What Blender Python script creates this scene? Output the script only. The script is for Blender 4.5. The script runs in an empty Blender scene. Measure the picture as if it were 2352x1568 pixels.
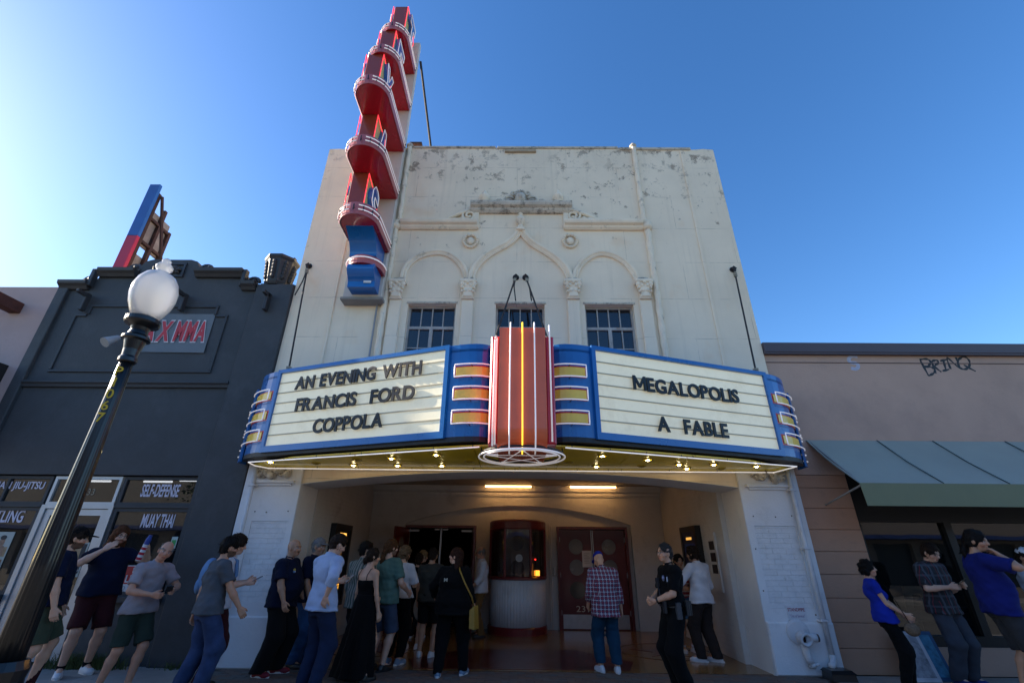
import bpy, bmesh, math, random
import numpy as np
from mathutils import Vector, Matrix
from mathutils.geometry import tessellate_polygon
random.seed(7); np.random.seed(7)
R = math.radians
scn = bpy.context.scene
COL = scn.collection

# ------------------------------------------------------------------ camera
TILT, YAW, ROLL = R(25.2644), R(.6058), R(.5884)
CAM = np.array([0.0, -8.2429, 1.55])
LENS = 16.0
def cam_axes():
    F = np.array([0, math.cos(TILT), math.sin(TILT)]); U = np.array([0, -math.sin(TILT), math.cos(TILT)]); X = np.array([1., 0, 0])
    c, s = math.cos(ROLL), math.sin(ROLL)
    X2 = c*X + s*U; U2 = -s*X + c*U
    cz, sz = math.cos(YAW), math.sin(YAW)
    Z = np.array([[cz, -sz, 0], [sz, cz, 0], [0, 0, 1]])
    return Z @ X2, Z @ U2, Z @ F
AX = cam_axes()
cd = bpy.data.cameras.new('camera'); cam = bpy.data.objects.new('camera', cd); COL.objects.link(cam)
cd.lens = LENS; cd.sensor_width = 36; cd.clip_start = .05; cd.clip_end = 3000
M = Matrix(((AX[0][0], AX[1][0], -AX[2][0], CAM[0]), (AX[0][1], AX[1][1], -AX[2][1], CAM[1]), (AX[0][2], AX[1][2], -AX[2][2], CAM[2]), (0, 0, 0, 1)))
cam.matrix_world = M
scn.camera = cam

# ------------------------------------------------------------------ light
SUN_AZ, SUN_EL = R(78), R(24)          # azimuth counted from +y towards -x
sdir = Vector((-math.sin(SUN_AZ)*math.cos(SUN_EL), math.cos(SUN_AZ)*math.cos(SUN_EL), math.sin(SUN_EL)))
w = bpy.data.worlds.new('World'); scn.world = w; w.use_nodes = True
nt = w.node_tree; bg = nt.nodes['Background']
sky = nt.nodes.new('ShaderNodeTexSky'); sky.sky_type = 'NISHITA'; sky.sun_disc = False
sky.sun_elevation = SUN_EL; sky.sun_rotation = -SUN_AZ
sky.air_density = 1.0; sky.dust_density = .5; sky.ozone_density = 2.5; sky.altitude = 150
hsv = nt.nodes.new('ShaderNodeHueSaturation'); hsv.inputs['Saturation'].default_value = 1.26; hsv.inputs['Hue'].default_value = .506
nt.links.new(sky.outputs[0], hsv.inputs['Color']); nt.links.new(hsv.outputs[0], bg.inputs[0]); bg.inputs[1].default_value = .11
sl = bpy.data.lights.new('sun', 'SUN'); sl.energy = 5; sl.angle = R(.5); sl.color = (1, .86, .68)
so = bpy.data.objects.new('sun', sl); COL.objects.link(so)
so.rotation_euler = (-sdir).to_track_quat('-Z', 'Y').to_euler()
scn.view_settings.view_transform = 'Standard'; scn.view_settings.look = 'None'
scn.view_settings.exposure = 1.36; scn.view_settings.gamma = 1
scn.render.engine = 'CYCLES'

# ------------------------------------------------------------------ measuring: photograph measurement -> place
FPX = LENS/36*2352
def _ray(x, y): return (x-1176)/FPX*AX[0] + (784-y)/FPX*AX[1] + AX[2]
def at(x, y, Y=0.0):
    r = _ray(x, y); q = CAM + (Y-CAM[1])/r[1]*r; return float(q[0]), float(q[2])
def onz(x, y, z=0.0):
    r = _ray(x, y); q = CAM + (z-CAM[2])/r[2]*r; return float(q[0]), float(q[1])
def onx(x, y, X):
    r = _ray(x, y); q = CAM + (X-CAM[0])/r[0]*r; return float(q[1]), float(q[2])

# ------------------------------------------------------------------ materials
def _n(nt, t, **k):
    n = nt.nodes.new(t)
    for a, b in k.items(): setattr(n, a, b)
    return n
MATS = {}
def mat(name, col, rough=.7, var=.12, vs=3.0, bump=.15, bs=60., metal=0, spec=.5, emit=None, es=0, trans=0, coat=0, dirt=0, ds=2.0, dt=.56, dcol=None, alpha=1, ior=1.45, sheen=0):
    if name in MATS: return MATS[name]
    m = bpy.data.materials.new(name); m.use_nodes = True; nt = m.node_tree; L = nt.links.new
    b = nt.nodes['Principled BSDF']; b.inputs['Roughness'].default_value = rough; b.inputs['Metallic'].default_value = metal
    b.inputs['Specular IOR Level'].default_value = spec; b.inputs['IOR'].default_value = ior
    b.inputs['Transmission Weight'].default_value = trans; b.inputs['Coat Weight'].default_value = coat; b.inputs['Coat Roughness'].default_value = .08
    if sheen: b.inputs['Sheen Weight'].default_value = sheen
    tc = _n(nt, 'ShaderNodeTexCoord')
    no = _n(nt, 'ShaderNodeTexNoise'); no.inputs['Scale'].default_value = vs; no.inputs['Detail'].default_value = 6; no.inputs['Roughness'].default_value = .6
    L(tc.outputs['Object'], no.inputs['Vector'])
    mx = _n(nt, 'ShaderNodeMix', data_type='RGBA'); mx.inputs[6].default_value = tuple(c*(1-var) for c in col)+(1,); mx.inputs[7].default_value = tuple(min(1, c*(1+var)) for c in col)+(1,)
    cr = _n(nt, 'ShaderNodeMapRange'); cr.inputs[1].default_value = .3; cr.inputs[2].default_value = .7
    L(no.outputs[0], cr.inputs[0]); L(cr.outputs[0], mx.inputs[0]); out = mx.outputs[2]
    if dirt:
        n2 = _n(nt, 'ShaderNodeTexNoise'); n2.inputs['Scale'].default_value = ds; n2.inputs['Detail'].default_value = 9; n2.inputs['Roughness'].default_value = .72
        L(tc.outputs['Object'], n2.inputs['Vector'])
        r2 = _n(nt, 'ShaderNodeMapRange'); r2.inputs[1].default_value = dt; r2.inputs[2].default_value = dt+.16; r2.inputs[4].default_value = dirt
        L(n2.outputs[0], r2.inputs[0])
        m2 = _n(nt, 'ShaderNodeMix', data_type='RGBA'); dc = dcol or tuple(c*.35 for c in col); m2.inputs[7].default_value = dc+(1,)
        L(r2.outputs[0], m2.inputs[0]); L(out, m2.inputs[6]); out = m2.outputs[2]
    L(out, b.inputs['Base Color'])
    # roughness break-up
    rr = _n(nt, 'ShaderNodeMapRange'); rr.inputs[3].default_value = max(.02, rough-.08); rr.inputs[4].default_value = min(1, rough+.1); L(no.outputs[0], rr.inputs[0]); L(rr.outputs[0], b.inputs['Roughness'])
    if bump:
        n3 = _n(nt, 'ShaderNodeTexNoise'); n3.inputs['Scale'].default_value = bs; n3.inputs['Detail'].default_value = 4
        L(tc.outputs['Object'], n3.inputs['Vector'])
        bp = _n(nt, 'ShaderNodeBump'); bp.inputs['Strength'].default_value = bump; bp.inputs['Distance'].default_value = .01
        L(n3.outputs[0], bp.inputs['Height']); L(bp.outputs[0], b.inputs['Normal'])
    if emit: b.inputs['Emission Color'].default_value = tuple(emit)+(1,); b.inputs['Emission Strength'].default_value = es
    if alpha < 1: b.inputs['Alpha'].default_value = alpha
    MATS[name] = m; return m
def glass(name, tint=(.02, .025, .03), rough=.02, see=.25):
    """window glass: a thin pane that mirrors the street and lets part of the dark inside through"""
    if name in MATS: return MATS[name]
    m = bpy.data.materials.new(name); m.use_nodes = True; nt = m.node_tree; L = nt.links.new
    out = nt.nodes['Material Output']; nt.nodes.remove(nt.nodes['Principled BSDF'])
    fr = _n(nt, 'ShaderNodeFresnel'); fr.inputs[0].default_value = 1.6
    tr = _n(nt, 'ShaderNodeBsdfTransparent'); tr.inputs[0].default_value = (see, see, see*1.03, 1)
    gl = _n(nt, 'ShaderNodeBsdfGlossy'); gl.inputs[0].default_value = (.9, .93, .95, 1); gl.inputs['Roughness'].default_value = rough
    df = _n(nt, 'ShaderNodeBsdfDiffuse'); df.inputs[0].default_value = tint+(1,)
    a = _n(nt, 'ShaderNodeMixShader'); a.inputs[0].default_value = .5; L(tr.outputs[0], a.inputs[1]); L(df.outputs[0], a.inputs[2])
    mr = _n(nt, 'ShaderNodeMath', operation='MULTIPLY_ADD'); mr.inputs[1].default_value = 1.0; mr.inputs[2].default_value = .02; L(fr.outputs[0], mr.inputs[0])
    c = _n(nt, 'ShaderNodeMixShader'); L(mr.outputs[0], c.inputs[0]); L(a.outputs[0], c.inputs[1]); L(gl.outputs[0], c.inputs[2])
    tc = _n(nt, 'ShaderNodeTexCoord'); no = _n(nt, 'ShaderNodeTexNoise'); no.inputs['Scale'].default_value = 1.3; L(tc.outputs['Object'], no.inputs[0])
    bp = _n(nt, 'ShaderNodeBump'); bp.inputs['Strength'].default_value = .06; bp.inputs['Distance'].default_value = .02; L(no.outputs[0], bp.inputs['Height']); L(bp.outputs[0], gl.inputs['Normal'])
    L(c.outputs[0], out.inputs[0]); MATS[name] = m; return m
def emis(name, col, s):
    if name in MATS: return MATS[name]
    m = bpy.data.materials.new(name); m.use_nodes = True; b = m.node_tree.nodes['Principled BSDF']
    b.inputs['Base Color'].default_value = tuple(col)+(1,); b.inputs['Emission Color'].default_value = tuple(col)+(1,); b.inputs['Emission Strength'].default_value = s; b.inputs['Roughness'].default_value = .25
    MATS[name] = m; return m
def stucco(name, c0, flake=1.0, top=10.8):
    """painted plaster: blotched cream, flaking dark patches that crowd towards the parapet, hairline score joints, rusty runs"""
    m = bpy.data.materials.new(name); m.use_nodes = True; nt = m.node_tree; L = nt.links.new; b = nt.nodes['Principled BSDF']
    b.inputs['Roughness'].default_value = .85; b.inputs['Specular IOR Level'].default_value = .25
    tc = _n(nt, 'ShaderNodeTexCoord'); sp = _n(nt, 'ShaderNodeSeparateXYZ'); L(tc.outputs['Object'], sp.inputs[0])
    def noise(s, d=6, r=.6, vec=None):
        n = _n(nt, 'ShaderNodeTexNoise'); n.inputs['Scale'].default_value = s; n.inputs['Detail'].default_value = d; n.inputs['Roughness'].default_value = r
        L(vec or tc.outputs['Object'], n.inputs['Vector']); return n.outputs[0]
    def mr(v, a, c, d=0., e=1.):
        n = _n(nt, 'ShaderNodeMapRange'); n.inputs[1].default_value = a; n.inputs[2].default_value = c; n.inputs[3].default_value = d; n.inputs[4].default_value = e; L(v, n.inputs[0]); return n.outputs[0]
    def mth(op, a, c):
        n = _n(nt, 'ShaderNodeMath', operation=op)
        for i, v in enumerate((a, c)):
            if isinstance(v, (int, float)): n.inputs[i].default_value = v
            else: L(v, n.inputs[i])
        return n.outputs[0]
    def mix(f, a, c):
        n = _n(nt, 'ShaderNodeMix', data_type='RGBA')
        L(f, n.inputs[0])
        for i, v in ((6, a), (7, c)):
            if isinstance(v, tuple): n.inputs[i].default_value = v+(1,)
            else: L(v, n.inputs[i])
        return n.outputs[2]
    c = mix(mr(noise(.7), .35, .65), tuple(x*.93 for x in c0), tuple(min(1, x*1.05) for x in c0))
    c = mix(mr(noise(1.1, 3), .6, .7, 0, .35), c, (c0[0]*.95, c0[1]*.78, c0[2]*.62))          # warm undercoat showing
    # vertical runs
    mp = _n(nt, 'ShaderNodeMapping'); mp.inputs['Scale'].default_value = (7, 7, .35); L(tc.outputs['Object'], mp.inputs[0])
    c = mix(mr(noise(1, 5, .6, mp.outputs[0]), .55, .8, 0, .3), c, tuple(x*.55 for x in c0))
    # flaking: threshold depends on height
    hgt = mr(sp.outputs[2], 6.6, top, 0, 1)
    thr = mth('MULTIPLY', hgt, .142*flake)
    fl = mth('ADD', noise(3.4, 12, .75), thr)
    msk = mr(fl, .65, .70)
    big = mr(noise(.6, 3), .40, .56)
    msk = mth('MULTIPLY', msk, big)
    c = mix(msk, c, (c0[0]*.42, c0[1]*.40, c0[2]*.40))
    # joints
    br = _n(nt, 'ShaderNodeTexBrick'); mp2 = _n(nt, 'ShaderNodeMapping'); mp2.inputs['Rotation'].default_value = (R(90), 0, 0); L(tc.outputs['Object'], mp2.inputs[0]); L(mp2.outputs[0], br.inputs[0])
    br.inputs['Scale'].default_value = 1; br.inputs['Brick Width'].default_value = 2.4; br.inputs['Row Height'].default_value = .92; br.inputs['Mortar Size'].default_value = .006; br.inputs['Color1'].default_value = (1, 1, 1, 1); br.inputs['Color2'].default_value = (1, 1, 1, 1); br.inputs['Mortar'].default_value = (0, 0, 0, 1)
    jt = mth('MULTIPLY', mr(br.outputs[0], 0, 1, 1, 0), mr(noise(2.2, 5), .42, .6, .0, .6))
    c = mix(jt, c, tuple(x*.4 for x in c0))
    L(c, b.inputs['Base Color'])
    hh = mth('ADD', mth('MULTIPLY', br.outputs[0], .5), mth('SUBTRACT', mth('MULTIPLY', noise(26, 8, .7), .5), mth('MULTIPLY', msk, .5)))
    bp = _n(nt, 'ShaderNodeBump'); bp.inputs['Strength'].default_value = .38; bp.inputs['Distance'].default_value = .02; L(hh, bp.inputs['Height']); L(bp.outputs[0], b.inputs['Normal'])
    MATS[name] = m; return m

# ------------------------------------------------------------------ mesh builder
class MB:
    def __init__(s): s.v = []; s.f = []
    def add(s, v, f):
        o = len(s.v); s.v += [tuple(map(float, p)) for p in v]; s.f += [tuple(i+o for i in q) for q in f]; return s
    def box(s, a, b, bev=0):
        x0, y0, z0 = (min(p, q) for p, q in zip(a, b)); x1, y1, z1 = (max(p, q) for p, q in zip(a, b))
        if bev:
            e = min(bev, (x1-x0)/2.01, (z1-z0)/2.01, (y1-y0)/1.01)
            pts = [(x0, z0), (x1, z0), (x1, z1), (x0, z1)]; ip = [(x0+e, z0+e), (x1-e, z0+e), (x1-e, z1-e), (x0+e, z1-e)]
            v = [(p[0], y1, p[1]) for p in pts]+[(p[0], y0+e, p[1]) for p in pts]+[(p[0], y0, p[1]) for p in ip]
            f = [(3, 2, 1, 0), (8, 9, 10, 11)]
            for k in (0, 4):
                for i in range(4): j = (i+1) % 4; f.append((k+i, k+j, k+4+j, k+4+i))
            return s.add(v, f)
        v = [(x0, y0, z0), (x1, y0, z0), (x1, y1, z0), (x0, y1, z0), (x0, y0, z1), (x1, y0, z1), (x1, y1, z1), (x0, y1, z1)]
        return s.add(v, [(0, 3, 2, 1), (4, 5, 6, 7), (0, 1, 5, 4), (1, 2, 6, 5), (2, 3, 7, 6), (3, 0, 4, 7)])
    def plate(s, outer, holes=(), y0=0, y1=.1):
        """polygon in x-z with holes, front at y0, back at y1"""
        loops = [list(outer)]+[list(h) for h in holes]
        tri = tessellate_polygon([[Vector((p[0], p[1], 0)) for p in l] for l in loops])
        flat = [p for l in loops for p in l]; n = len(flat)
        v = [(p[0], y0, p[1]) for p in flat]+[(p[0], y1, p[1]) for p in flat]
        f = []
        for t in tri:
            a, b, c = (flat[i] for i in t)
            if (b[0]-a[0])*(c[1]-a[1])-(b[1]-a[1])*(c[0]-a[0]) < 0: t = (t[0], t[2], t[1])
            f.append(tuple(t)); f.append((t[0]+n, t[2]+n, t[1]+n))
        o = 0
        for l in loops:
            m = len(l)
            for i in range(m): j = (i+1) % m; f.append((o+i, o+j, n+o+j, n+o+i))
            o += m
        return s.add(v, f)
    def flatplate(s, outer, z0, z1):
        """polygon in x-y extruded in z"""
        n = len(outer); tri = tessellate_polygon([[Vector((p[0], p[1], 0)) for p in outer]])
        v = [(p[0], p[1], z0) for p in outer]+[(p[0], p[1], z1) for p in outer]; f = []
        for t in tri:
            a, b, c = (outer[i] for i in t)
            if (b[0]-a[0])*(c[1]-a[1])-(b[1]-a[1])*(c[0]-a[0]) < 0: t = (t[0], t[2], t[1])
            f.append((t[0]+n, t[1]+n, t[2]+n)); f.append((t[0], t[2], t[1]))
        ar = sum(outer[i][0]*outer[(i+1) % n][1]-outer[(i+1) % n][0]*outer[i][1] for i in range(n))
        for i in range(n):
            j = (i+1) % n; f.append((i, j, n+j, n+i) if ar > 0 else (j, i, n+i, n+j))
        return s.add(v, f)
    def tube(s, pts, r, n=8, close=False):
        P = [Vector(p) for p in pts]; m = len(P)
        if not isinstance(r, (list, tuple)): r = [r]*m
        up = None; rings = []
        for i in range(m):
            if close: t = P[(i+1) % m]-P[i-1]
            else: t = P[min(i+1, m-1)]-P[max(i-1, 0)]
            t.normalize()
            if up is None: up = Vector((0, 0, 1)) if abs(t.z) < .9 else Vector((1, 0, 0))
            a = up-t*up.dot(t); a.normalize(); up = a; b = t.cross(a)
            rings.append([P[i]+(a*math.cos(2*math.pi*k/n)+b*math.sin(2*math.pi*k/n))*r[i] for k in range(n)])
        v = [p for rg in rings for p in rg]; f = []
        for i in range(m if close else m-1):
            for k in range(n):
                j = (i+1) % m; f.append((i*n+k, i*n+(k+1) % n, j*n+(k+1) % n, j*n+k))
        if not close: f.append(tuple(range(n-1, -1, -1))); f.append(tuple((m-1)*n+k for k in range(n)))
        return s.add(v, f)
    def lathe(s, prof, c=(0, 0, 0), n=24, mod=None, a0=0, a1=2*math.pi):
        full = abs(a1-a0-2*math.pi) < 1e-6; cols = n if full else n+1
        v = []; f = []
        for (r, z) in prof:
            for k in range(cols):
                a = a0+(a1-a0)*k/n; q = r*(mod(k) if mod else 1)
                v.append((c[0]+q*math.cos(a), c[1]+q*math.sin(a), c[2]+z))
        for i in range(len(prof)-1):
            for k in range(n): kk = (k+1) % cols; f.append((i*cols+k, i*cols+kk, (i+1)*cols+kk, (i+1)*cols+k))
        if full: f.append(tuple(range(n-1, -1, -1))); f.append(tuple((len(prof)-1)*cols+k for k in range(n)))
        return s.add(v, f)
    def sweep(s, pts, prof, y=0):
        """profile [(in-plane offset, distance out of the wall)] along a path in the x-z plane"""
        m = len(pts); k = len(prof); v = []; f = []
        for i in range(m):
            a = Vector(pts[max(i-1, 0)]); b = Vector(pts[min(i+1, m-1)]); t = (b-a).normalized(); nx, nz = -t.y, t.x
            for (o, d) in prof: v.append((pts[i][0]+nx*o, y-d, pts[i][1]+nz*o))
        for i in range(m-1):
            for j in range(k-1): f.append((i*k+j, (i+1)*k+j, (i+1)*k+j+1, i*k+j+1))
        f.append(tuple(range(k))); f.append(tuple((m-1)*k+j for j in range(k-1, -1, -1)))
        return s.add(v, f)
    def ell(s, c, r, n=12, m=8):
        v = []; f = []
        for i in range(m+1):
            t = math.pi*i/m
            for k in range(n): a = 2*math.pi*k/n; v.append((c[0]+r[0]*math.sin(t)*math.cos(a), c[1]+r[1]*math.sin(t)*math.sin(a), c[2]+r[2]*math.cos(t)))
        for i in range(m):
            for k in range(n): f.append((i*n+k, (i+1)*n+k, (i+1)*n+(k+1) % n, i*n+(k+1) % n))
        return s.add(v, f)
    def xf(s, M):
        s.v = [tuple(M @ Vector(p)) for p in s.v]; return s
    def mesh(s, name):
        me = bpy.data.meshes.new(name); me.from_pydata(s.v, [], s.f); me.update(); return me

def link(name, me, m, parent=None, smooth=False, loc=None, rot=None, local=False):
    o = bpy.data.objects.new(name, me); COL.objects.link(o)
    if m is not None:
        ms = m if isinstance(m, (list, tuple)) else [m]
        if len(me.materials) == 0:
            for x in ms: me.materials.append(x)
    if smooth: me.polygons.foreach_set('use_smooth', [True]*len(me.polygons))
    if loc is not None: o.location = loc
    if rot is not None: o.rotation_euler = rot
    if parent is not None:
        o.parent = parent
        if not local: o.matrix_parent_inverse = Matrix.Translation(-Vector(parent.location))
    return o
def obj(name, mb, m, parent=None, smooth=False, **k): return link(name, mb.mesh(name), m, parent, smooth, **k)
def tag(o, label=None, cat=None, group=None, kind=None):
    if label: o['label'] = label
    if cat: o['category'] = cat
    if group: o['group'] = group
    if kind: o['kind'] = kind
    return o
def thing(name, loc, label, cat, group=None):
    o = bpy.data.objects.new(name, None); COL.objects.link(o); o.location = loc; o.empty_display_size = .2
    return tag(o, label, cat, group)
def struct(name, mb, m, smooth=False): return tag(obj(name, mb, m, None, smooth), kind='structure')
def arc(cx, cz, r, a0, a1, n): return [(cx+r*math.cos(R(a0+(a1-a0)*i/n)), cz+r*math.sin(R(a0+(a1-a0)*i/n))) for i in range(n+1)]
def circ(cx, cz, r, n=20): return arc(cx, cz, r, 0, 360, n)[:-1]
def smooth_path(pts, n=6):
    """Catmull-Rom through the points"""
    out = []; P = [Vector(p) for p in pts]
    for i in range(len(P)-1):
        p0 = P[max(i-1, 0)]; p1 = P[i]; p2 = P[i+1]; p3 = P[min(i+2, len(P)-1)]
        for k in range(n):
            t = k/n; out.append(tuple(.5*((2*p1)+(p2-p0)*t+(2*p0-5*p1+4*p2-p3)*t*t+(3*p1-p0-3*p2+p3)*t**3)))
    out.append(tuple(P[-1])); return out
_gl = {}
def glyph(txt, extrude=.02, fat=.0, bevel=0, res=3):
    """lettering as mesh, unit size, standing in x-z, facing -y, returns mesh"""
    key = (txt, extrude, fat, bevel)
    if key in _gl: return _gl[key]
    cu = bpy.data.curves.new('lettering', 'FONT'); cu.body = txt; cu.size = 1; cu.extrude = extrude; cu.offset = fat; cu.bevel_depth = bevel; cu.resolution_u = res
    o = bpy.data.objects.new('lettering', cu); me = bpy.data.meshes.new_from_object(o)
    bpy.data.objects.remove(o); bpy.data.curves.remove(cu)
    me.transform(Matrix.Rotation(R(90), 4, 'X'))
    co = np.zeros(len(me.vertices)*3); me.vertices.foreach_get('co', co); co = co.reshape(-1, 3)
    me.materials.clear()
    _gl[key] = (me, co.min(0), co.max(0)); return _gl[key]
def lettering(txt, x0, x1, z0, z1, y, m, parent, name='lettering', extrude=.006, fat=.0, shear=0, M=None, smooth=False):
    """fit a piece of writing in the rectangle x0..x1, z0..z1 in the plane y"""
    me, lo, hi = glyph(txt, extrude, fat); me = me.copy()
    sx = (x1-x0)/(hi[0]-lo[0]); sz = (z1-z0)/(hi[2]-lo[2])
    T = Matrix(((sx, 0, shear, x0-lo[0]*sx), (0, 1, 0, y-lo[1]-(hi[1]-lo[1])), (0, 0, sz, z0-lo[2]*sz), (0, 0, 0, 1)))
    if M is not None: T = M @ T
    me.transform(T); return link(name, me, m, parent)
# ================================================================== SETTING: ground
M_conc = mat('sidewalk_concrete', (.30, .28, .26), .9, .2, 1.5, .4, 90, dirt=.6, ds=3)
M_asph = mat('asphalt', (.14, .135, .125), .9, .2, 2, .6, 120)
M_paver = [mat('paver_%s' % n, c, .85, .2, 9, .5, 70, dirt=.5, ds=5) for n, c in (('brown', (.13, .10, .085)), ('grey', (.125, .115, .105)), ('rust', (.155, .105, .08)))]
M_joint = mat('paver_joint_sand', (.07, .06, .055), .95, .2, 10, .4, 200)
struct('ground', MB().box((-400, -400, -.45), (400, 400, -.16)), M_asph)
struct('road', MB().box((-60, -16, -.16), (60, -4.6, -.12)), M_asph)
M_kerb = mat('kerb_concrete', (.30, .29, .27), .9, .15, 2, .3, 80)
struct('kerb', MB().box((-60, -4.6, -.158), (60, -4.45, .0)), M_kerb)
struct('kerb_across_street', MB().box((-60, -16.15, -.158), (60, -16.0, .0)), M_kerb)
struct('sidewalk_across_street', MB().box((-60, -20.5, -.158), (60, -16.15, -.004)), M_conc)
sw = MB()
for i in range(-16, 19):
    x0 = i*1.5+.05
    if -4.6 < x0 < 4.4: continue
    for y0, y1 in ((-4.445, -3.0), (-2.99, -1.5), (-1.49, 0.0)): sw.box((x0, y0, -.155), (x0+1.49, y1, 0), 0)
pavement = struct('sidewalk', sw, M_conc)
px0, px1 = -4.44, 4.53
bed = obj('paver_bed', MB().box((px0, -4.445, -.155), (px1, .0, -.012)), M_joint, pavement)
# bonded brick pavers in front of the entrance
pv = MB().box((-.112, -.053, -.012), (.112, .053, .0), 0)
pm = [pv.mesh('paver') for _ in M_paver]
for me, m in zip(pm, M_paver): me.materials.append(m)
rows = 0
far = MB()
for r in range(40):
    yc = -.056-r*.111
    off = .115 if r % 2 else 0
    for k in range(40):
        xc = px0+.115+off+k*.23
        if xc > px1-.11: continue
        if r < 8:
            o = link('paver', random.choice(pm), None, pavement, loc=(xc+random.uniform(-.002, .002), yc, random.uniform(-.003, .003)), rot=(random.uniform(-.012, .012), random.uniform(-.012, .012), random.uniform(-.01, .01)))
        else: far.box((xc-.112, yc-.053, -.012), (xc+.112, yc+.053, 0))
tag(obj('pavers', far, M_paver[0], pavement), kind='stuff')

# ================================================================== THEATRE
M_stucco = stucco('facade_plaster', (.87, .725, .545), 1.0)
M_mould = mat('moulding_plaster', (.86, .725, .55), .85, .12, 2, .4, 40, dirt=.75, ds=3.5, dcol=(.16, .14, .12))
M_mould2 = mat('weathered_cornice_plaster', (.60,.53,.43), .9, .18, 4, .7, 30, dirt=.9, ds=8, dt=.48, dcol=(.12, .105, .085))
M_white = mat('white_painted_masonry', (.74, .73, .73), .75, .06, 1.5, .35, 35, dirt=.35, ds=1.6, dcol=(.32, .31, .31))
M_whiteb = mat('white_painted_brick', (.72, .71, .71), .7, .08, 8, .5, 45, dirt=.3, ds=6, dcol=(.3, .29, .29))
M_lobby = mat('lobby_painted_brick', (.60, .58, .55), .8, .1, 1.5, .3, 40, dirt=.5, ds=1.5, dcol=(.28, .25, .23))
TX0, TX1, TZ = -4.71, 4.87, 10.80
OX0, OX1, OSP, OCR = -3.73, 3.85, 2.66, 2.90
th = thing('theatre', (0, 0, 0), 'cream plaster movie theatre with arched entrance, three windows and flaking parapet', 'theatre')
# entrance arch: circle through the springings and the crown
ocx = (OX0+OX1)/2; hw = (OX1-OX0)/2; sag = OCR-OSP; orad = (hw*hw+sag*sag)/(2*sag); oc = OCR-orad; oa = math.degrees(math.asin(hw/orad))
arch = arc(ocx, oc, orad, 90-oa, 90+oa, 28)         # right to left
def c4(x, y, Y=0.0): return at(826.9+.39063*x, 312.4+.39063*y, Y)
wins = []
for l, r in ((288, 568), (800, 1084), (1318, 1602)):
    x0 = c4(l, 980, .05)[0]; x1 = c4(r, 980, .05)[0]; wins.append((x0, x1, 4.45, 6.30))
top = [(TX1, TZ-.06)]
xs = np.linspace(TX1, TX0, 40)[1:-1]
for x in xs: top.append((float(x), TZ+(-.05 if abs(x) > 3.1 else .0)+random.uniform(-.02, .02)))
top.append((TX0, TZ-.06))
outer = [(TX0, 0), (OX0, 0), (OX0, OSP)]+arch[::-1][1:-1]+[(OX1, OSP), (OX1, 0), (TX1, 0)]+top
holes = [[(a, c), (b, c), (b, d), (a, d)] for a, b, c, d in wins]
facade = obj('facade_wall', MB().plate(outer, holes, 0, .7), M_stucco, th)
rv_in = [(OX0+.006, 0), (OX0+.006, OSP-.004)]+[(ocx+(x-ocx)*.9985, z-.006) for x, z in arch[::-1][1:-1]]+[(OX1-.006, OSP-.004), (OX1-.006, 0)]
rv_out = [(OX0+.001, 0), (OX0+.001, OSP)]+[(x, z-.001) for x, z in arch[::-1][1:-1]]+[(OX1-.001, OSP), (OX1-.001, 0)]
obj('arch_reveal', MB().plate(rv_out+rv_in[::-1], (), -.058, .69), M_white, th)
obj('side_wall', MB().box((TX0+.01, .72, 3.3), (TX0+.3, 14, TZ-.15)).box((TX1-.3, .72, 3.3), (TX1-.01, 14, TZ-.15)).box((TX0+.3, 13.7, 3.3), (TX1-.3, 14, TZ-.2)), M_stucco, th)
obj('roof_deck', MB().box((TX0+.3, .7, 9.6), (TX1-.3, 13.7, 9.8)), M_joint, th)
obj('parapet_coping', MB().box((-2.6, -.03, TZ-.03), (-.55, .3, TZ+.035), .01).box((-.5, -.03, TZ-.04), (2.5, .3, TZ+.03), .01).box((2.55, -.035, TZ-.08), (4.3, .3, TZ-.005), .01), M_mould2, th)
# broken scupper board high on the parapet
a = c4(852, 92); b = c4(1034, 98)
obj('scupper_board', MB().box((a[0], -.06, a[1]-.05), (b[0], -.002, a[1]+.03), .01), mat('old_board', (.42, .34, .24), .9, .2, 6, .4), th)
# --- ornament
def pathD(pts): return smooth_path([c4(*p) for p in pts], 5)
prof = [(-.075, 0), (-.075, .05), (-.04, .075), (-.02, .055), (.02, .095), (.06, .10), (.085, .06), (.085, 0)]
prof2 = [(p[0]*.85, p[1]*.8) for p in prof]
lft = [(252, 866), (262, 800), (300, 745), (362, 706), (430, 690), (498, 692), (558, 722), (603, 772), (626, 830), (634, 866)]
rgt = [(1256, 868), (1275, 795), (1320, 737), (1385, 700), (1440, 696), (1500, 713), (1560, 752), (1605, 805), (1636, 870)]
og_l = [(652, 866), (664, 808), (692, 762), (742, 712), (802, 674), (862, 642), (906, 606), (933, 572), (943, 548)]
og_r = [(943, 548), (955, 572), (980, 606), (1026, 645), (1086, 682), (1146, 722), (1196, 772), (1224, 818), (1238, 868)]
for p, pr in ((lft, prof2), (rgt, prof2), (og_l, prof), (og_r, prof)):
    obj('arch_moulding', MB().sweep(pathD(p), pr), M_mould, th, smooth=False)
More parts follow.
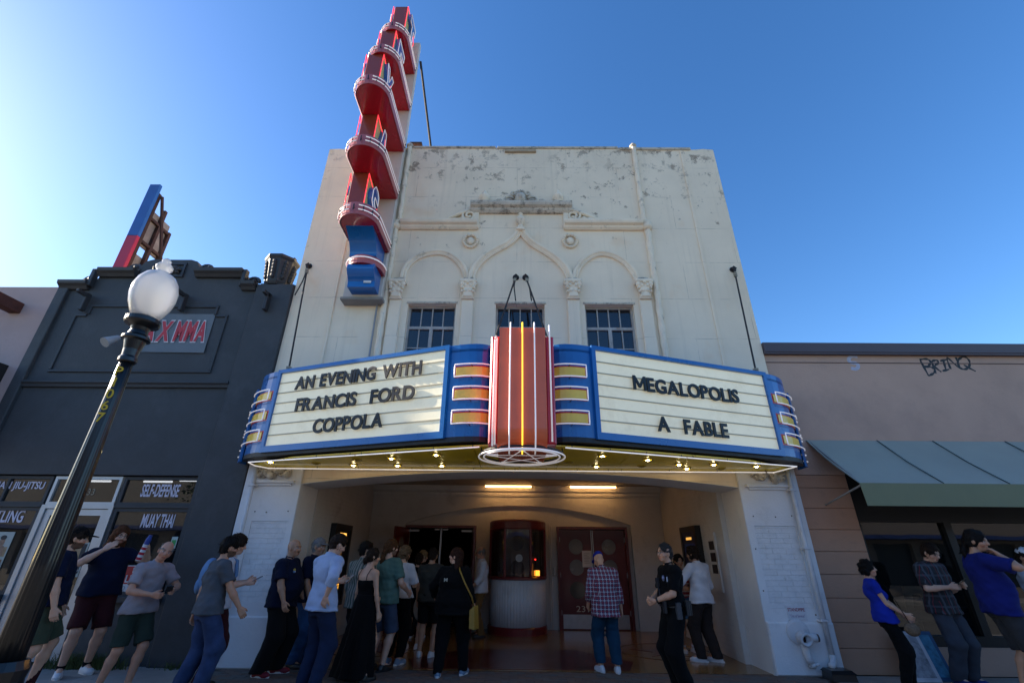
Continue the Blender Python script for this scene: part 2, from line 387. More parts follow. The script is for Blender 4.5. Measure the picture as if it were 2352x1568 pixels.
for cx in (228, 640, 1247, 1660):
    x, z = c4(cx, 866); x2, zb = c4(cx, 962); wd = .155
    cap = MB().box((x-wd-.03, -.16, z-.05), (x+wd+.03, -.002, z+.03), .015).box((x-.10, -.14, zb), (x+.10, -.002, z-.04), .02).box((x-.13, -.12, zb-.035), (x+.13, -.002, zb), .012)
    for sgn in (-1, 1):
        for k, (dx, dz, rr) in enumerate(((.13, -.09, .055), (.12, -.17, .04), (.055, -.13, .04), (.05, -.25, .045), (.115, -.27, .035))): cap.ell((x+sgn*dx, -.12, z+dz), (rr, .05, rr*1.1), 10, 6)
    cap.ell((x, -.15, z-.07), (.035, .04, .035), 10, 6)
    obj('column_capital', cap, M_mould, th)
    obj('impost_block', MB().box((x-.10, -.09, z+.03), (x+.10, -.002, z+.10), .01), M_mould2, th)
    obj('pilaster', MB().box((x-.125, -.075, 3.3), (x+.125, -.002, zb-.035), .015), M_stucco, th)
# twisted rope columns at both sides of the ornamental bay
def rope(pts, r):
    mb = MB(); n = 90; P = [(c4(*pts[0])), (c4(*pts[1]))]
    ring = []; N = 10; v = []; f = []
    for i in range(n+1):
        t = i/n; x = P[0][0]+(P[1][0]-P[0][0])*t; z = P[0][1]+(P[1][1]-P[0][1])*t
        for k in range(N):
            a = 2*math.pi*k/N; rr = r*(1+.22*math.sin(3*a+z*22))
            v.append((x+rr*math.cos(a), -.03+rr*math.sin(a), z))
    for i in range(n):
        for k in range(N): f.append((i*N+k, i*N+(k+1) % N, (i+1)*N+(k+1) % N, (i+1)*N+k))
    f.append(tuple(range(N-1, -1, -1))); f.append(tuple(n*N+k for k in range(N)))
    return mb.add(v, f)
lx = c4(226, 580)[0]; rx = c4(1672, 580)[0]
def ropez(x, z0, z1, r):
    v = []; f = []; n = int((z1-z0)/.06); N = 10
    for i in range(n+1):
        z = z0+(z1-z0)*i/n
        for k in range(N):
            a = 2*math.pi*k/N; rr = r*(1+.2*math.sin(3*a+z*16)); v.append((x+rr*math.cos(a), -.03+rr*math.sin(a), z))
    for i in range(n):
        for k in range(N): f.append((i*N+k, i*N+(k+1) % N, (i+1)*N+(k+1) % N, (i+1)*N+k))
    f.append(tuple(range(N-1, -1, -1))); f.append(tuple(n*N+k for k in range(N)))
    return MB().add(v, f)
cz = c4(450, 532)[1]
for x in (lx-.07, rx+.07):
    obj('rope_column', ropez(x, 3.3, cz-.1, .065), M_mould, th, smooth=True)
    obj('rope_column', ropez(x+(.05 if x < 0 else -.05), cz+.12, TZ-.02, .055), M_mould, th, smooth=True)
    obj('column_knob', MB().lathe([(.07, -.12), (.12, -.07), (.13, -.02), (.10, .03), (.12, .07), (.08, .12)], (x, -.03, cz), 14), M_mould, th, smooth=True)
    obj('finial_cap', MB().lathe([(.06, 0), (.085, .03), (.085, .07), (.04, .13), (.01, .15)], (x+(.05 if x < 0 else -.05), -.02, TZ-.02), 12), M_mould2, th, smooth=True)
# stepped cornice
cprof = [(-.11, 0), (-.11, .05), (-.07, .09), (-.03, .10), (0, .16), (.05, .18), (.09, .18), (.09, 0)]
def corn(a, b, z, m=M_mould, s=1.0, name='cornice'): return obj(name, MB().sweep([(a, z), (b, z)], [(p*s, q*s) for p, q in cprof]), m, th)
ca, cb = c4(690, 528)[0], c4(1200, 528)[0]
corn(lx+.04, ca, cz); corn(cb, rx-.04, cz)
uz = c4(943, 435)[1]; ua, ub = c4(652, 435)[0], c4(1242, 435)[0]
corn(ua, ub, uz, M_mould2, 1.15)
obj('cornice_return', MB().box((ua+.08, -.07, cz-.08), (ua+.2, -.002, uz-.12), .02).box((ub-.2, -.07, cz-.08), (ub-.08, -.002, uz-.12), .02), M_mould, th)
def lumps(mb, cx, cz_, w, h, n, seed, dep=.07, tri=True):
    rs = random.Random(seed)
    for i in range(n):
        u = rs.uniform(-1, 1); vmax = (1-abs(u))**.7 if tri else 1; vv = rs.random()*vmax; r = rs.uniform(.035, .075)
        mb.ell((cx+u*w, -rs.uniform(.02, dep), cz_+vv*h), (r*rs.uniform(.8, 1.6), .06, r), 8, 5)
    return mb
ccx = c4(943, 400)[0]
cart = MB().ell((ccx, -.07, uz+.30), (.13, .10, .16), 14, 8).ell((ccx, -.10, uz+.30), (.07, .10, .10), 12, 8).box((ccx-.22, -.10, uz+.09), (ccx+.22, -.002, uz+.15), .02)
for sg_ in (1, -1):
    for (cx_, cz_, r0, n_) in ((.27, .22, .13, 22), (.50, .17, .085, 18), (.68, .13, .05, 14), (.17, .43, .06, 14)):
        cart.tube([(ccx+sg_*(cx_+(r0-.0042*i*(r0/.13)*1.2)*math.cos(2.6-i*.42)), -.05-.02*math.sin(i*.3), uz+cz_+(r0-.0042*i*(r0/.13)*1.2)*math.sin(2.6-i*.42)) for i in range(n_)], .026 if r0 > .06 else .02, 6)
    cart.tube([(ccx+sg_*.14, -.05, uz+.12), (ccx+sg_*.4, -.06, uz+.12), (ccx+sg_*.6, -.05, uz+.11), (ccx+sg_*.82, -.03, uz+.10)], [.035, .035, .03, .015], 6)
    for k_ in range(5): cart.ell((ccx+sg_*(.36+.1*k_), -.05, uz+.27-.035*k_), (.035, .04, .045), 8, 5)
for k_ in range(7): a_ = R(30+20*k_); cart.ell((ccx+.15*math.cos(a_), -.06, uz+.33+.17*math.sin(a_)), (.03, .045, .05), 8, 5)
obj('cartouche', cart, M_mould2, th, smooth=True)
for u in (733, 1165):
    x, z = c4(u, 410); obj('urn_ornament', MB().lathe([(.05, -.02), (.04, .04), (.1, .12), (.13, .2), (.1, .26), (.03, .3), (.05, .36), (.01, .42)], (x, -.06, z), 12), M_mould, th, smooth=True)
for x0, x1, sg in ((c4(490, 500)[0], c4(672, 500)[0], 1), (c4(1392, 500)[0], c4(1225, 500)[0], -1)):
    mb = MB(); pts = []
    for i in range(26):
        a = i*.42; r = .17-.0055*i; pts.append((x1-sg*.12+r*math.cos(a+1.57)*sg, -.05, cz+.28+r*math.sin(a+1.57)))
    mb.tube(pts, .032, 7); mb.tube([(x1-sg*.1, -.05, cz+.44), (x1-sg*.35, -.05, cz+.33), (x1-sg*.6, -.05, cz+.2), (x0, -.04, cz+.12)], [.04, .05, .04, .02], 7)
    lumps(mb, (x0+x1)/2, cz+.1, abs(x1-x0)*.45, .16, 16, int(abs(x0)*10), .05)
    obj('scroll_ornament', mb, M_mould, th, smooth=True)
for u in (651, 1235):
    x, z = c4(u, 622); mb = MB(); rs = random.Random(u)
    for i in range(18):
        a = 2*math.pi*i/18
        if 60 < math.degrees(a) < 120: continue
        mb.ell((x+.155*math.cos(a), -.03, z+.165*math.sin(a)), (.04, .045, .032), 8, 5)
    mb.ell((x, -.03, z), (.085, .05, .10), 12, 7).ell((x-.05, -.04, z+.15), (.05, .05, .04), 8, 5).ell((x+.05, -.04, z+.15), (.05, .05, .04), 8, 5).ell((x, -.03, z-.16), (.05, .04, .035), 8, 5)
    obj('medallion', mb, M_mould, th, smooth=True)
x, z = c4(943, 556)
obj('apex_finial', MB().box((x-.10, -.13, z-.06), (x+.10, -.002, z), .015).box((x-.07, -.11, z), (x+.07, -.002, z+.06), .01).lathe([(.06, .05), (.05, .1), (.09, .17), (.11, .24), (.09, .31), (.04, .37), (.06, .42), (.01, .47)], (x, -.06, z), 12), M_mould, th, smooth=False)
# right and left bay steps (shallow raised strips of plaster)
for dx, s in ((c4(2010, 700)[0], 1), (-3.83, -1)):
    obj('bay_edge', MB().box((dx-.03, -.028, 4.4), (dx+.03, -.002, TZ-.1), .01), M_stucco, th)
obj('wall_conduit', MB().tube([(lx-.22, -.04, 6.3), (lx-.22, -.04, 4.3)], .02, 8).tube([(lx-.16, -.03, TZ-.1), (lx-.16, -.03, 6.3)], .03, 8), mat('grey_conduit', (.28, .29, .30), .5, .1), th)
# --- windows: steel frames with single panes
M_sash = mat('rusty_window_steel', (.40, .37, .34), .7, .2, 5, .3, 60, dirt=.8, ds=7, dcol=(.22, .09, .035))
M_wglass = glass('upper_window_glass', (.02, .022, .028), .03, .15)
for (x0, x1, z0, z1) in wins:
    yw = .16; W = x1-x0
    wf = MB(); e = .04
    for a, b in (((x0, z0), (x0+e, z1)), ((x1-e, z0), (x1, z1)), ((x0+e, z1-e), (x1-e, z1))): wf.box((a[0], yw-.03, a[1]), (b[0], yw+.04, b[1]))
    zt = z1-.5                                   # transom
    wf.box((x0+e, yw-.035, zt-.03), (x1-e, yw+.04, zt+.03)); xm = (x0+x1)/2
    wf.box((xm-.035, yw-.034, z0), (xm+.035, yw+.04, zt-.03))
    win = obj('window', wf, M_sash, th)
    cols = [x0+e, x0+e+(xm-.035-x0-e)/2, xm-.035, xm+.035, xm+.035+(x1-e-xm-.035)/2, x1-e]
    tops = [x0+e+(W-2*e)*k/4 for k in range(5)]
    bars = MB()
    for k in (1, 2, 3): bars.box((tops[k]-.011, yw-.02, zt+.03), (tops[k]+.011, yw+.03, z1-e))
    rowz = [zt-.03-.42*k for k in range(4)]
    for a, b in ((cols[0], cols[2]), (cols[3], cols[5])):
        xm2 = (a+b)/2; bars.box((xm2-.011, yw-.02, z0), (xm2+.011, yw+.03, zt-.03))
        for rz in rowz[1:]: bars.box((a, yw-.018, rz-.011), (xm2-.011, yw+.03, rz+.011)); bars.box((xm2+.011, yw-.018, rz-.011), (b, yw+.03, rz+.011))
    obj('glazing_bars', bars, M_sash, win)
    def pane(a, b, c, d):
        t = random.uniform(-.02, .02); s = random.uniform(-.02, .02)
        obj('pane', MB().add([(a, yw+.01+t*.3, c), (b, yw+.01-t*.3, c), (b, yw+.01-t*.3+s*.4, d), (a, yw+.01+t*.3+s*.4, d)], [(0, 1, 2, 3)]), M_wglass, win)
    for k in range(4): pane(tops[k]+.011, tops[k+1]-.011, zt+.03, z1-e)
    for a, b in ((cols[0], cols[2]), (cols[3], cols[5])):
        for p, q in ((a, (a+b)/2-.011), ((a+b)/2+.011, b)):
            for rz, rn in zip(rowz, rowz[1:]+[z0]): pane(p, q, rn+.011, rz-.011)
    obj('window_head', MB().box((x0-.03, -.02, z1), (x1+.03, -.002, z1+.05), .01), M_mould2, win)
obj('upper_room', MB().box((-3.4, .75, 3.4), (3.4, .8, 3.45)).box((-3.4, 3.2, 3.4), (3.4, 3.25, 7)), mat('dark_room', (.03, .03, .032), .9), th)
# --- entrance piers with brick panels
for x0, x1, side in ((TX0, OX0, -1), (OX1, TX1, 1)):
    x0 += .004; x1 -= .004
    pw = x1-x0; pa, pb = (x0+.27, x1-.09) if side < 0 else (x0+.12, x1-.2); pz0, pz1 = .86, 2.05
    pier = obj('entrance_pier', MB().plate([(x0, .68), (x1, .68), (x1, 3.3), (x0, 3.3)], [[(pa, pz0), (pb, pz0), (pb, pz1), (pa, pz1)]], -.06, -.002), M_white, th)
    obj('plinth', MB().box((x0-.0, -.10, 0.0), (x1, -.002, .68), .02), M_white, pier)
    nb = int((pz1-pz0)/.077)
    for r in range(nb+1):
        zz = pz0+.001+r*.077; off = -.11 if r % 2 else 0; xx = pa+.003+off
        while xx < pb-.012:
            a, b = max(xx, pa+.003), min(xx+.218, pb-.003); zt = min(zz+.0755, pz1-.003)
            if b-a > .008 and zt-zz > .008: obj('brick', MB().box((a, -.050+random.uniform(-.002, .002), zz), (b, -.003, zt), .002), M_whiteb, pier)
            xx += .22
    # relief ornament and small cornice at the top of the pier
    px_ = (x0+x1)/2; mb = lumps(MB(), px_+.02*side, 2.78, .3, .14, 16, 5+side, .07)
    pts = [(px_-.3+.6*i/20, -.075-.01*math.sin(i), 2.83+.05*math.sin(i*.75)) for i in range(21)]; mb.tube(pts, .02, 6)
    mb2 = MB(); mb2.v = [(p[0], p[1]-.045, p[2]) for p in mb.v]; mb2.f = mb.f
    obj('relief_ornament', mb2, M_mould2, pier, smooth=True)
    obj('pier_cornice', MB().box((x0+.1, -.13, 2.66), (x1-.1, -.06, 2.71), .012).box((x0+.15, -.10, 2.62), (x1-.15, -.06, 2.66), .01), M_white, pier)
    bolts = MB()
    for bx, bz in ((pa+.02, 2.2), (px_, 2.19), (pb-.03, 2.21), (pa-.05, 1.7), (pa-.06, 1.1), (pb-.02, .78)): bolts.ell((bx, -.062, bz), (.011, .01, .011), 8, 5)
    obj('anchor_bolt', bolts, mat('rusty_bolt', (.07, .05, .04), .8), pier)

# --- lobby
LX0, LX1, LY, LZ = -3.72, 3.76, 4.33, 3.22
DL = (-2.72, -1.05, 2.19); DR = (1.11, 2.76, 2.19)
bw_out = [(LX0, 0), (DL[0], 0), (DL[0], DL[2]), (DL[1], DL[2]), (DL[1], 0), (DR[0], 0), (DR[0], DR[2]), (DR[1], DR[2]), (DR[1], 0), (LX1, 0), (LX1, 3.4), (LX0, 3.4)]
obj('lobby_back_wall', MB().plate(bw_out, (), LY, LY+.2), M_lobby, th)
ra = arc(.06, 2.74-9.5, 9.5, 90-17.6, 90+17.6, 24)
obj('arch_panel', MB().plate([(LX0+.01, .0), (ra[-1][0], .0)]+ra[::-1]+[(ra[0][0], 0), (LX1-.01, 0), (LX1-.01, 3.3), (LX0+.01, 3.3)], (), LY-.09, LY-.004), M_lobby, th)
for sx, nm in ((LX0, 'left'), (LX1, 'right')):
    s_ = -1 if sx < 0 else 1; wl = MB(); 
    obj('lobby_side_wall', MB().box((sx, .70, 0), (sx+.25*s_, LY+.2, 3.4)), M_lobby, th)
    # painted brick courses, each brick proud of its joint; nearest courses only
    for r in range(36):
        z0 = .02+r*.083; off = .11 if r % 2 else 0; y0 = .72+off
    # joints
    jb = MB()
    for r in range(38):
        z0 = .03+r*.083
        jb.box((sx-.006*s_, .71, z0), (sx-.001*s_, LY-.1, z0+.068))
    tag(obj('brick_course', jb, M_lobby, th), kind='stuff')
obj('lobby_ceiling', MB().box((LX0-.2, .705, LZ), (LX1+.2, LY+.2, LZ+.1)), mat('lobby_ceiling_paint', (.42, .36, .29), .8, .1), th)
obj('ceiling_cornice', MB().sweep([(LX0+.01, LZ-.1), (LX1-.01, LZ-.1)], [(-.16, 0), (-.16, .03), (-.11, .05), (-.07, .05), (-.03, .12), (.06, .15), (.099, .15), (.099, 0)], LY-.092), M_lobby, th)
obj('arch_back', MB().plate([(OX0-.3, 2.55), (OX0, 2.55), (OX0, OSP)]+arch[::-1][1:-1]+[(OX1, OSP), (OX1, 2.55), (OX1+.3, 2.55), (OX1+.3, 3.35), (OX0-.3, 3.35)], (), .702, .76), M_lobby, th)
# dark auditorium foyer behind the open doors
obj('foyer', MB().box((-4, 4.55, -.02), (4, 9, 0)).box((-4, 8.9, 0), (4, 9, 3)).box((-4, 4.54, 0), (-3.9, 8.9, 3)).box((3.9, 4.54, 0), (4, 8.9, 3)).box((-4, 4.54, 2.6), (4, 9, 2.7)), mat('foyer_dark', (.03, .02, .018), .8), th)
# terrazzo floor
M_terr = mat('terrazzo_tan', (.26, .135, .045), .16, .15, 1.2, .03, 200, spec=.5, dirt=.3, ds=1.2)
M_terr2 = mat('terrazzo_oxblood', (.085, .018, .016), .16, .2, 2, .03, 200)
M_terrl = mat('terrazzo_dark_line', (.05, .03, .02), .25, .1)
fl = struct('lobby_floor', MB().box((OX0-.05, .005, -.15), (OX1+.05, LY+.25, .004)), M_terr)
obj('threshold', MB().box((OX0, -.0, -.15), (OX1, .004, .003)), M_terrl, fl)
def disc(cx, cy, r, n=40): return [(cx+r*math.cos(2*math.pi*i/n), cy+r*math.sin(2*math.pi*i/n)) for i in range(n)]
def star(cx, cy, r, r2=.4, rot=90): return [(cx+(r if i % 2 == 0 else r*r2)*math.cos(R(rot+36*i)), cy+(r if i % 2 == 0 else r*r2)*math.sin(R(rot+36*i))) for i in range(10)]
obj('floor_inlay', MB().flatplate([(-1.55, .12), (1.75, .12), (1.95, .75), (1.1, 1.75), (-.9, 1.75), (-1.75, .75)], .004, .008), M_terr2, fl)
obj('floor_star', MB().flatplate(star(2.75, 1.75, .62), .004, .008), M_terr2, fl)
obj('floor_star', MB().flatplate(star(-2.6, 1.75, .62), .004, .008), M_terr2, fl)
ring = MB()
for cx in (2.75, -2.6): ring.tube([(cx+.82*math.cos(2*math.pi*i/40), 1.75+.82*math.sin(2*math.pi*i/40), .004) for i in range(40)], .006, 4, True)
obj('floor_ring', ring, M_terrl, fl)

# --- doors
M_red = mat('oxblood_door_paint', (.115, .012, .012), .35, .15, 2, .1, 40, coat=.3)
M_steel = mat('brushed_steel', (.42, .42, .43), .35, .1, 6, .1, 80, metal=.8)
M_port = mat('porthole_frosted_glass', (.17, .165, .16), .25, .15, 2, .05, 30, spec=.6)
M_port2 = mat('porthole_dark_glass', (.03, .028, .028), .12, .2, 2, .03, 30, spec=.7)
def leaf(name, w, h, hinge, ang, mirror, dark_low=True, number=None):
    """door leaf in its own frame, x from the hinge, y thickness; returned placed"""
    cx = w*.5; hs = [(cx, h*.20+.36, .185), (cx, h*.56, .175), (cx, h*.81, .17)]
    hs = [(cx, .83, .185), (cx, 1.32, .18), (cx, 1.79, .178)]
    T = Matrix.Translation(hinge) @ Matrix.Rotation(ang, 4, 'Z') @ Matrix.Diagonal((mirror, 1, 1, 1))
    mb = MB().plate([(0, .01), (w, .01), (w, h), (0, h)], [circ(a, b, r, 24) for a, b, r in hs], 0, .045).xf(T)
    d = obj(name, mb, M_red, th)
    for i, (a, b, r) in enumerate(hs):
        g = MB().plate(circ(a, b, r-.001, 24), (), .012, .03).xf(T); obj('porthole_pane', g, M_port2 if i == 0 else M_port, d)
        g = MB().plate(circ(a, b, r+.018, 24), [circ(a, b, r, 24)], -.008, -.001).xf(T); obj('porthole_ring', g, M_red, d)
    obj('kick_plate', MB().box((.04, -.006, .03), (w-.03, -.001, .32)).xf(T), M_steel, d)
    hg = MB()
    for z in (.3, 1.1, 1.9): hg.box((-.012, -.015, z), (.012, .0, z+.11))
    obj('hinge', hg.xf(T), M_steel, d)
    return d, T
for (a, b, hh), opened in ((DL, True), (DR, False)):
    fr = obj('door_frame', MB().box((a-.06, LY-.13, 0), (a, LY+.1, hh+.06)).box((b, LY-.13, 0), (b+.06, LY+.1, hh+.06)).box((a, LY-.13, hh), (b, LY+.1, hh+.06)), M_red, th)
    wl = (b-a)/2-.006
    if not opened:
        d, T = leaf('entrance_door', wl, hh-.01, (a+.003, LY-.02, 0), 0, 1)
        d2, T2 = leaf('entrance_door', wl, hh-.01, (b-.003, LY-.02, 0), 0, -1)
        mid = (a+b)/2
        obj('door_astragal', MB().box((mid-.028, LY-.055, .35), (mid-.012, LY-.022, hh-.02)).box((mid+.012, LY-.055, .35), (mid+.028, LY-.022, hh-.02)), M_steel, d)
        lettering('231', a+.36, a+.66, .375, .5, LY-.022, mat('house_number_paint', (.55, .47, .38), .6), d, 'house_number', .003)
        p = obj('paper_notice', MB().box((a+.56, LY-.030, 1.33), (a+.79, LY-.024, 1.70)), mat('white_paper', (.62, .61, .62), .8, .04), d)
        tl = MB()
        for k in range(7): tl.box((a+.6, LY-.0315, 1.63-k*.035), (a+.6+random.uniform(.09, .15), LY-.0302, 1.638-k*.035))
        obj('print', tl, mat('grey_print', (.2, .2, .22), .8), p)
    else:
        leaf('entrance_door', wl, hh-.01, (a+.0, LY-.14, 0), R(-100), 1)
        leaf('entrance_door', wl, hh-.01, (b-.0, LY-.14, 0), R(98), -1)
        obj('door_mullion', MB().box(((a+b)/2-.02, LY-.03, 0), ((a+b)/2+.02, LY+.03, hh)), M_steel, fr)
        obj('door_closer', MB().box((a+.02, LY-.18, hh-.09), (a+.3, LY-.14, hh-.05)).box((b-.3, LY-.18, hh-.09), (b-.02, LY-.14, hh-.05)).box(((a+b)/2-.17, LY-.05, hh-.05), ((a+b)/2-.05, LY-.03, hh-.02)).box(((a+b)/2+.05, LY-.05, hh-.05), ((a+b)/2+.17, LY-.03, hh-.02)), M_steel, fr)
obj('wall_conduit', MB().tube([(.86, LY-.11, 0.02), (.86, LY-.11, 2.3), (.70, LY-.11, 2.3)], .012, 6).tube([(.90, LY-.11, 0.02), (.90, LY-.11, 2.27)], .012, 6), M_lobby, th)
tag(obj('door_buzzer', MB().box((.93, LY-.13, 1.14), (1.0, LY-.09, 1.33), .01).box((.94, LY-.134, 1.16), (.99, LY-.13, 1.24)), mat('grey_plastic', (.45, .45, .45), .5)), 'small grey door buzzer on the wall right of the ticket booth', 'buzzer')
# ceiling fluorescent tubes
M_tube = emis('warm_fluorescent', (1, .52, .17), 6)
for i, (a, b) in enumerate(((-.775, .405), (1.395, 2.565))):
    t = thing('ceiling_light', ((a+b)/2, 3.9, LZ), ('left' if i == 0 else 'right')+' of two warm orange fluorescent tubes under the lobby ceiling', 'light', 'lobby ceiling lights')
    obj('tube', MB().tube([(a, 3.9, LZ-.05), (b, 3.9, LZ-.05)], .02, 10), M_tube, t)
    obj('fixture', MB().box((a-.02, 3.86, LZ-.028), (b+.02, 3.94, LZ-.001)), M_steel, t)
    obj('socket', MB().box((a-.03, 3.88, LZ-.075), (a, 3.92, LZ-.028)).box((b, 3.88, LZ-.075), (b+.03, 3.92, LZ-.028)), M_steel, t)
# ================================================================== TICKET BOOTH
bx, by, br_ = .06, 3.86, .655
bt = thing('ticket_booth', (bx, by, 0), 'round ticket booth with white fluted base and dark red window frame', 'ticket booth')
M_flute = mat('white_fluted_metal', (.62, .62, .63), .45, .06, 3, .05, 30, dirt=.35, ds=2.2, dcol=(.2, .2, .21))
M_bred = mat('booth_red_paint', (.16, .014, .016), .3, .15, 2, .05, 30, coat=.3)
obj('plinth', MB().lathe([(.68, .004), (.68, .14), (.66, .16)], (bx, by, 0), 40), M_bred, bt, smooth=False)
nfl = 240
obj('fluted_base', MB().lathe([(.645, .16), (.645, 1.07)], (bx, by, 0), nfl, mod=lambda k: 1+.012*math.cos(k/nfl*2*math.pi*60)), M_flute, bt, smooth=True)
obj('counter_ledge', MB().lathe([(.66, 1.07), (.69, 1.085), (.69, 1.12), (.66, 1.14)], (bx, by, 0), 40), M_bred, bt)
obj('roof_band', MB().lathe([(.66, 2.13), (.685, 2.15), (.685, 2.30), (.66, 2.33), (.5, 2.36)], (bx, by, 0), 40), M_bred, bt)
pa = [R(d) for d in (196, 230, 246, 294, 310, 344)]
posts = [R(d) for d in (188, 243, 297, 352)]
for a in posts: obj('window_post', MB().tube([(bx+.655*math.cos(a), by+.655*math.sin(a), 1.13), (bx+.655*math.cos(a), by+.655*math.sin(a), 2.14)], .03, 8), M_bred, bt)
obj('rear_wall', MB().lathe([(.64, 1.1), (.64, 2.15)], (bx, by, 0), 12, a0=R(-4), a1=R(184)), mat('booth_inside', (.05, .035, .03), .7), bt)
obj('counter', MB().lathe([(.6, 1.08), (.6, 1.1)], (bx, by, 0), 24), mat('booth_inside', (.05, .035, .03), .7), bt)
M_bglass = glass('booth_glass', (.02, .02, .022), .02, .8)
for a, b in zip(posts[:-1], posts[1:]):
    n = 6; v = []; 
    for i in range(n+1):
        t = a+.045+(b-a-.09)*i/n; v += [(bx+.645*math.cos(t), by+.645*math.sin(t), 1.14), (bx+.645*math.cos(t), by+.645*math.sin(t), 2.13)]
    obj('window_pane', MB().add(v, [(2*i, 2*i+2, 2*i+3, 2*i+1) for i in range(n)]), M_bglass, bt, smooth=True)
yf = by-.66
sp = obj('speaker_grille', MB().plate(circ(bx+.03, 1.52, .075, 24), (), yf-.02, yf-.005), mat('white_plastic', (.7, .7, .7), .5), bt)
sl_ = MB()
for k in range(5):
    z = 1.48+k*.02; hwid = math.sqrt(max(0, .052**2-(z-1.52)**2)); sl_.box((bx+.03-hwid, yf-.024, z-.004), (bx+.03+hwid, yf-.0205, z+.004))
sl_.plate(circ(bx+.03, 1.52, .062, 24), [circ(bx+.03, 1.52, .056, 24)], yf-.024, yf-.0205)
obj('grille_slots', sl_, mat('black_plastic', (.02, .02, .02), .5), sp)
for zc, mm in ((1.84, M_port), (1.32, M_port2)):
    obj('reflected_disc_panel', MB().plate(circ(bx-.01, zc, .16, 24), (), by-.3, by-.28), M_port, bt)
obj('card_sign', MB().box((bx+.37, by-.5, 1.16), (bx+.5, by-.49, 1.27)), emis('small_orange_sign', (1, .33, .03), 1.0), bt)
obj('red_display', MB().box((bx+.38, by-.5, 1.48), (bx+.42, by-.49, 1.51)), emis('small_red_led', (1, .03, .02), 1.5), bt)
tag(obj('glass_jar', MB().lathe([(.04, 0), (.05, .02), (.05, .12), (.035, .14)], (bx-.42, by-.36, 1.1), 12), mat('jar_glass', (.3, .33, .33), .1, .1), smooth=True), 'glass jar on the counter inside the ticket booth', 'jar')

# ================================================================== POSTER CASES on the lobby side walls
M_case = mat('poster_case_black', (.012, .012, .013), .35, .1, 3, .05, 40, coat=.3)
def c7(x, y): return ((560+x*.35515)*.91875, (1150+y*.35515)*.91875)
def c8(x, y): return ((1200+x*.35524)*.91875, (1150+y*.35524)*.91875)
for side, X, lab in ((1, LX0, 'black lit poster case with orange picture on the left lobby wall'), (-1, LX1, 'dark blue lit poster case on the right lobby wall')):
    if side == 1: ya, yb = onx(*c7(820, 600), X+.1)[0], onx(*c7(942, 600), X+.1)[0]; z0, z1 = .62, 2.13
    else: ya, yb = 1.75, 2.7; z0, z1 = .75, 2.16
    ya, yb = sorted((ya, yb)); X0 = X+.002*side; X1 = X+.11*side
    if side == 1: ya, yb = 1.62, 2.62
    t = thing('poster_case', (X, (ya+yb)/2, z0), lab, 'poster case')
    obj('case', MB().box((X0, ya, z0), (X1-.012*side, yb, z1)), M_case, t)
    fr = MB()
    for a in ((ya, z0, yb, z0+.1), (ya, z1-.1, yb, z1), (ya, z0+.1, ya+.1, z1-.1), (yb-.1, z0+.1, yb, z1-.1)): fr.box((X1-.012*side, a[0], a[1]), (X1+.01*side, a[2], a[3]))
    obj('case_frame', fr, M_case, t)
    pp = obj('poster', MB().box((X1-.0118*side, ya+.1, z0+.1), (X1-.006*side, yb-.1, z1-.1)), mat('poster_black' if side == 1 else 'poster_navy', (.01, .01, .01) if side == 1 else (.012, .02, .07), .4), t)
    yc = (ya+yb)/2; xx0, xx1 = X1-.0055*side, X1-.003*side
    if side == 1:
        g = MB()
        for dy, za, zb, wv in ((.0, .95, 1.35, .05), (.02, 1.35, 1.62, .035), (-.01, 1.62, 1.80, .06), (.1, .92, 1.12, .07), (-.12, .90, 1.08, .06), (.02, .78, .86, .14)):
            g.box((xx0, yc+dy-wv, za), (xx1, yc+dy+wv, zb))
        o = obj('picture_shape', g, None, pp)
        m = bpy.data.materials.new('backlit_orange_picture'); m.use_nodes = True; nt = m.node_tree; b = nt.nodes['Principled BSDF']
        tc = _n(nt, 'ShaderNodeTexCoord'); no = _n(nt, 'ShaderNodeTexNoise'); no.inputs['Scale'].default_value = 14; no.inputs['Detail'].default_value = 5; nt.links.new(tc.outputs['Object'], no.inputs[0])
        cr = _n(nt, 'ShaderNodeValToRGB'); e = cr.color_ramp.elements; e[0].position = .42; e[0].color = (.0, .0, .0, 1); e[1].position = .62; e[1].color = (1, .45, .05, 1); nt.links.new(no.outputs[0], cr.inputs[0])
        b.inputs['Base Color'].default_value = (.1, .05, .01, 1); nt.links.new(cr.outputs[0], b.inputs['Emission Color']); b.inputs['Emission Strength'].default_value = 1.1; o.data.materials.append(m)
        lettering('NOW SHOWING', 0, .38, 0, .055, 0, emis('lit_yellow_lettering', (1, .5, .1), .8), pp, 'lettering', .002, M=Matrix.Translation((xx1, yc+.19, z1-.22)) @ Matrix.Rotation(R(-90), 4, 'Z') @ Matrix.Diagonal((1, -1, 1, 1)) if False else Matrix.Translation((xx1+.002, yc-.19, z1-.22)) @ Matrix.Rotation(R(90), 4, 'Z'))
    else:
        obj('lit_stripe', MB().box((xx0, yc-.16, z1-.26), (xx1, yc+.16, z1-.21)), emis('lit_gold_lettering', (1, .5, .1), .35), pp)
        obj('lit_picture', MB().box((xx0, yc-.2, z0+.2), (xx1, yc+.12, z0+.62)), emis('lit_orange_picture', (1, .28, .03), .5), pp)
        obj('blue_panel', MB().box((xx0, yc-.3, z1-.5), (xx1, yc+.3, z1-.33)), mat('poster_blue', (.02, .06, .25), .4), pp)
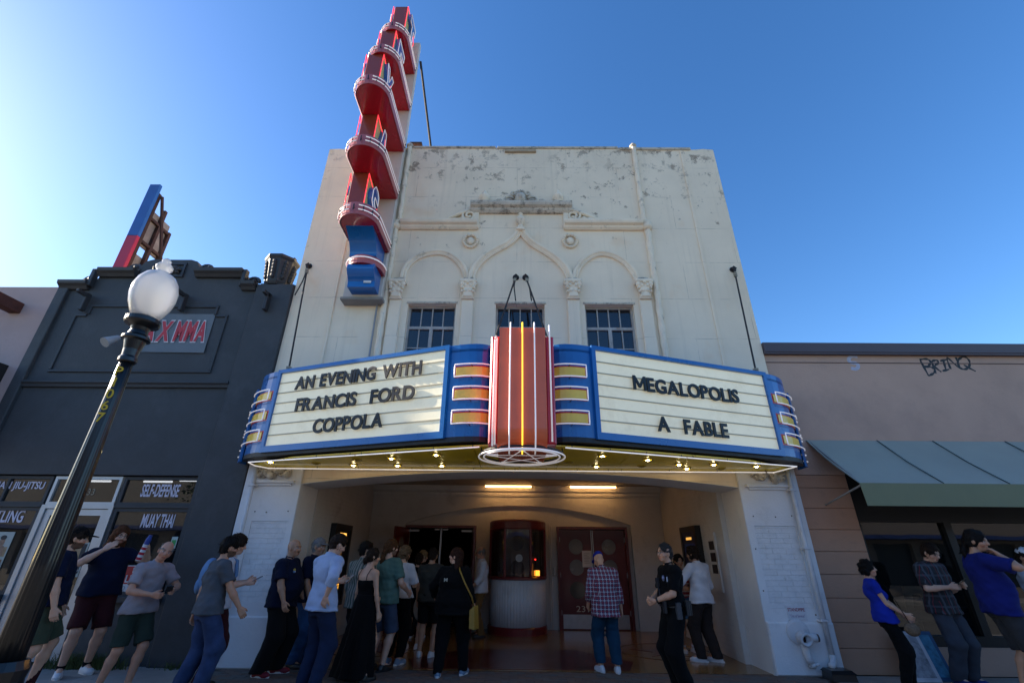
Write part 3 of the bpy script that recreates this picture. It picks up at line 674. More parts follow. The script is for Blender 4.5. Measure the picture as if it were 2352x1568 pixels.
# framed notices on the right lobby wall near the entrance
for i, (ya, yb, za, zb) in enumerate(((1.05, 1.4, 1.0, 2.0),)):
    t = thing('notice_board', (LX1, ya, za), 'shallow pale notice frame with small dark pictures on the right lobby wall', 'notice board')
    obj('frame', MB().box((LX1-.04, ya, za), (LX1-.007, yb, zb)), M_lobby, t)
    for k, z in enumerate((1.7, 1.5, 1.3)): obj('picture', MB().box((LX1-.046, ya+.06, z), (LX1-.041, yb-.06, z+.15)), M_case, t)
wn = obj('wall_notice', MB().box((LX0+.002, .84, 1.55), (LX0+.008, 1.05, 1.85)), mat('white_paper', (.6, .6, .6), .8))
tag(wn, 'small white paper notice on the left lobby wall by the pier', 'notice')
tl = MB()
for k in range(6): tl.box((LX0+.0085, .87, 1.79-k*.035), (LX0+.0095, 1.0, 1.798-k*.035))
obj('print', tl, mat('grey_print', (.2, .2, .22), .8), wn)

# ================================================================== DOWNPIPES, STANDPIPE
M_wpipe = mat('white_pipe_paint', (.60, .60, .62), .5, .08, 5, .1, 60, dirt=.4, ds=6)
for xa, xb, lab in ((-4.52, -4.52, 'white painted drainpipe on the left entrance pier'), (4.70, 4.70, 'white painted drainpipe on the right entrance pier')):
    t = thing('drainpipe', (xa, -.1, .2), lab, 'drainpipe')
    obj('pipe', MB().tube([(xa, -.145, 2.98), (xb, -.145, .26)], .037, 12), M_wpipe, t, smooth=True)
    obj('outlet', MB().tube([(xb, -.145, .28), (xb, -.145, .22), (xb-.04, -.18, .17), (xb-.1, -.22, .15)], .045, 12), M_wpipe, t, smooth=True)
    for z in (.7, 1.7, 2.6): obj('strap', MB().box((xa-.06, -.19, z), (xa+.06, -.062, z+.03), .004), M_wpipe, t)
sx_, sy_ = 4.33, -.10
t = thing('standpipe', (sx_, sy_, .3), 'white two-outlet standpipe with open mouth on the right entrance pier', 'standpipe')
obj('flange', MB().lathe([(.0, 0), (.17, 0), (.17, .015), (.14, .03), (.09, .035)], (0, 0, 0), 28).xf(Matrix.Translation((sx_-.04, -.101, .56)) @ Matrix.Rotation(R(90), 4, 'X')), M_wpipe, t)
obj('outlet', MB().lathe([(.085, 0), (.085, .05), (.075, .06), (.075, .12), (.09, .125), (.09, .15), (.06, .15), (.055, .08), (.01, .08)], (0, 0, 0), 24).xf(Matrix.Translation((sx_-.02, -.13, .50)) @ Matrix.Rotation(R(100), 4, 'X')), M_wpipe, t, smooth=True)
obj('mouth', MB().lathe([(.054, 0), (.0, .001)], (0, 0, 0), 20).xf(Matrix.Translation((sx_-.02, -.215, .49)) @ Matrix.Rotation(R(100), 4, 'X')), mat('rust_inside', (.03, .012, .01), .9), t)
obj('side_outlet', MB().tube([(sx_, -.2, .5), (sx_+.1, -.22, .5), (sx_+.15, -.225, .5)], [.055, .05, .058], 16), M_wpipe, t, smooth=True)
obj('side_cap', MB().tube([(sx_+.15, -.225, .5), (sx_+.18, -.228, .5)], [.055, .05], 16), mat('rusty_cap', (.10, .07, .06), .8, .3, 20), t)
obj('riser', MB().tube([(sx_+.0, -.13, .46), (sx_+.01, -.14, .25), (sx_+.03, -.15, .17)], [.06, .05, .055], 14), M_wpipe, t, smooth=True)
obj('drain_valve', MB().tube([(sx_+.03, -.14, .16), (sx_+.05, -.2, .14)], [.05, .03], 12).tube([(sx_+.04, -.18, .15), (sx_+.12, -.2, .17)], .018, 8), M_wpipe, t, smooth=True)
sg = obj('standpipe_sign', MB().box((4.21, -.070, .71), (4.50, -.062, .90)), mat('sign_white', (.66, .66, .68), .5, .04))
tag(sg, 'small white STANDPIPE Out of Service sign on the right entrance pier', 'sign')
M_prn = mat('red_sign_print', (.35, .06, .08), .5); M_prn2 = mat('violet_sign_print', (.28, .2, .35), .5)
lettering('STANDPIPE', 4.225, 4.485, .825, .872, -.0715, M_prn, sg, 'lettering', .0005, .015)
lettering('"Out of Service"', 4.24, 4.47, .745, .785, -.0715, M_prn2, sg, 'lettering', .0005)
x_, y_ = onz(1905, 1562)
t = thing('bait_box', (4.62, -.28, 0), 'black plastic bait box on the sidewalk below the white drainpipe', 'box')
obj('base', MB().add([(4.47, -.42, 0), (4.82, -.42, 0), (4.82, -.16, 0), (4.47, -.16, 0), (4.48, -.41, .09), (4.81, -.41, .09), (4.81, -.17, .1), (4.48, -.17, .1)], [(0, 3, 2, 1), (0, 1, 5, 4), (1, 2, 6, 5), (2, 3, 7, 6), (3, 0, 4, 7), (4, 5, 6, 7)]), M_case, t)
obj('lid', MB().add([(4.465, -.43, .09), (4.825, -.43, .09), (4.825, -.155, .1), (4.465, -.155, .1), (4.50, -.38, .13), (4.79, -.38, .13), (4.79, -.18, .135), (4.50, -.18, .135)], [(0, 3, 2, 1), (0, 1, 5, 4), (1, 2, 6, 5), (2, 3, 7, 6), (3, 0, 4, 7), (4, 5, 6, 7)]), M_case, t)

# ================================================================== MARQUEE
M_blue = mat('marquee_blue_enamel', (.004, .125, .40), .28, .10, 1.5, .03, 30, coat=.4)
M_mpan = mat('marquee_cream_panel', (.86, .80, .58), .4, .05, 2, .04, 30, emit=(1, .92, .66), es=.09, dirt=.4, ds=1.8, dt=.5, dcol=(.55, .50, .33))
M_rail = mat('panel_track', (.50, .45, .32), .5, .1)
M_gold = mat('gold_enamel', (.95, .62, .08), .3, .1, 4, .03, 30, coat=.3)
M_crim = mat('crimson_enamel', (.55, .01, .03), .3, .12, 2, .03, 30, coat=.4)
M_oran = mat('orange_red_enamel', (.74, .135, .05), .32, .14, 1.2, .03, 30, coat=.4)
M_soff = mat('mustard_soffit_enamel', (.92, .66, .03), .38, .12, 1.2, .03, 20, coat=.3)
M_dark = mat('dark_steel', (.02, .022, .026), .5, .1)
M_neon = emis('white_neon_tube', (1, .95, .96), .09)
M_neony = emis('yellow_neon_tube', (1, .66, .05), .6)
M_neonr = emis('red_neon_tube', (1, .05, .07), .55)
mq = thing('marquee', (.05, 0, 3.0), 'blue V-shaped theatre marquee with cream letter panels, neon tubes and mustard soffit', 'marquee')
MZ0, MZ1 = 3.03, 4.46
PL = [(-4.14, -.80), (-1.0, -1.90)]; PR = [(1.12, -1.92), (4.28, -.85)]
# outline of the box in plan (left to right along the front)
def curve_pts(p, c, q, n=7): return [((1-t)**2*p[0]+2*(1-t)*t*c[0]+t*t*q[0], (1-t)**2*p[1]+2*(1-t)*t*c[1]+t*t*q[1]) for t in [i/n for i in range(n+1)]]
endL = curve_pts((-4.74, -.02), (-4.72, -.60), PL[0], 8)
midL = curve_pts(PL[1], (-.36, -2.14), (-.30, -1.74), 8)
midR = curve_pts((.46, -1.74), (.50, -2.15), PR[0], 8)
endR = curve_pts(PR[1], (4.92, -.62), (4.93, -.02), 8)
front = endL+midL[0:]+[(-.28, -1.6), (.44, -1.6)]+midR+endR
deck = front+[(4.93, -.004), (-4.74, -.004)]
obj('box_top', MB().flatplate(deck, MZ1-.12, MZ1-.08), M_blue, mq)
def wallstrip(pts, z0, z1, th_=.03, out=0):
    """vertical skin following plan points, pushed outward by out"""
    mb = MB(); n = len(pts); P = [Vector(p) for p in pts]; A = []; B = []
    for i in range(n):
        t = (P[min(i+1, n-1)]-P[max(i-1, 0)]).normalized(); nn = Vector((t.y, -t.x)); A.append(P[i]+nn*out); B.append(P[i]+nn*(out-th_))
    v = [(p.x, p.y, z0) for p in A]+[(p.x, p.y, z1) for p in A]+[(p.x, p.y, z0) for p in B]+[(p.x, p.y, z1) for p in B]; f = []
    for i in range(n-1):
        f += [(i, i+1, n+i+1, n+i), (2*n+i+1, 2*n+i, 3*n+i, 3*n+i+1), (n+i, n+i+1, 3*n+i+1, 3*n+i), (i+1, i, 2*n+i, 2*n+i+1)]
    f += [(0, n, 3*n, 2*n), (n-1, 3*n-1, 4*n-1, 2*n-1)]
    return mb.add(v, f)
for nm, pts in (('end_fascia', endL), ('curved_fascia', midL+[(-.28, -1.6)]), ('curved_fascia', [(.44, -1.6)]+midR), ('end_fascia', endR)):
    obj(nm, wallstrip(pts, MZ0+.02, MZ1+(.0), .03), M_blue, mq, smooth=False)
# stepped-back lower blue ends behind
for s, pts in ((-1, [(-4.80, -.02), (-4.80, -.28), (-4.70, -.40)]), (1, [(4.90, -.40), (4.99, -.28), (4.99, -.02)])):
    obj('end_return', wallstrip(pts, MZ0-.06, MZ1-.2, .03), M_blue, mq)
# lower lip, dark
lip = wallstrip(endL[2:]+midL, MZ0-.05, MZ0+.02, .05, .0); obj('lower_lip', lip, M_dark, mq)
obj('lower_lip', wallstrip(midR+endR[:-2], MZ0-.05, MZ0+.02, .05, .0), M_dark, mq)
# panels with tracks
LETTERS = []
for (A, B), lines, half in ((PL, None, 'left'), (PR, None, 'right')):
    A = Vector((A[0], A[1], 0)); B = Vector((B[0], B[1], 0)); t = (B-A); Lp = t.length; t.normalize(); nrm = Vector((t.y, -t.x, 0))
    T = Matrix(((t.x, -nrm.x, 0, A.x), (t.y, -nrm.y, 0, A.y), (0, 0, 1, 0), (0, 0, 0, 1)))   # local x along, local -y outward
    e = .065
    obj('panel_frame', MB().box((0, -.05, MZ0), (Lp, .03, MZ0+.10)).box((0, -.05, MZ1-e), (Lp, .03, MZ1)).box((0, -.05, MZ0+.10), (e, .03, MZ1-e)).box((Lp-e, -.05, MZ0+.10), (Lp, .03, MZ1-e)).xf(T), M_blue, mq)
    z0, z1 = MZ0+.10, MZ1-e; n = 7; hh = (z1-z0)/n
    for i in range(n):
        s_ = obj('panel_strip', MB().box((e, -.012+random.uniform(-.002, .002), z0+i*hh+.004), (Lp-e, .01, z0+(i+1)*hh-.004)).xf(T), M_mpan, mq)
    for i in range(1, n):
        obj('track', MB().box((e, -.024, z0+i*hh-.008), (Lp-e, .008, z0+i*hh+.008)).xf(T), M_rail, mq)
    LETTERS.append((T, Lp, z0, z1))
M_let = [mat('black_sign_letter', (.007, .007, .008), .4, .1, 4, .05, 40), mat('sunlit_brown_black_sign_letter', (.03, .022, .016), .4, .35, 6, .05, 40)]  # brown copy has warm sunlight on the letters painted into its colour
_mm = MB().plate([(0, 0), (.145, 0), (.145, .47), (.34, .13), (.44, .13), (.635, .47), (.635, 0), (.78, 0), (.78, .74), (.635, .74), (.39, .30), (.145, .74), (0, .74)], (), -.053, .053).mesh('letter')
M_GLYPH = (_mm, np.array([0, -.053, 0]), np.array([.78, .053, .74]))
def word(T, txt, x0, x1, zb, ht, worn=0):  # worn: share of letters given the painted-in sunlit brown
    """place single letters from x0 to x1 along the panel, standing on a track"""
    adv = []; x = 0
    for ch in txt:
        if ch == ' ': adv.append(None); x += .42; continue
        if ch == 'M': me, lo, hi = M_GLYPH
        else: me, lo, hi = glyph(ch, .012/ht, .03, .0, 6)
        adv.append((x, me, lo, hi)); x += (hi[0]-lo[0])+.055
    tot = x-.055; sx = (x1-x0)/tot
    for a in adv:
        if a is None: continue
        xo, me, lo, hi = a; m2 = me.copy(); sz = ht/.74
        d = .03+random.uniform(0, .012)
        m2.transform(T @ Matrix(((sx, 0, 0, x0+(xo-lo[0])*sx), (0, ht, 0, -.027-.022*1), (0, 0, sz, zb+random.uniform(-.004, .004)), (0, 0, 0, 1))))
        link('letter', m2, M_let[1 if random.random() < worn else 0], mq)
T, Lp, z0, z1 = LETTERS[0]; hh = (z1-z0)/7
def f5(x, y): return ((580+x*.30612)*.91875, (780+y*.30612)*.91875)
def f6(x, y): return ((1200+x*.36565)*.91875, (780+y*.36565)*.91875)
def alongpanel(P2, px_):
    """distance along the panel where the view line through the measured column meets it"""
    A = Vector(P2[0]); B = Vector(P2[1]); r = _ray(*px_); C = Vector((CAM[0], CAM[1])); d = Vector((r[0], r[1])); t = (B-A).normalized()
    M2 = Matrix(((t.x, -d.x), (t.y, -d.y))); s = M2.inverted() @ (C-A); return s[0], float(CAM[2]+r[2]*s[1])
def put(T, P2, txt, a, b, fn, worn):  # worn: sunlit-brown share, handed on to word
    xa, za = alongpanel(P2, fn(*a)); xb, zb = alongpanel(P2, fn(*b)); word(T, txt, xa, xb, (za+zb)/2, .225, worn); return xa, za, xb, zb
put(T, PL, 'AN EVENING WITH', (530, 632), (1558, 515), f5, .6)
put(T, PL, 'FRANCIS  FORD', (530, 815), (1500, 715), f5, .4)
put(T, PL, 'COPPOLA', (672, 985), (1238, 945), f5, .1)
T = LETTERS[1][0]
put(T, PR, 'MEGALOPOLIS', (1040, 535), (1760, 625), f6, 0)
put(T, PR, 'A  FABLE', (1205, 815), (1688, 862), f6, 0)
# gold bars with neon outlines on the curved fascias
def along(pts, s0, s1, n=9):
    P = [Vector(p) for p in pts]; L = [0]
    for i in range(1, len(P)): L.append(L[-1]+(P[i]-P[i-1]).length)
    out = []
    for k in range(n+1):
        s = (s0+(s1-s0)*k/n)*L[-1]; i = max(j for j in range(len(L)) if L[j] <= s+1e-9); i = min(i, len(P)-2); u = (s-L[i])/(L[i+1]-L[i]); out.append(P[i].lerp(P[i+1], u))
    return out
barz = [3.95, 3.60, 3.25]
def offs(pts, d):
    P = [Vector(p) for p in pts]; o = []
    for i in range(len(P)):
        t = (P[min(i+1, len(P)-1)]-P[max(i-1, 0)]).normalized(); o.append(P[i]+Vector((t.y, -t.x))*d)
    return o
for pts, s0, s1, openend in ((midL, .14, .97, 1), (midR, .03, .86, -1)):
    for z in barz:
        seg = along(pts, s0, s1)
        obj('gold_bar', wallstrip(seg, z, z+.13, .02, .022), M_gold, mq)
        obj('bar_backing', wallstrip(along(pts, max(0, s0-.02), min(1, s1+.02)), z-.025, z+.155, .01, .010), M_crim, mq)
        o = [Vector((p.x, p.y, 0)) for p in offs(seg, .07)]
        if openend < 0: o = o[::-1]
        o = o[:-1]
        lo_ = [(p.x, p.y, z-.03) for p in o]; hi_ = [(p.x, p.y, z+.16) for p in o]
        obj('neon_tube', MB().tube(hi_[::-1]+[(o[0].x, o[0].y, z+.12), (o[0].x, o[0].y, z+.01)]+lo_, .010, 7), M_neon, mq, smooth=True)
        cl = MB()
        for p in (hi_[-2], lo_[-2], hi_[3], lo_[3]): cl.tube([(p[0], p[1], p[2]), (p[0]*.97+.002, p[1]+.07, p[2]-.02)], .006, 5)
        tag(obj('tube_clip', cl, M_dark, mq), kind='stuff')
for pts, s0, s1 in ((endL, .35, .93), (endR, .07, .65)):
    for j, z in enumerate(barz):
        seg = along(pts, s0, s1)
        obj('gold_bar', wallstrip(seg, z, z+.13, .02, .022), M_gold, mq)
        obj('bar_backing', wallstrip(along(pts, s0-.03, s1+.03), z-.025, z+.155, .01, .010), M_crim, mq)
        o = offs(seg, .075)
        if pts is endL: o = o[::-1]
        lo_ = [(p.x, p.y, z-.03) for p in o]; hi_ = [(p.x, p.y, z+.16) for p in o]
        obj('neon_tube', MB().tube(hi_[::-1]+[(o[0].x, o[0].y, z+.1), (o[0].x, o[0].y, z+.03)]+lo_, .010, 7), M_neon, mq, smooth=True)
        # the looped neon spiral further round the end
        q = along(pts, 0.0, .4) if pts is endL else along(pts, .6, 1)
        sgn = -1 if pts is endL else 1
        for k, dz in enumerate((-.06, -.14)):
            c = q[2] if pts is endL else q[-3]
            lp = [(c.x+sgn*(.05+.11*math.cos(a)), c.y-.13*math.sin(a), z+dz-.03*k) for a in [math.pi*(-.55+1.1*i/10) for i in range(11)]]
            obj('neon_loop', MB().tube(lp, .0085, 6), M_neon, mq, smooth=True)
# soffit tray with downlights, hung below the dark underside of the box
SOF = 2.935
obj('box_underside', MB().flatplate([(p[0]*.99, p[1]*.99-.004) for p in deck], MZ0-.045, MZ0-.03), M_dark, mq)
segs = [(-4.55, -3.6), (-3.595, -2.6), (-2.595, -1.6), (-1.595, -.6), (-.595, .07), (.075, .7), (.705, 1.7), (1.705, 2.7), (2.705, 3.7), (3.705, 4.7)]
def yfront(x):
    if x < -4.14: return -.80+(-4.14-x)*1.2
    if x < -1.0: return -.80-(x+4.14)/3.14*1.1
    if x < .07: return -1.9-(x+1)/1.07*.15
    if x < 1.12: return -2.05+(x-.07)/1.05*.13
    if x < 4.28: return -1.92+(x-1.12)/3.16*1.07
    return -.85+(x-4.28)*1.2
for i, (a, b) in enumerate(segs):
    for ya_, yb_ in ((0, .5), (.5, 1)):
        fa, fb = yfront(a)+.08, yfront(b)+.08
        q = [(a+.002, fa*ya_-.006), (b-.002, fb*ya_-.006), (b-.002, fb*yb_+(.002 if yb_ < 1 else 0)), (a+.002, fa*yb_+(.002 if yb_ < 1 else 0))]
        obj('soffit_panel', MB().flatplate(q, SOF, SOF+.02), M_soff, mq)
M_down = emis('warm_downlight', (1, .8, .42), 20)
M_downoff = mat('downlight_rim', (.42, .30, .03), .3, .1, coat=.2)
for x, fy, on in ((-4.05, .75, 1), (-3.35, .45, 0), (-2.75, .3, 1), (-2.55, .62, 0), (-2.0, .25, 1), (-1.95, .65, 1), (-1.25, .22, 1), (-1.2, .72, 1), (-.75, .4, 0), (.85, .4, 0), (1.3, .72, 1), (1.35, .25, 1), (2.05, .66, 1), (2.1, .3, 0), (2.65, .5, 1), (2.9, .25, 1), (3.2, .6, 1), (3.5, .25, 0), (3.95, .62, 1), (.3, .55, 1)):
    y = yfront(x)*fy
    o = obj('downlight', MB().lathe([(.075, .0), (.08, -.012), (.055, -.016), (.05, .0)], (x, y, SOF), 18), M_downoff, mq)
    obj('bulb', MB().ell((x, y, SOF-.020), (.026, .026, .010), 12, 6), M_down if on else M_downoff, o)
# neon outline of the soffit
zb = SOF-.035
M_neons = emis('soffit_neon_tube', (1, .95, .92), .18)
def ntube(p, q): return obj('neon_tube', MB().tube([p, q], .010, 7), M_neons, mq, smooth=True)
lft_ = [(-4.36, -.72, zb), (-2.4, -1.36, zb), (-.5, -2.0, zb)]; rgt_ = [(.68, -2.0, zb), (2.55, -1.38, zb), (4.52, -.74, zb)]
for P3 in (lft_, rgt_):
    ntube(P3[0], tuple(a*.99+b*.01 for a, b in zip(P3[1], P3[0]))); ntube(P3[1], P3[2])
rear = [(-4.30, -.16, zb), (-1.9, -.13, zb), (-.1, -.13, zb), (1.7, -.13, zb), (4.45, -.16, zb)]
for a, b in zip(rear[:-1], rear[1:]): ntube(a, b)
ntube((-4.36, -.72, zb), (-4.42, -.4, zb)); ntube((-4.42, -.4, zb), (-4.30, -.16, zb)); ntube((4.52, -.74, zb), (4.45, -.16, zb))
cl = MB()
for P3 in (lft_, rgt_, rear):
    for a, b in zip(P3[:-1], P3[1:]):
        for u in (.05, .35, .65, .95): p = [a[i]+(b[i]-a[i])*u for i in range(3)]; cl.tube([(p[0], p[1], zb), (p[0], p[1], SOF+.005)], .006, 5)
tag(obj('tube_clip', cl, M_dark, mq), kind='stuff')
# central orange tower
tcx = .085
zt_, zbm = 4.52, 2.80
prof_ = [(-2.42, zt_), (-2.42, 3.05)]+[(-2.42+.27*(1-math.cos(R(a))), 3.05-.25*math.sin(R(a))) for a in range(10, 91, 10)]
v = []; f = []; hw_ = .325
n = len(prof_)
for (y, z) in prof_: v += [(tcx-hw_, y, z), (tcx+hw_, y, z)]
for (y, z) in prof_: v += [(tcx-hw_, -1.5, max(z, 2.8)), (tcx+hw_, -1.5, max(z, 2.8))]
for i in range(n-1): f.append((2*i+2, 2*i+3, 2*i+1, 2*i)); f.append((2*i, 2*n+2*i, 2*n+2*i+2, 2*i+2)); f.append((2*i+1, 2*i+3, 2*n+2*i+3, 2*n+2*i+1))
f.append((0, 1, 2*n+1, 2*n)); f.append((2*n-2, 4*n-2, 4*n-1, 2*n-1))
obj('tower_face', MB().add(v, f), M_oran, mq)
obj('tower_side', MB().box((tcx-.45, -2.30, 2.88), (tcx-hw_-.002, -1.5, 4.44), .02).box((tcx+hw_+.002, -2.30, 2.88), (tcx+.45, -1.5, 4.44), .02), M_crim, mq)
for dx, m_ in ((-.17, M_neon), (0, M_neony), (.17, M_neon)):
    x = tcx+dx; pts = [(x, -2.30, 4.56), (x, -2.36, 4.60), (x, -2.42, 4.60), (x, -2.455, 4.56), (x, -2.46, 4.4), (x, -2.46, 3.7), (x, -2.46, 3.05)]+[(x, -2.46+.27*(1-math.cos(R(a))), 3.05-.28*math.sin(R(a))) for a in (15, 30, 45, 60, 75, 88)]
    obj('neon_tube', MB().tube(pts, .010, 8), m_, mq, smooth=True)
for dx, s in ((-.39, -1), (.39, 1)):
    x = tcx+dx; pts = [(x, -2.34, 4.38), (x-.012*s, -2.35, 4.42), (x-.03*s, -2.34, 4.38), (x-.03*s, -2.34, 2.86), (x-.012*s, -2.35, 2.82), (x, -2.34, 2.86)]
    obj('neon_tube', MB().tube(pts[:4] if s < 0 else [(x, -2.34, 4.6), (x, -2.35, 4.4), (x, -2.35, 2.9)], .012, 8), M_neon, mq, smooth=True)
    if s < 0: obj('neon_tube', MB().tube([(x, -2.35, 4.36), (x, -2.35, 2.84)], .012, 8), M_neon, mq, smooth=True)
# neon star ring under the tower
sc = (tcx, -1.80, 2.80)
for r_, z_ in ((.60, 0), (.53, 0)):
    obj('neon_ring', MB().tube([(sc[0]+r_*math.cos(2*math.pi*i/48), sc[1]+r_*math.sin(2*math.pi*i/48), sc[2]+z_) for i in range(48)], .012, 7, True), M_neon, mq, smooth=True)
st5 = [(sc[0]+.5*math.cos(R(-90+144*i)), sc[1]+.5*math.sin(R(-90+144*i)), sc[2]+.005) for i in range(5)]
for i in range(5): obj('neon_star_line', MB().tube([st5[i], st5[(i+1) % 5]], .011, 7), M_neon, mq, smooth=True)
obj('ring_hanger', MB().tube([(sc[0]+.57*math.cos(2*math.pi*i/40), sc[1]+.57*math.sin(2*math.pi*i/40), sc[2]+.04) for i in range(40)], .015, 6, True).tube([(sc[0]-.57, sc[1], sc[2]+.04), (sc[0]-.57, sc[1], MZ0)], .01, 6).tube([(sc[0]+.57, sc[1], sc[2]+.04), (sc[0]+.57, sc[1], MZ0)], .01, 6).tube([(sc[0], sc[1]+.57, sc[2]+.04), (sc[0], sc[1]+.57, MZ0)], .01, 6), M_dark, mq)
# hanger cables
M_cab = mat('rusty_black_cable', (.025, .02, .018), .6, .2)
for (wp, ep, lab, tail) in ((at(710, 612), (-4.05, -.72, MZ1), 'black hanger cable from the left of the facade to the marquee', -.14), (at(1683, 620), (4.2, -.78, MZ1), 'black hanger cable from the right of the facade to the marquee', .0),
                      (at(1185, 638), (-.40, -1.75, MZ1-.02), 'left of two hanger cables above the orange marquee tower', .06), (at(1207, 638), (.56, -1.75, MZ1-.02), 'right of two hanger cables above the orange marquee tower', .05)):
    t = thing('hanger_cable', (wp[0], 0, wp[1]), lab, 'cable', 'marquee hanger cables')
    s0 = Vector((wp[0], -.06, wp[1])); e0 = Vector(ep)
    obj('cable', MB().tube([s0, e0], .017, 8), M_cab, t)
    obj('wall_anchor', MB().lathe([(.07, 0), (.07, .015), (.03, .02), (.025, .07)], (0, 0, 0), 12).xf(Matrix.Translation((wp[0], -.001, wp[1])) @ Matrix.Rotation(R(90), 4, 'X')).tube([s0+Vector((.0, 0, .05)), s0+Vector((.045, -.01, 0)), s0+Vector((0, -.02, -.05)), s0+Vector((-.045, -.01, 0))], .016, 6, True), M_cab, t)
    d = (e0-s0).normalized()
    cp = MB()
    for k in (.15, .2, .25): p = s0+d*k; cp.box((p.x-.03, p.y-.025, p.z-.012), (p.x+.03, p.y+.025, p.z+.012))
    for k in (.05, .11): p = e0-d*k; cp.box((p.x-.035, p.y-.035, p.z-.02), (p.x+.035, p.y+.035, p.z+.02))
    obj('cable_clamp', cp, mat('galvanised_clamp', (.32, .28, .20), .5, .3, 20), t)
    if tail: obj('cable_tail', MB().tube([s0+d*.15, s0+d*.45+Vector((tail*.35, 0, -.05)), s0+d*.5+Vector((tail, 0, -.35))], .014, 6), M_cab, t)

# ================================================================== PYLON SIGN
M_slab = mat('pylon_cream_metal', (.58, .52, .45), .5, .08, 2, .1, 30, dirt=.3, ds=2)
M_tier = mat('tier_crimson_enamel', (.36, .004, .018), .25, .12, 1.5, .02, 30, coat=.5)
M_tband = mat('tier_rose_enamel', (.40, .11, .12), .4, .14, 3, .03, 30, coat=.2, dirt=.25, ds=5)
M_lbox = mat('letter_box_red', (.23, .04, .018), .35, .12, 2, .03, 30, coat=.3)
M_cream = mat('letter_panel_yellow', (.60, .50, .20), .45, .1)
py = thing('pylon_sign', (-3.15, 0, 6.25), 'tall vertical sign of stacked red rounded tiers with blue letters and neon', 'sign')
SX0, SX1 = -3.56, -2.76
obj('slab', MB().box((SX0, -.25, 6.30), (SX1, -.12, 14.62), .015), M_slab, py)
obj('slab_edge', MB().box((SX0+.05, -.12, 6.35), (SX1-.05, -.002, 14.55)), M_conc if False else mat('slab_side_grey', (.40, .41, .40), .5), py)
obj('slab_sill', MB().box((SX0-.03, -.28, 6.24), (SX1+.03, -.004, 6.30), .01), mat('sill_grey', (.25, .24, .22), .6), py)
sj = MB()
for z in (7.55, 9.1, 10.6, 12.0, 13.4): sj.box((SX0+.001, -.2515, z), (SX1-.001, -.2505, z+.012))
obj('slab_seam', sj, mat('seam_dark', (.2, .18, .15), .7), py)  # thin dark strips along the slab seams
tiers = [(7.40, -1.50, .36), (8.89, -1.78, .36), (10.38, -2.02, .34), (11.82, -1.76, .325), (13.25, -1.42, .31)]
fronts = [-1.05, -1.28, -1.70, -1.37, -1.05]
pcx = -3.10
bcx = [-3.32, -3.27, -3.22, -3.19, -3.13]
def nose(hw, y1, y0=-.252, n=14):
    r = hw; pts = [(pcx+hw, y0)]
    for i in range(n+1): a = -math.pi*i/n; pts.append((pcx+r*math.cos(a), y1+r+r*math.sin(a)))
    pts.append((pcx-hw, y0)); return pts
def uneck(hw, y1, y0, d):
    return nose(hw+d, y1-d, y0)
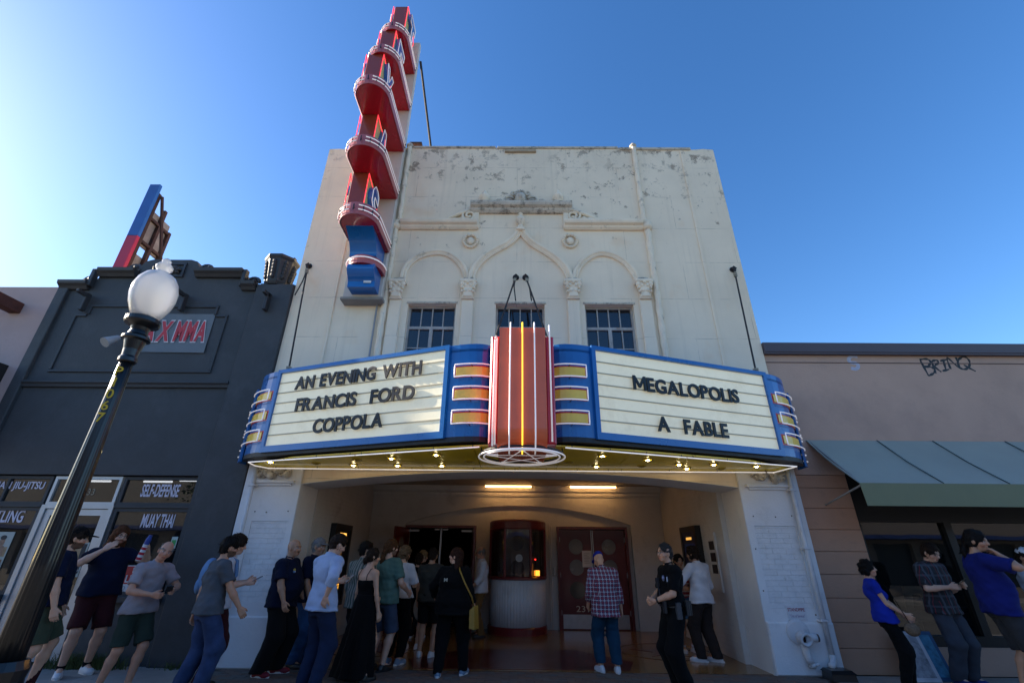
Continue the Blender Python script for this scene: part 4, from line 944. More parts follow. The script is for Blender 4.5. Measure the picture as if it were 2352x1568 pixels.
for i, ((z, yn, hw), bf) in enumerate(zip(tiers, fronts)):
    zc = .27; P2 = nose(hw, yn)
    obj('tier_underside', MB().flatplate(nose(hw-.012, yn+.012), z, z+.02), M_tier, py)
    obj('tier_band', wallstrip(P2, z-.012, z+zc, .012, 0), M_tband, py, smooth=False)
    obj('tier_top', MB().flatplate(nose(hw-.013, yn+.013), z+zc-.06, z+zc-.02), M_tband, py)
    for zz in (z+.07, z+.17):
        pts = [(p[0], p[1], zz) for p in nose(hw+.05, yn-.05, -.33)]
        m_ = len(pts)//2
        obj('neon_tube', MB().tube(pts[:m_], .011, 7), M_neon, py, smooth=True)
        obj('neon_tube', MB().tube(pts[m_+1:], .011, 7), M_neon, py, smooth=True)
    cl = MB()
    for p, q in list(zip(nose(hw, yn), nose(hw+.05, yn-.05, -.33)))[::2]: cl.tube([(p[0], p[1], z+.12), (q[0], q[1], z+.12)], .008, 5).box((q[0]-.008, q[1]-.008, z+.05), (q[0]+.008, q[1]+.008, z+.19))
    tag(obj('tube_clip', cl, M_dark, py), kind='stuff')
    # letter box
    zl0 = z+zc-.02; zl1 = tiers[i+1][0] if i < 4 else 14.85
    bxw = .165
    lb = obj('letter_box', MB().box((bcx[i]-bxw, bf, zl0), (bcx[i]+bxw, bf+.64, zl1), .01), M_lbox, py)
    ch = 'SAXET'[i]
    for sg_ in (1, -1):
        xs_ = bcx[i]+bxw*sg_
        obj('letter_panel', MB().box((xs_, bf+.02, zl0+.02), (xs_+.012*sg_, bf+.62, zl1-.015)), M_cream, lb)
        me, lo, hi = glyph(ch, .055, .035); m2 = me.copy(); W_ = .46; H_ = zl1-zl0-.22
        sx2, sz2 = W_/(hi[0]-lo[0]), H_/(hi[2]-lo[2])
        base = Matrix(((sx2, 0, 0, -lo[0]*sx2), (0, .9, 0, 0), (0, 0, sz2, zl0+.05-lo[2]*sz2), (0, 0, 0, 1)))
        Mx = Matrix.Translation((xs_+.055*sg_, (bf+.10) if sg_ > 0 else (bf+.10+W_), 0)) @ Matrix.Rotation(R(90*sg_), 4, 'Z') @ base
        m2.transform(Mx); link('letter', m2, M_blue, lb)
        y0_, y1_ = bf+.04, -.30
        xo = xs_+.115*sg_
        if ch == 'T': pl = [(.0, 1), (1, 1), (1, .75), (.65, .75), (.65, 0), (.35, 0), (.35, .75), (0, .75)]
        elif ch == 'E': pl = [(0, 0), (1, 0), (1, .25), (.4, .25), (.4, .4), (.8, .4), (.8, .6), (.4, .6), (.4, .75), (1, .75), (1, 1), (0, 1)]
        elif ch == 'X': pl = [(0, 0), (.3, 0), (.5, .35), (.7, 0), (1, 0), (.68, .5), (1, 1), (.7, 1), (.5, .65), (.3, 1), (0, 1), (.32, .5)]
        elif ch == 'A': pl = [(0, 0), (.28, 0), (.36, .25), (.64, .25), (.72, 0), (1, 0), (.65, 1), (.35, 1)]
        else: pl = [(.05, .15), (.3, 0), (.7, 0), (.95, .2), (.9, .45), (.4, .62), (.4, .75), (.9, .7), (.85, .92), (.6, 1), (.3, 1), (.08, .82), (.1, .55), (.6, .38), (.6, .25), (.1, .3)]
        pts = [(xo, bf+.10+(u if sg_ > 0 else 1-u)*W_, zl0+.05+v_*H_) for u, v_ in pl]
        obj('neon_letter', MB().tube(pts, .009, 6, True), M_neon, lb, smooth=True)
        pts = [(xs_+.03*sg_, bf-.03, zl0+.05), (xs_+.03*sg_, bf-.03, zl1-.06), (xs_+.06*sg_, bf+.18, zl1-.22), (xs_+.06*sg_, bf+.50, zl1-.22), (xs_+.10*sg_, bf+.58, zl1-.7), (xs_+.06*sg_, bf+.48, zl0+.1)]
        obj('neon_border', MB().tube(pts, .010, 6), M_neonr, lb, smooth=True)
# lower scroll of blue brackets with the small tier
def bracket(y_of_z, z0, z1, hw, n=14):
    v = []; f = []
    for i in range(n+1):
        z = z0+(z1-z0)*i/n; y = y_of_z(i/n); v += [(pcx-hw, y, z), (pcx+hw, y, z), (pcx+hw, -.252, z), (pcx-hw, -.252, z)]
    for i in range(n):
        for k in range(4): f.append((4*i+k, 4*i+(k+1) % 4, 4*i+4+(k+1) % 4, 4*i+4+k))
    f.append((3, 2, 1, 0)); f.append(tuple(4*n+k for k in range(4)))
    return MB().add(v, f)
obj('upper_bracket', bracket(lambda t: -.72-.42*t**2.2, 6.98, 7.40, .27), M_blue, py)
obj('lower_bracket', bracket(lambda t: -.55-.02*t-.17*max(0, math.sin(max(0, (t-.3)/.7)*math.pi*.72)), 6.36, 6.80, .27), M_blue, py)
obj('small_tier_underside', MB().flatplate(nose(.33, -.76), 6.80, 6.82), M_tier, py)
obj('small_tier_band', wallstrip(nose(.34, -.77), 6.79, 6.98, .012), M_tband, py)
obj('small_tier_top', MB().flatplate(nose(.33, -.76), 6.93, 6.97), M_tband, py)
obj('neon_tube', MB().tube([(p[0], p[1], 6.9) for p in nose(.39, -.82, -.33)], .014, 7), M_neon, py, smooth=True)
obj('maker_plate', MB().box((pcx+.05, -.578, 6.44), (pcx+.2, -.565, 6.49)), mat('white_plastic', (.7, .7, .7), .5), py)
# guy rods and steel behind the pylon, on the roof
t = thing('pylon_brace', (-2.5, 1.2, 10.7), 'dark steel guy rods and post bracing the red pylon sign from the roof', 'brace')
obj('guy_rod', MB().tube([(-2.72, -.1, 14.0), (-2.25, 1.6, 10.6)], .035, 8), M_cab, t)
obj('steel_post', MB().box((-2.62, .3, 10.3), (-2.50, .42, 11.25)).tube([(-2.55, .36, 11.2), (-2.3, .9, 10.4)], .03, 6).box((-2.75, .1, 11.05), (-2.45, .45, 11.12)), mat('rusty_steel', (.10, .05, .035), .8, .3, 8), t)
# ================================================================== DARK GREY BUILDING (left)
M_dk = mat('charcoal_painted_masonry', (.041, .044, .049), .6, .22, 1.3, .5, 22, dirt=.6, ds=1.4, dt=.5, dcol=(.062, .066, .073))
M_dk2 = mat('charcoal_trim_paint', (.030, .033, .039), .5, .15, 3, .3, 30)
db = thing('charcoal_building', (-7.2, 0, 0), 'charcoal painted storefront building with stepped parapet left of the theatre', 'building')
X0, X1 = -9.72, -4.715
SF0, SF1, SFZ = -9.45, -5.60, 2.79
# stepped parapet outline
zl = 6.70; zm = 7.02; ztp = 7.38
stp = [(X1, 0), (X1, 6.74), (-5.52, 6.74), (-5.52, zl), (-5.80, zl), (-5.86, zm), (-6.85, zm), (-7.0, ztp-.05), (-7.15, ztp), (-8.0, ztp), (-8.15, ztp-.05), (-8.3, zm), (-8.98, zm), (-9.1, zl), (X0, zl), (X0, 0)]
cc = [(X0, 0), (SF0, 0), (SF0, SFZ), (SF1, SFZ), (SF1, 0)]+[(x, z) for x, z in stp[:-1]]
obj('front_wall', MB().plate(cc, (), .0, .35), M_dk, db)
obj('side_wall', MB().box((X0+.01, .36, 0), (X0+.25, 12, 6.4)).box((X0+.25, 11.8, 0), (X1-.01, 12, 6.4)), M_dk, db)
obj('roof', MB().box((X0+.25, .36, 5.9), (X1-.05, 11.8, 6.0)), M_dk, db)
# raised pilaster strips and recessed panel frame
obj('pilaster', MB().box((-5.50, -.07, 0), (X1-.004, -.002, 6.72), .012), M_dk, db)
obj('pilaster', MB().box((X0+.004, -.07, 0), (-9.50, -.002, 6.66), .012), M_dk, db)
cpr = [(-.07, 0), (-.07, .04), (-.03, .07), (0, .11), (.05, .12), (.05, 0)]
for a, b, z in ((X0+.02, -9.10, zl-.02), (-8.98, -8.2, zm-.02), (-6.9, -5.86, zm-.02), (-5.82, -5.52, zl-.02)):
    obj('parapet_cornice', MB().sweep([(a, z), (b, z)], [(p*1.4, q*1.4) for p, q in cpr]), M_dk2, db)
for a, b, z0, z1 in ((-9.12, -9.04, zl-.05, zm+.04), (-5.86, -5.78, zl-.05, zm+.04)):
    obj('parapet_return', MB().box((a, -.12, z0), (b, -.002, z1), .01), M_dk2, db)
def lump2(mb, cx, cz_, w, h, n, seed, y=-.03):
    rs = random.Random(seed)
    for i in range(n): r = rs.uniform(.025, .05); mb.ell((cx+rs.uniform(-w, w), y-rs.uniform(0, .03), cz_+rs.uniform(-h, h)), (r*1.3, .04, r), 8, 5)
    return mb
obj('relief_panel', lump2(MB().plate([(-7.95, 6.92), (-7.2, 6.92), (-7.2, 7.28), (-7.95, 7.28)], [[(-7.9, 6.97), (-7.25, 6.97), (-7.25, 7.23), (-7.9, 7.23)]], -.035, -.002), -7.57, 7.1, .28, .09, 26, 1), M_dk2, db)
for cx, s in ((-6.82, 1), (-8.32, -1), (-5.70, 1), (-9.2, -1)):
    z = zm if abs(cx+7.57) < 1 else zl
    mb = MB(); pts = []
    for i in range(20): a = i*.45; r = .14-.005*i; pts.append((cx+s*.02+r*math.cos(a)*s, .05, z+.13+r*math.sin(a)*.9))
    mb.tube(pts, .04, 6); mb.box((cx-.14, .0, z), (cx+.14, .12, z+.1)); lump2(mb, cx, z+.1, .14, .08, 8, int(-cx*10), .03)
    obj('scroll_ornament', mb, M_dk2, db)
# framed recess around the sign
rf = MB()
fa, fb, fz0, fz1 = -9.15, -5.95, 4.72, 6.22
for q in (((fa, fz0), (fb, fz0+.05)), ((fa, fz0+.05), (fa+.05, fz1-.25)), ((fb-.05, fz0+.05), (fb, fz1-.25)), ((fa+.25, fz1-.05), (fb-.25, fz1)), ((fa, fz1-.27), (fa+.25, fz1-.22)), ((fb-.25, fz1-.27), (fb, fz1-.22)), ((fa+.25, fz1-.22), (fa+.30, fz1-.05)), ((fb-.30, fz1-.22), (fb-.25, fz1-.05))):
    rf.box((q[0][0], -.03, q[0][1]), (q[1][0], -.002, q[1][1]), .008)
obj('panel_moulding', rf, M_dk2, db)
obj('belt_course', MB().sweep([(X0+.23, 4.47), (-5.502, 4.47)], [(-.06, 0), (-.06, .05), (-.01, .06), (.02, .09), (.06, .09), (.06, 0)]), M_dk2, db)
for x in (-8.98, -6.92, -5.15):
    obj('wall_bracket', MB().box((x-.03, -.14 if x < -5.3 else -.20, 6.05), (x+.03, -.03 if x < -5.3 else -.071, 6.45), .01).box((x-.03, -.34, 6.36), (x+.03, -.13, 6.43), .01), M_dk2, db)
# storefront
M_alu = mat('aluminium_frame', (.50, .51, .52), .35, .06, 5, .03, 60, metal=.6)
M_sglass = glass('storefront_glass', (.012, .014, .016), .015, .35)
M_vinyl = mat('white_vinyl_lettering', (.62, .58, .68), .5, .05)
ys = .10
def frame(name, x0, x1, z0, z1, w, m, y=ys, d=.06, bottom=None):
    b = bottom or w
    return obj(name, MB().box((x0, y-d/2, z0), (x0+w, y+d/2, z1)).box((x1-w, y-d/2, z0), (x1, y+d/2, z1)).box((x0+w, y-d/2, z1-w), (x1-w, y+d/2, z1)).box((x0+w, y-d/2, z0), (x1-w, y+d/2, z0+b)), m, db)
def glaz(x0, x1, z0, z1, w, fr):
    return obj('pane', MB().add([(x0+w, ys, z0+w), (x1-w, ys, z0+w), (x1-w, ys+.004, z1-w), (x0+w, ys+.004, z1-w)], [(0, 1, 2, 3)]), M_sglass, fr)
Wn = [(SF0, -8.22), (-6.94, SF1)]
sills = 0.92
tr0, tr1 = 2.27, SFZ-.02
wf = []
for (a, b) in Wn:
    f1 = frame('transom_window', a, b, tr0+.02, tr1, .05, M_dk2); glaz(a, b, tr0+.02, tr1, .05, f1)
    f2 = frame('shop_window', a, b, sills, tr0-.02, .06, M_dk2); glaz(a, b, sills, tr0-.02, .06, f2); wf.append((f1, f2))
    obj('transom_bar', MB().box((a, ys-.06, tr0-.02), (b, ys+.05, tr0+.02)), M_dk2, db)
    obj('sill', MB().box((a, ys-.16, sills-.09), (b, ys+.06, sills), .01), M_dk2, db)
    obj('bulkhead', MB().box((a, ys-.08, 0), (b, ys+.06, sills-.09)), M_dk, db)
# leftmost transom is split
obj('transom_mullion', MB().box((-9.02, ys-.03, tr0+.07), (-8.98, ys+.03, tr1-.05)), M_dk2, wf[0][0])
d0, d1 = -8.18, -6.98
f1 = frame('door_transom', d0, d1, tr0+.02, tr1, .05, M_alu); glaz(d0, d1, tr0+.02, tr1, .05, f1)
f2 = frame('glass_door', d0+.06, d1-.06, .03, tr0-.05, .10, M_alu, d=.045, bottom=.22); glaz(d0+.06, d1-.06, .13, tr0-.05, .10, f2)
obj('door_handle', MB().tube([(d1-.2, ys-.03, .95), (d1-.2, ys-.08, .98), (d1-.2, ys-.08, 1.25), (d1-.2, ys-.03, 1.28)], .013, 8), M_alu, f2)
obj('door_jamb', MB().box((d0-.03, ys-.05, 0), (d0+.05, ys+.05, tr0+.02)).box((d1-.05, ys-.05, 0), (d1+.03, ys+.05, tr0+.02)).box((d0+.05, ys-.05, tr0-.04), (d1-.05, ys+.05, tr0+.02)), M_alu, db)
yl = ys-.004
def c2(x, y, Y=.1): return at((x*.45103)*.91875, (1000+y*.45103)*.91875, Y)
a = c2(775, 535); b = c2(990, 465); lettering('SELF-DEFENSE', a[0], c2(985, 535)[0], a[1], c2(880, 465)[1], yl, M_vinyl, wf[1][0], 'lettering', .001, .02)
a = c2(775, 705); lettering('MUAY THAI', a[0], c2(955, 705)[0], a[1], c2(870, 630)[1], yl, M_vinyl, wf[1][1], 'lettering', .001, .02)
a = c2(235, 505); lettering('BRAZILIAN JIU-JITSU', a[0]-1.30, a[0], a[1], c2(150, 450)[1], yl, M_vinyl, wf[0][0], 'lettering', .001, .02)
a = c2(118, 678); lettering('WRESTLING', a[0]-.95, a[0], a[1], c2(80, 605)[1], yl, M_vinyl, wf[0][1], 'lettering', .001, .02)
a = c2(470, 525); lettering('233', a[0]-.05, c2(520, 525)[0], a[1], c2(495, 490)[1], yl, mat('house_number_gold', (.25, .22, .16), .5), f1, 'house_number', .001)
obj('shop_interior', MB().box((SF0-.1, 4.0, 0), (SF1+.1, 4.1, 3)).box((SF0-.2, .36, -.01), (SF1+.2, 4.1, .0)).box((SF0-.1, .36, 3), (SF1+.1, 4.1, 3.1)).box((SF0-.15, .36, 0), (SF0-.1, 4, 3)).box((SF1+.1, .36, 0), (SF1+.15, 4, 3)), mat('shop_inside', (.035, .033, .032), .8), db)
for k, (x, y) in enumerate(((-6.6, 1.4), (-6.0, 2.2), (-7.5, 1.6), (-8.8, 1.6))):
    t = thing('shop_light', (x, y, 2.95), ['strip light inside the charcoal shop behind the MUAY THAI window', 'rear strip light inside the charcoal shop behind the MUAY THAI window', 'strip light inside the charcoal shop behind the glass door', 'strip light inside the charcoal shop behind the WRESTLING window'][k], 'light', 'shop strip lights')
    obj('tube', MB().tube([(x-.3, y, 2.9), (x+.3, y, 2.9)], .02, 6), emis('shop_tube', (.9, .95, 1), 1.6), t)
    obj('fixture', MB().box((x-.32, y-.05, 2.93), (x+.32, y+.05, 2.995)), M_alu, t)
# papers in the windows
def poster(x0, x1, z0, z1, lab, base, shapes, name='poster', cat='poster', y=ys-.012):
    p = obj(name, MB().box((x0, y, z0), (x1, y+.004, z1)), base); tag(p, lab, cat)
    for k, (pa_, m_) in enumerate(shapes): obj('print', MB().plate([(x0+(x1-x0)*u, z0+(z1-z0)*v_) for u, v_ in pa_], (), y-.0008*(k+1), y-.0008*k-.0001), m_, p)
    return p
M_paper = mat('poster_pale', (.40, .42, .38), .6, .1); M_pr_or = mat('poster_print_rust', (.20, .09, .05), .6, .3, 15); M_pr_tan = mat('poster_print_tan', (.33, .22, .12), .6, .3, 12); M_pr_dk = mat('poster_print_dark', (.03, .03, .035), .6); M_skinp = mat('poster_print_skin', (.3, .18, .12), .6, .3, 20)
def quad(a, b, c, d): return [(a, b), (c, b), (c, d), (a, d)]
def ov(cx, cy, rx_, ry_): return [(cx+rx_*math.cos(2*math.pi*i/14), cy+ry_*math.sin(2*math.pi*i/14)) for i in range(14)]
pa1 = c2(40, 930); pb1 = c2(165, 720); 
poster(-8.98, -8.50, 1.12, 1.85, 'pale fight-night poster with two men in the left shop window', M_paper, ((quad(.05, .48, .95, .68), M_pr_tan), (ov(.3, .78, .1, .12), M_skinp), (ov(.68, .78, .1, .12), M_skinp), (ov(.3, .88, .11, .05), M_pr_dk), (ov(.68, .88, .11, .05), M_pr_dk), ([(.12, .5), (.48, .5), (.42, .7), (.18, .7)], M_skinp), ([(.52, .5), (.88, .5), (.82, .7), (.58, .7)], M_skinp), (quad(.05, .15, .95, .42), M_pr_or), (quad(.1, .3, .9, .36), M_pr_dk), (quad(.1, .05, .9, .12), M_pr_dk)))
pp = poster(-7.42, -7.16, 1.18, 1.7, 'pale upright poster in the glass door of the charcoal shop', M_paper, ((quad(.1, .5, .9, .9), M_pr_tan), (quad(.6, .1, .9, .95), M_pr_dk)))
fl_ = poster(*(lambda: (c2(640, 1060)[0]+.06, c2(640, 1060)[0]+.50, .95, 1.36))(), 'red and white FOR LEASE sign standing in the right shop window', mat('lease_sign_white', (.62, .62, .63), .5), ((quad(.03, .34, .97, .97), mat('lease_sign_red', (.42, .012, .02), .4)),), 'lease_sign', 'sign', ys-.02)
lx0 = c2(640, 1060)[0]+.06
M_lw = mat('lease_sign_white', (.62, .62, .63), .5)
lettering('FOR', lx0+.13, lx0+.32, 1.25, 1.33, ys-.022, M_lw, fl_, 'lettering', .001, .02); lettering('LEASE', lx0+.05, lx0+.40, 1.11, 1.22, ys-.022, M_lw, fl_, 'lettering', .001, .02)
lettering('214 62', lx0+.04, lx0+.40, .98, 1.06, ys-.0215, mat('lease_sign_pencil', (.3, .32, .38), .6), fl_, 'lettering', .0005)
st = obj('security_sticker', MB().box((-5.80, ys-.006, 1.62), (-5.70, ys-.002, 1.80)).xf(Matrix()), mat('sticker_pale', (.5, .55, .5), .5)); tag(st, 'small green and white sticker at the edge of the MUAY THAI window', 'sticker')
obj('print', MB().box((-5.785, ys-.0075, 1.66), (-5.715, ys-.0062, 1.75)), mat('sticker_green', (.05, .35, .08), .5), st)
# banner
ban = obj('wall_banner', MB().add([(-7.65, -.012, 5.16), (-6.20, -.03, 5.14), (-6.22, -.012, 6.02), (-7.65, -.012, 6.02), (-7.65, -.008, 5.16), (-6.20, -.02, 5.14), (-6.22, -.008, 6.02), (-7.65, -.008, 6.02)], [(0, 1, 2, 3), (7, 6, 5, 4), (0, 4, 5, 1), (1, 5, 6, 2), (2, 6, 7, 3), (3, 7, 4, 0)]), mat('banner_grey', (.13, .15, .17), .55, .1, 3, .2, 12))
tag(ban, 'grey banner with red MMA lettering on the charcoal wall behind the lamp', 'banner')
M_bred2 = mat('banner_red', (.46, .03, .045), .5, .08); M_bwh = mat('banner_white', (.58, .57, .60), .5)
for ch, xa, xb in (('A', -7.55, -7.30), ('X', -7.27, -6.99), ('M', -6.92, -6.71), ('M', -6.70, -6.49), ('A', -6.49, -6.27)):
    lettering(ch, xa-.012, xb+.012, 5.36, 5.87, -.0275, M_bwh, ban, 'letter_outline', .001, .06)
    lettering(ch, xa+.008, xb-.008, 5.385, 5.845, -.0300, M_bred2, ban, 'letter', .001, .045)
# flood lamp on the wall behind the street lamp
t = thing('wall_floodlight', (-7.95, -.1, 5.2), 'grey wall floodlight left of the MMA banner', 'floodlight')
obj('hood', MB().tube([(-7.92, -.12, 5.42), (-7.97, -.32, 5.22)], [.05, .10], 12), mat('grey_housing', (.33, .34, .36), .5), t); obj('arm', MB().tube([(-7.90, -.002, 5.45), (-7.92, -.12, 5.42)], .02, 8), M_dk2, t)
# octagonal urn on the pilaster
t = thing('octagonal_urn', (-5.22, .16, 6.74), 'dark octagonal carved urn on the parapet next to the theatre', 'urn')
ux, uy = -5.22, .16
obj('bowl', MB().lathe([(.22, 6.76), (.25, 6.82), (.26, 6.87), (.32, 7.34), (.355, 7.39), (.355, 7.44), (.28, 7.46)], (ux, uy, 0), 8, a0=R(22.5), a1=R(382.5)), M_dk2, t)
for k in range(8):
    a = R(22.5+22.5+45*k); 
    rel = MB()
    for zz, rr in ((6.93, .25), (7.02, .26), (7.10, .27), (7.18, .28), (7.26, .29)): rel.ell((ux+rr*math.cos(a), uy+rr*math.sin(a), zz), (.05, .05, .07), 8, 5)
    obj('carved_relief', rel, M_dk2, t)
obj('foot', MB().box((ux-.24, uy-.17, 6.735), (ux+.24, uy+.24, 6.77)), M_dk2, t)
obj('knob', MB().lathe([(.03, 0), (.05, .04), (.03, .09), (.055, .14), (.0, .2)], (ux+.18, uy+.1, 7.44), 10), M_dk2, t)

# ================================================================== PINK BUILDING (far left)
M_pink = mat('pink_stucco', (.46, .33, .31), .85, .1, 1, .4, 30, dirt=.3, ds=2)
pb = thing('pink_building', (-14, 0, 0), 'pink stucco building with wooden beam ends at the left edge', 'building')
obj('front_wall', MB().plate([(-24, 0), (X0-.004, 0), (X0-.004, 6.66), (-13.0, 6.66), (-13.0, 8.8), (-24, 8.8)], (), .0, .4), M_pink, pb)  # taller left section is unseen, added to keep the sidewalk in shade
obj('rear_wall', MB().box((-24, 11, 0), (X0-.01, 11.3, 6.4)).box((-24, .41, 0), (-23.7, 11, 6.4)), M_pink, pb)
obj('roof', MB().box((-23.7, .41, 6.0), (X0-.02, 11, 6.1)), M_dk, pb)
bz = at(48, 709, -.25)
M_beam = mat('dark_old_timber', (.09, .03, .022), .8, .3, 8, .5, 30)
obj('beam_end', MB().box((-10.55, -.55, 6.02), (-10.32, -.002, 6.24), .02), M_beam, pb)
obj('awning_box', MB().box((-12.6, -.75, 3.3), (-9.98, -.002, 4.85), .02), mat('black_awning', (.012, .011, .013), .7), pb)
obj('front_door', MB().box((-11.8, -.03, 0), (-10.9, -.002, 2.3)), M_beam, pb)

# rooftop billboard
bb = thing('rooftop_billboard', (-10.9, 2.0, 6.5), 'tilted red and blue edge of a rooftop billboard above the charcoal building', 'billboard')
M_bbl = mat('billboard_blue', (.02, .10, .34), .5, .1, 2); M_bbr = mat('billboard_red', (.42, .02, .06), .5, .1, 2); M_rst = mat('dark_rusty_frame', (.05, .022, .018), .8, .3, 8)
bxa, bxb = -10.88, -10.58; zs_ = at(293, 545, 2.)[1]
obj('edge_panel', MB().box((bxa, 1.9, zs_), (bxb, 2.0, 11.42), .01), M_bbl, bb)
obj('edge_panel', MB().box((bxa, 1.9, 6.1), (bxb, 2.0, zs_-.004), .01), M_bbr, bb)
sk = MB()
for z0, z1 in ((6.3, 7.9), (7.95, 9.4), (9.45, 10.9)): sk.box((bxb-.2, 2.02, z0), (bxb-.14, 2.9, z1-.25))
obj('sheet_skin', sk, mat('billboard_back_sheet', (.22, .19, .18), .6, .3, 3, .2), bb)
fm = MB()
for y, zt__ in ((2.05, 11.2), (2.45, 10.9), (2.85, 10.4)): fm.box((bxb-.15, y, 6.1), (bxb-.04, y+.09, zt__))
for z in (6.9, 8.2, 9.5, 10.3): fm.box((bxb-.13, 2.05, z), (bxb-.05, 2.95, z+.08))
obj('frame', fm, M_rst, bb)
obj('back_strut', MB().tube([(-10.55, 2.1, 11.1), (-9.6, 3.0, 6.1)], .045, 6).tube([(-10.5, 3.3, 9.6), (-9.9, 3.4, 6.1)], .05, 6).box((-10.5, 2.9, 9.0), (-10.3, 3.0, 9.25)), M_rst, bb)

# ================================================================== RIGHT BUILDING
M_tp = mat('taupe_stucco', (.52, .335, .25), .9, .08, .8, .45, 40, dirt=.4, ds=.9, dt=.5, dcol=(.38, .255, .20))
M_blk = mat('taupe_painted_block', (.50, .28, .18), .85, .08, 1.5, .45, 45, dirt=.3, ds=3, dcol=(.17, .11, .09))
M_cap = mat('brown_metal_cap', (.085, .065, .075), .5, .06, 2)
rb = thing('taupe_building', (8.5, 0, 0), 'low taupe stucco shop building right of the theatre', 'building')
RX0, RX1 = 4.88, 14
RS0, RS1, RSZ = 5.80, 13.4, 3.1
obj('front_wall', MB().plate([(RX0, 2.9), (RS0, 2.9), (RS0, RSZ), (RS1, RSZ), (RS1, 0), (RX1, 0), (RX1, 5.22), (RX0, 5.22)], (), .04, .35), M_tp, rb)
obj('side_wall', MB().box((RX1-.25, .36, 0), (RX1, 12, 5.2)).box((RX0+.05, 11.8, 0), (RX1-.25, 12, 5.2)), M_tp, rb)
obj('roof', MB().box((RX0+.05, .36, 5.0), (RX1-.25, 11.8, 5.1)), M_dk, rb)
obj('control_joint', MB().box((RX0, .030, 5.03), (RX1, .039, 5.045)), mat('joint_dark', (.11, .08, .075), .9), rb)  # thin dark strip along the stucco joint
obj('metal_cap', MB().box((RX0+.0, -.06, 5.22), (RX1+.05, .45, 5.43), .012).box((RX0, -.045, 5.19), (RX1+.05, .03, 5.22)), M_cap, rb)
obj('pier_core', MB().box((RX0, .09, 0), (RS0-.01, .35, 2.9)), M_blk, rb)
zc = 0.0; row = 0
while zc < 2.89:
    h_ = min(.335, 2.895-zc)
    cuts = [RX0+.002, RS0]
    for a_, b_ in zip(cuts[:-1], cuts[1:]): obj('block', MB().box((a_+.003, .04+random.uniform(-.002, .002), zc+.003), (b_-.003, .089, zc+h_-.003), .004), M_blk, rb)
    zc += h_; row += 1
M_blkfr = mat('black_shopfront_frame', (.012, .012, .013), .4, .1)
bd = [RS0, 7.32, 9.0, 10.7, RS1]
yr = .16; gz0, gz1 = .50, 2.14
obj('bulkhead', MB().box((RS0, .06, 0), (RS1, .35, .36)), M_tp, rb)
M_rglass = glass('right_shop_glass', (.01, .012, .012), .01, .4)
for a_, b_ in zip(bd[:-1], bd[1:]):
    f_ = obj('shop_window', MB().box((a_, .10, .36), (a_+.06, .22, RSZ)).box((b_-.06, .10, .36), (b_, .22, RSZ)).box((a_+.06, .10, .36), (b_-.06, .22, gz0)).box((a_+.06, .10, gz1), (b_-.06, .22, RSZ)), M_blkfr, rb)
    obj('pane', MB().add([(a_+.06, yr, gz0), (b_-.06, yr, gz0), (b_-.06, yr+.01, gz1), (a_+.06, yr+.01, gz1)], [(0, 1, 2, 3)]), M_rglass, f_)
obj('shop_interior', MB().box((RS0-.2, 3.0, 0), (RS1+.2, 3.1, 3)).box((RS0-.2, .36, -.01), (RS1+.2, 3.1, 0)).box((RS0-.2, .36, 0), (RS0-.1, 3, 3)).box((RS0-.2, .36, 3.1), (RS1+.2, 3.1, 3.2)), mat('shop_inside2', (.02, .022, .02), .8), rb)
# things inside the right shop window
t = thing('shop_chair', (6.95, .9, .36), 'pale green moulded chair behind the right shop window', 'chair')
M_chair = mat('pale_green_plastic', (.45, .55, .38), .4, .05)
obj('seat', MB().box((6.65, .7, .62), (7.15, 1.15, .68), .03), M_chair, t); obj('backrest', MB().plate([(6.65, .68), (7.15, .68), (7.08, 1.15), (6.72, 1.15)], [[(6.78, .78), (7.02, .78), (6.98, 1.02), (6.82, 1.02)]], .72, .77), M_chair, t)
for lx_, ly_ in ((6.68, .72), (7.1, .72), (6.68, 1.1), (7.1, 1.1)): obj('leg', MB().tube([(lx_, ly_, .0), (lx_, ly_, .64)], .025, 8), M_chair, t)
# graffiti
M_gb = mat('black_marker_graffiti', (.008, .008, .009), .5); M_gw = mat('pale_spray_graffiti', (.45, .44, .52), .7, .15, 20)
def cR(x, y, Y=.04): return at((1900+x*.29333)*.91875, (840+y*.29333)*.91875, Y)
strokes = [[(1362, 200), (1438, 340)], [(1362, 200), (1420, 195), (1450, 215), (1440, 250), (1400, 262), (1450, 262), (1490, 285), (1480, 315), (1438, 338)], [(1462, 215), (1500, 318)], [(1462, 215), (1500, 205), (1520, 225), (1490, 258), (1545, 305)], [(1535, 212), (1590, 200)], [(1562, 206), (1585, 290)], [(1555, 297), (1612, 282)], [(1625, 280), (1595, 185), (1698, 268), (1668, 180)], [(1725, 175), (1690, 205), (1695, 260), (1740, 283), (1780, 262), (1785, 215), (1755, 180), (1725, 175)], [(1735, 245), (1838, 300)]]
gr = MB()
for s_ in strokes:
    pp_ = [(p[0], .038, p[1]) for p in smooth_path([cR(*q) for q in s_], 4)]; gr.tube(pp_, [.019+.007*math.sin(k*1.7+len(pp_)) for k in range(len(pp_))], 6)
gr.v = [(p[0], .0385+(p[1]-.038)*.08, p[2]) for p in gr.v]
tag(obj('graffiti', gr, M_gb), 'black scrawled BRINQ graffiti on the taupe wall', 'graffiti')
gs = MB().tube([(p[0], .038, p[1]) for p in smooth_path([cR(*q) for q in ((830, 178), (780, 170), (755, 200), (775, 225), (820, 232), (838, 258), (815, 280), (775, 272))], 5)], .034, 6)
gs.v = [(p[0], .0385+(p[1]-.038)*.05, p[2]) for p in gs.v]
tag(obj('graffiti', gs, M_gw), 'pale sprayed letter S graffiti on the taupe wall', 'graffiti')

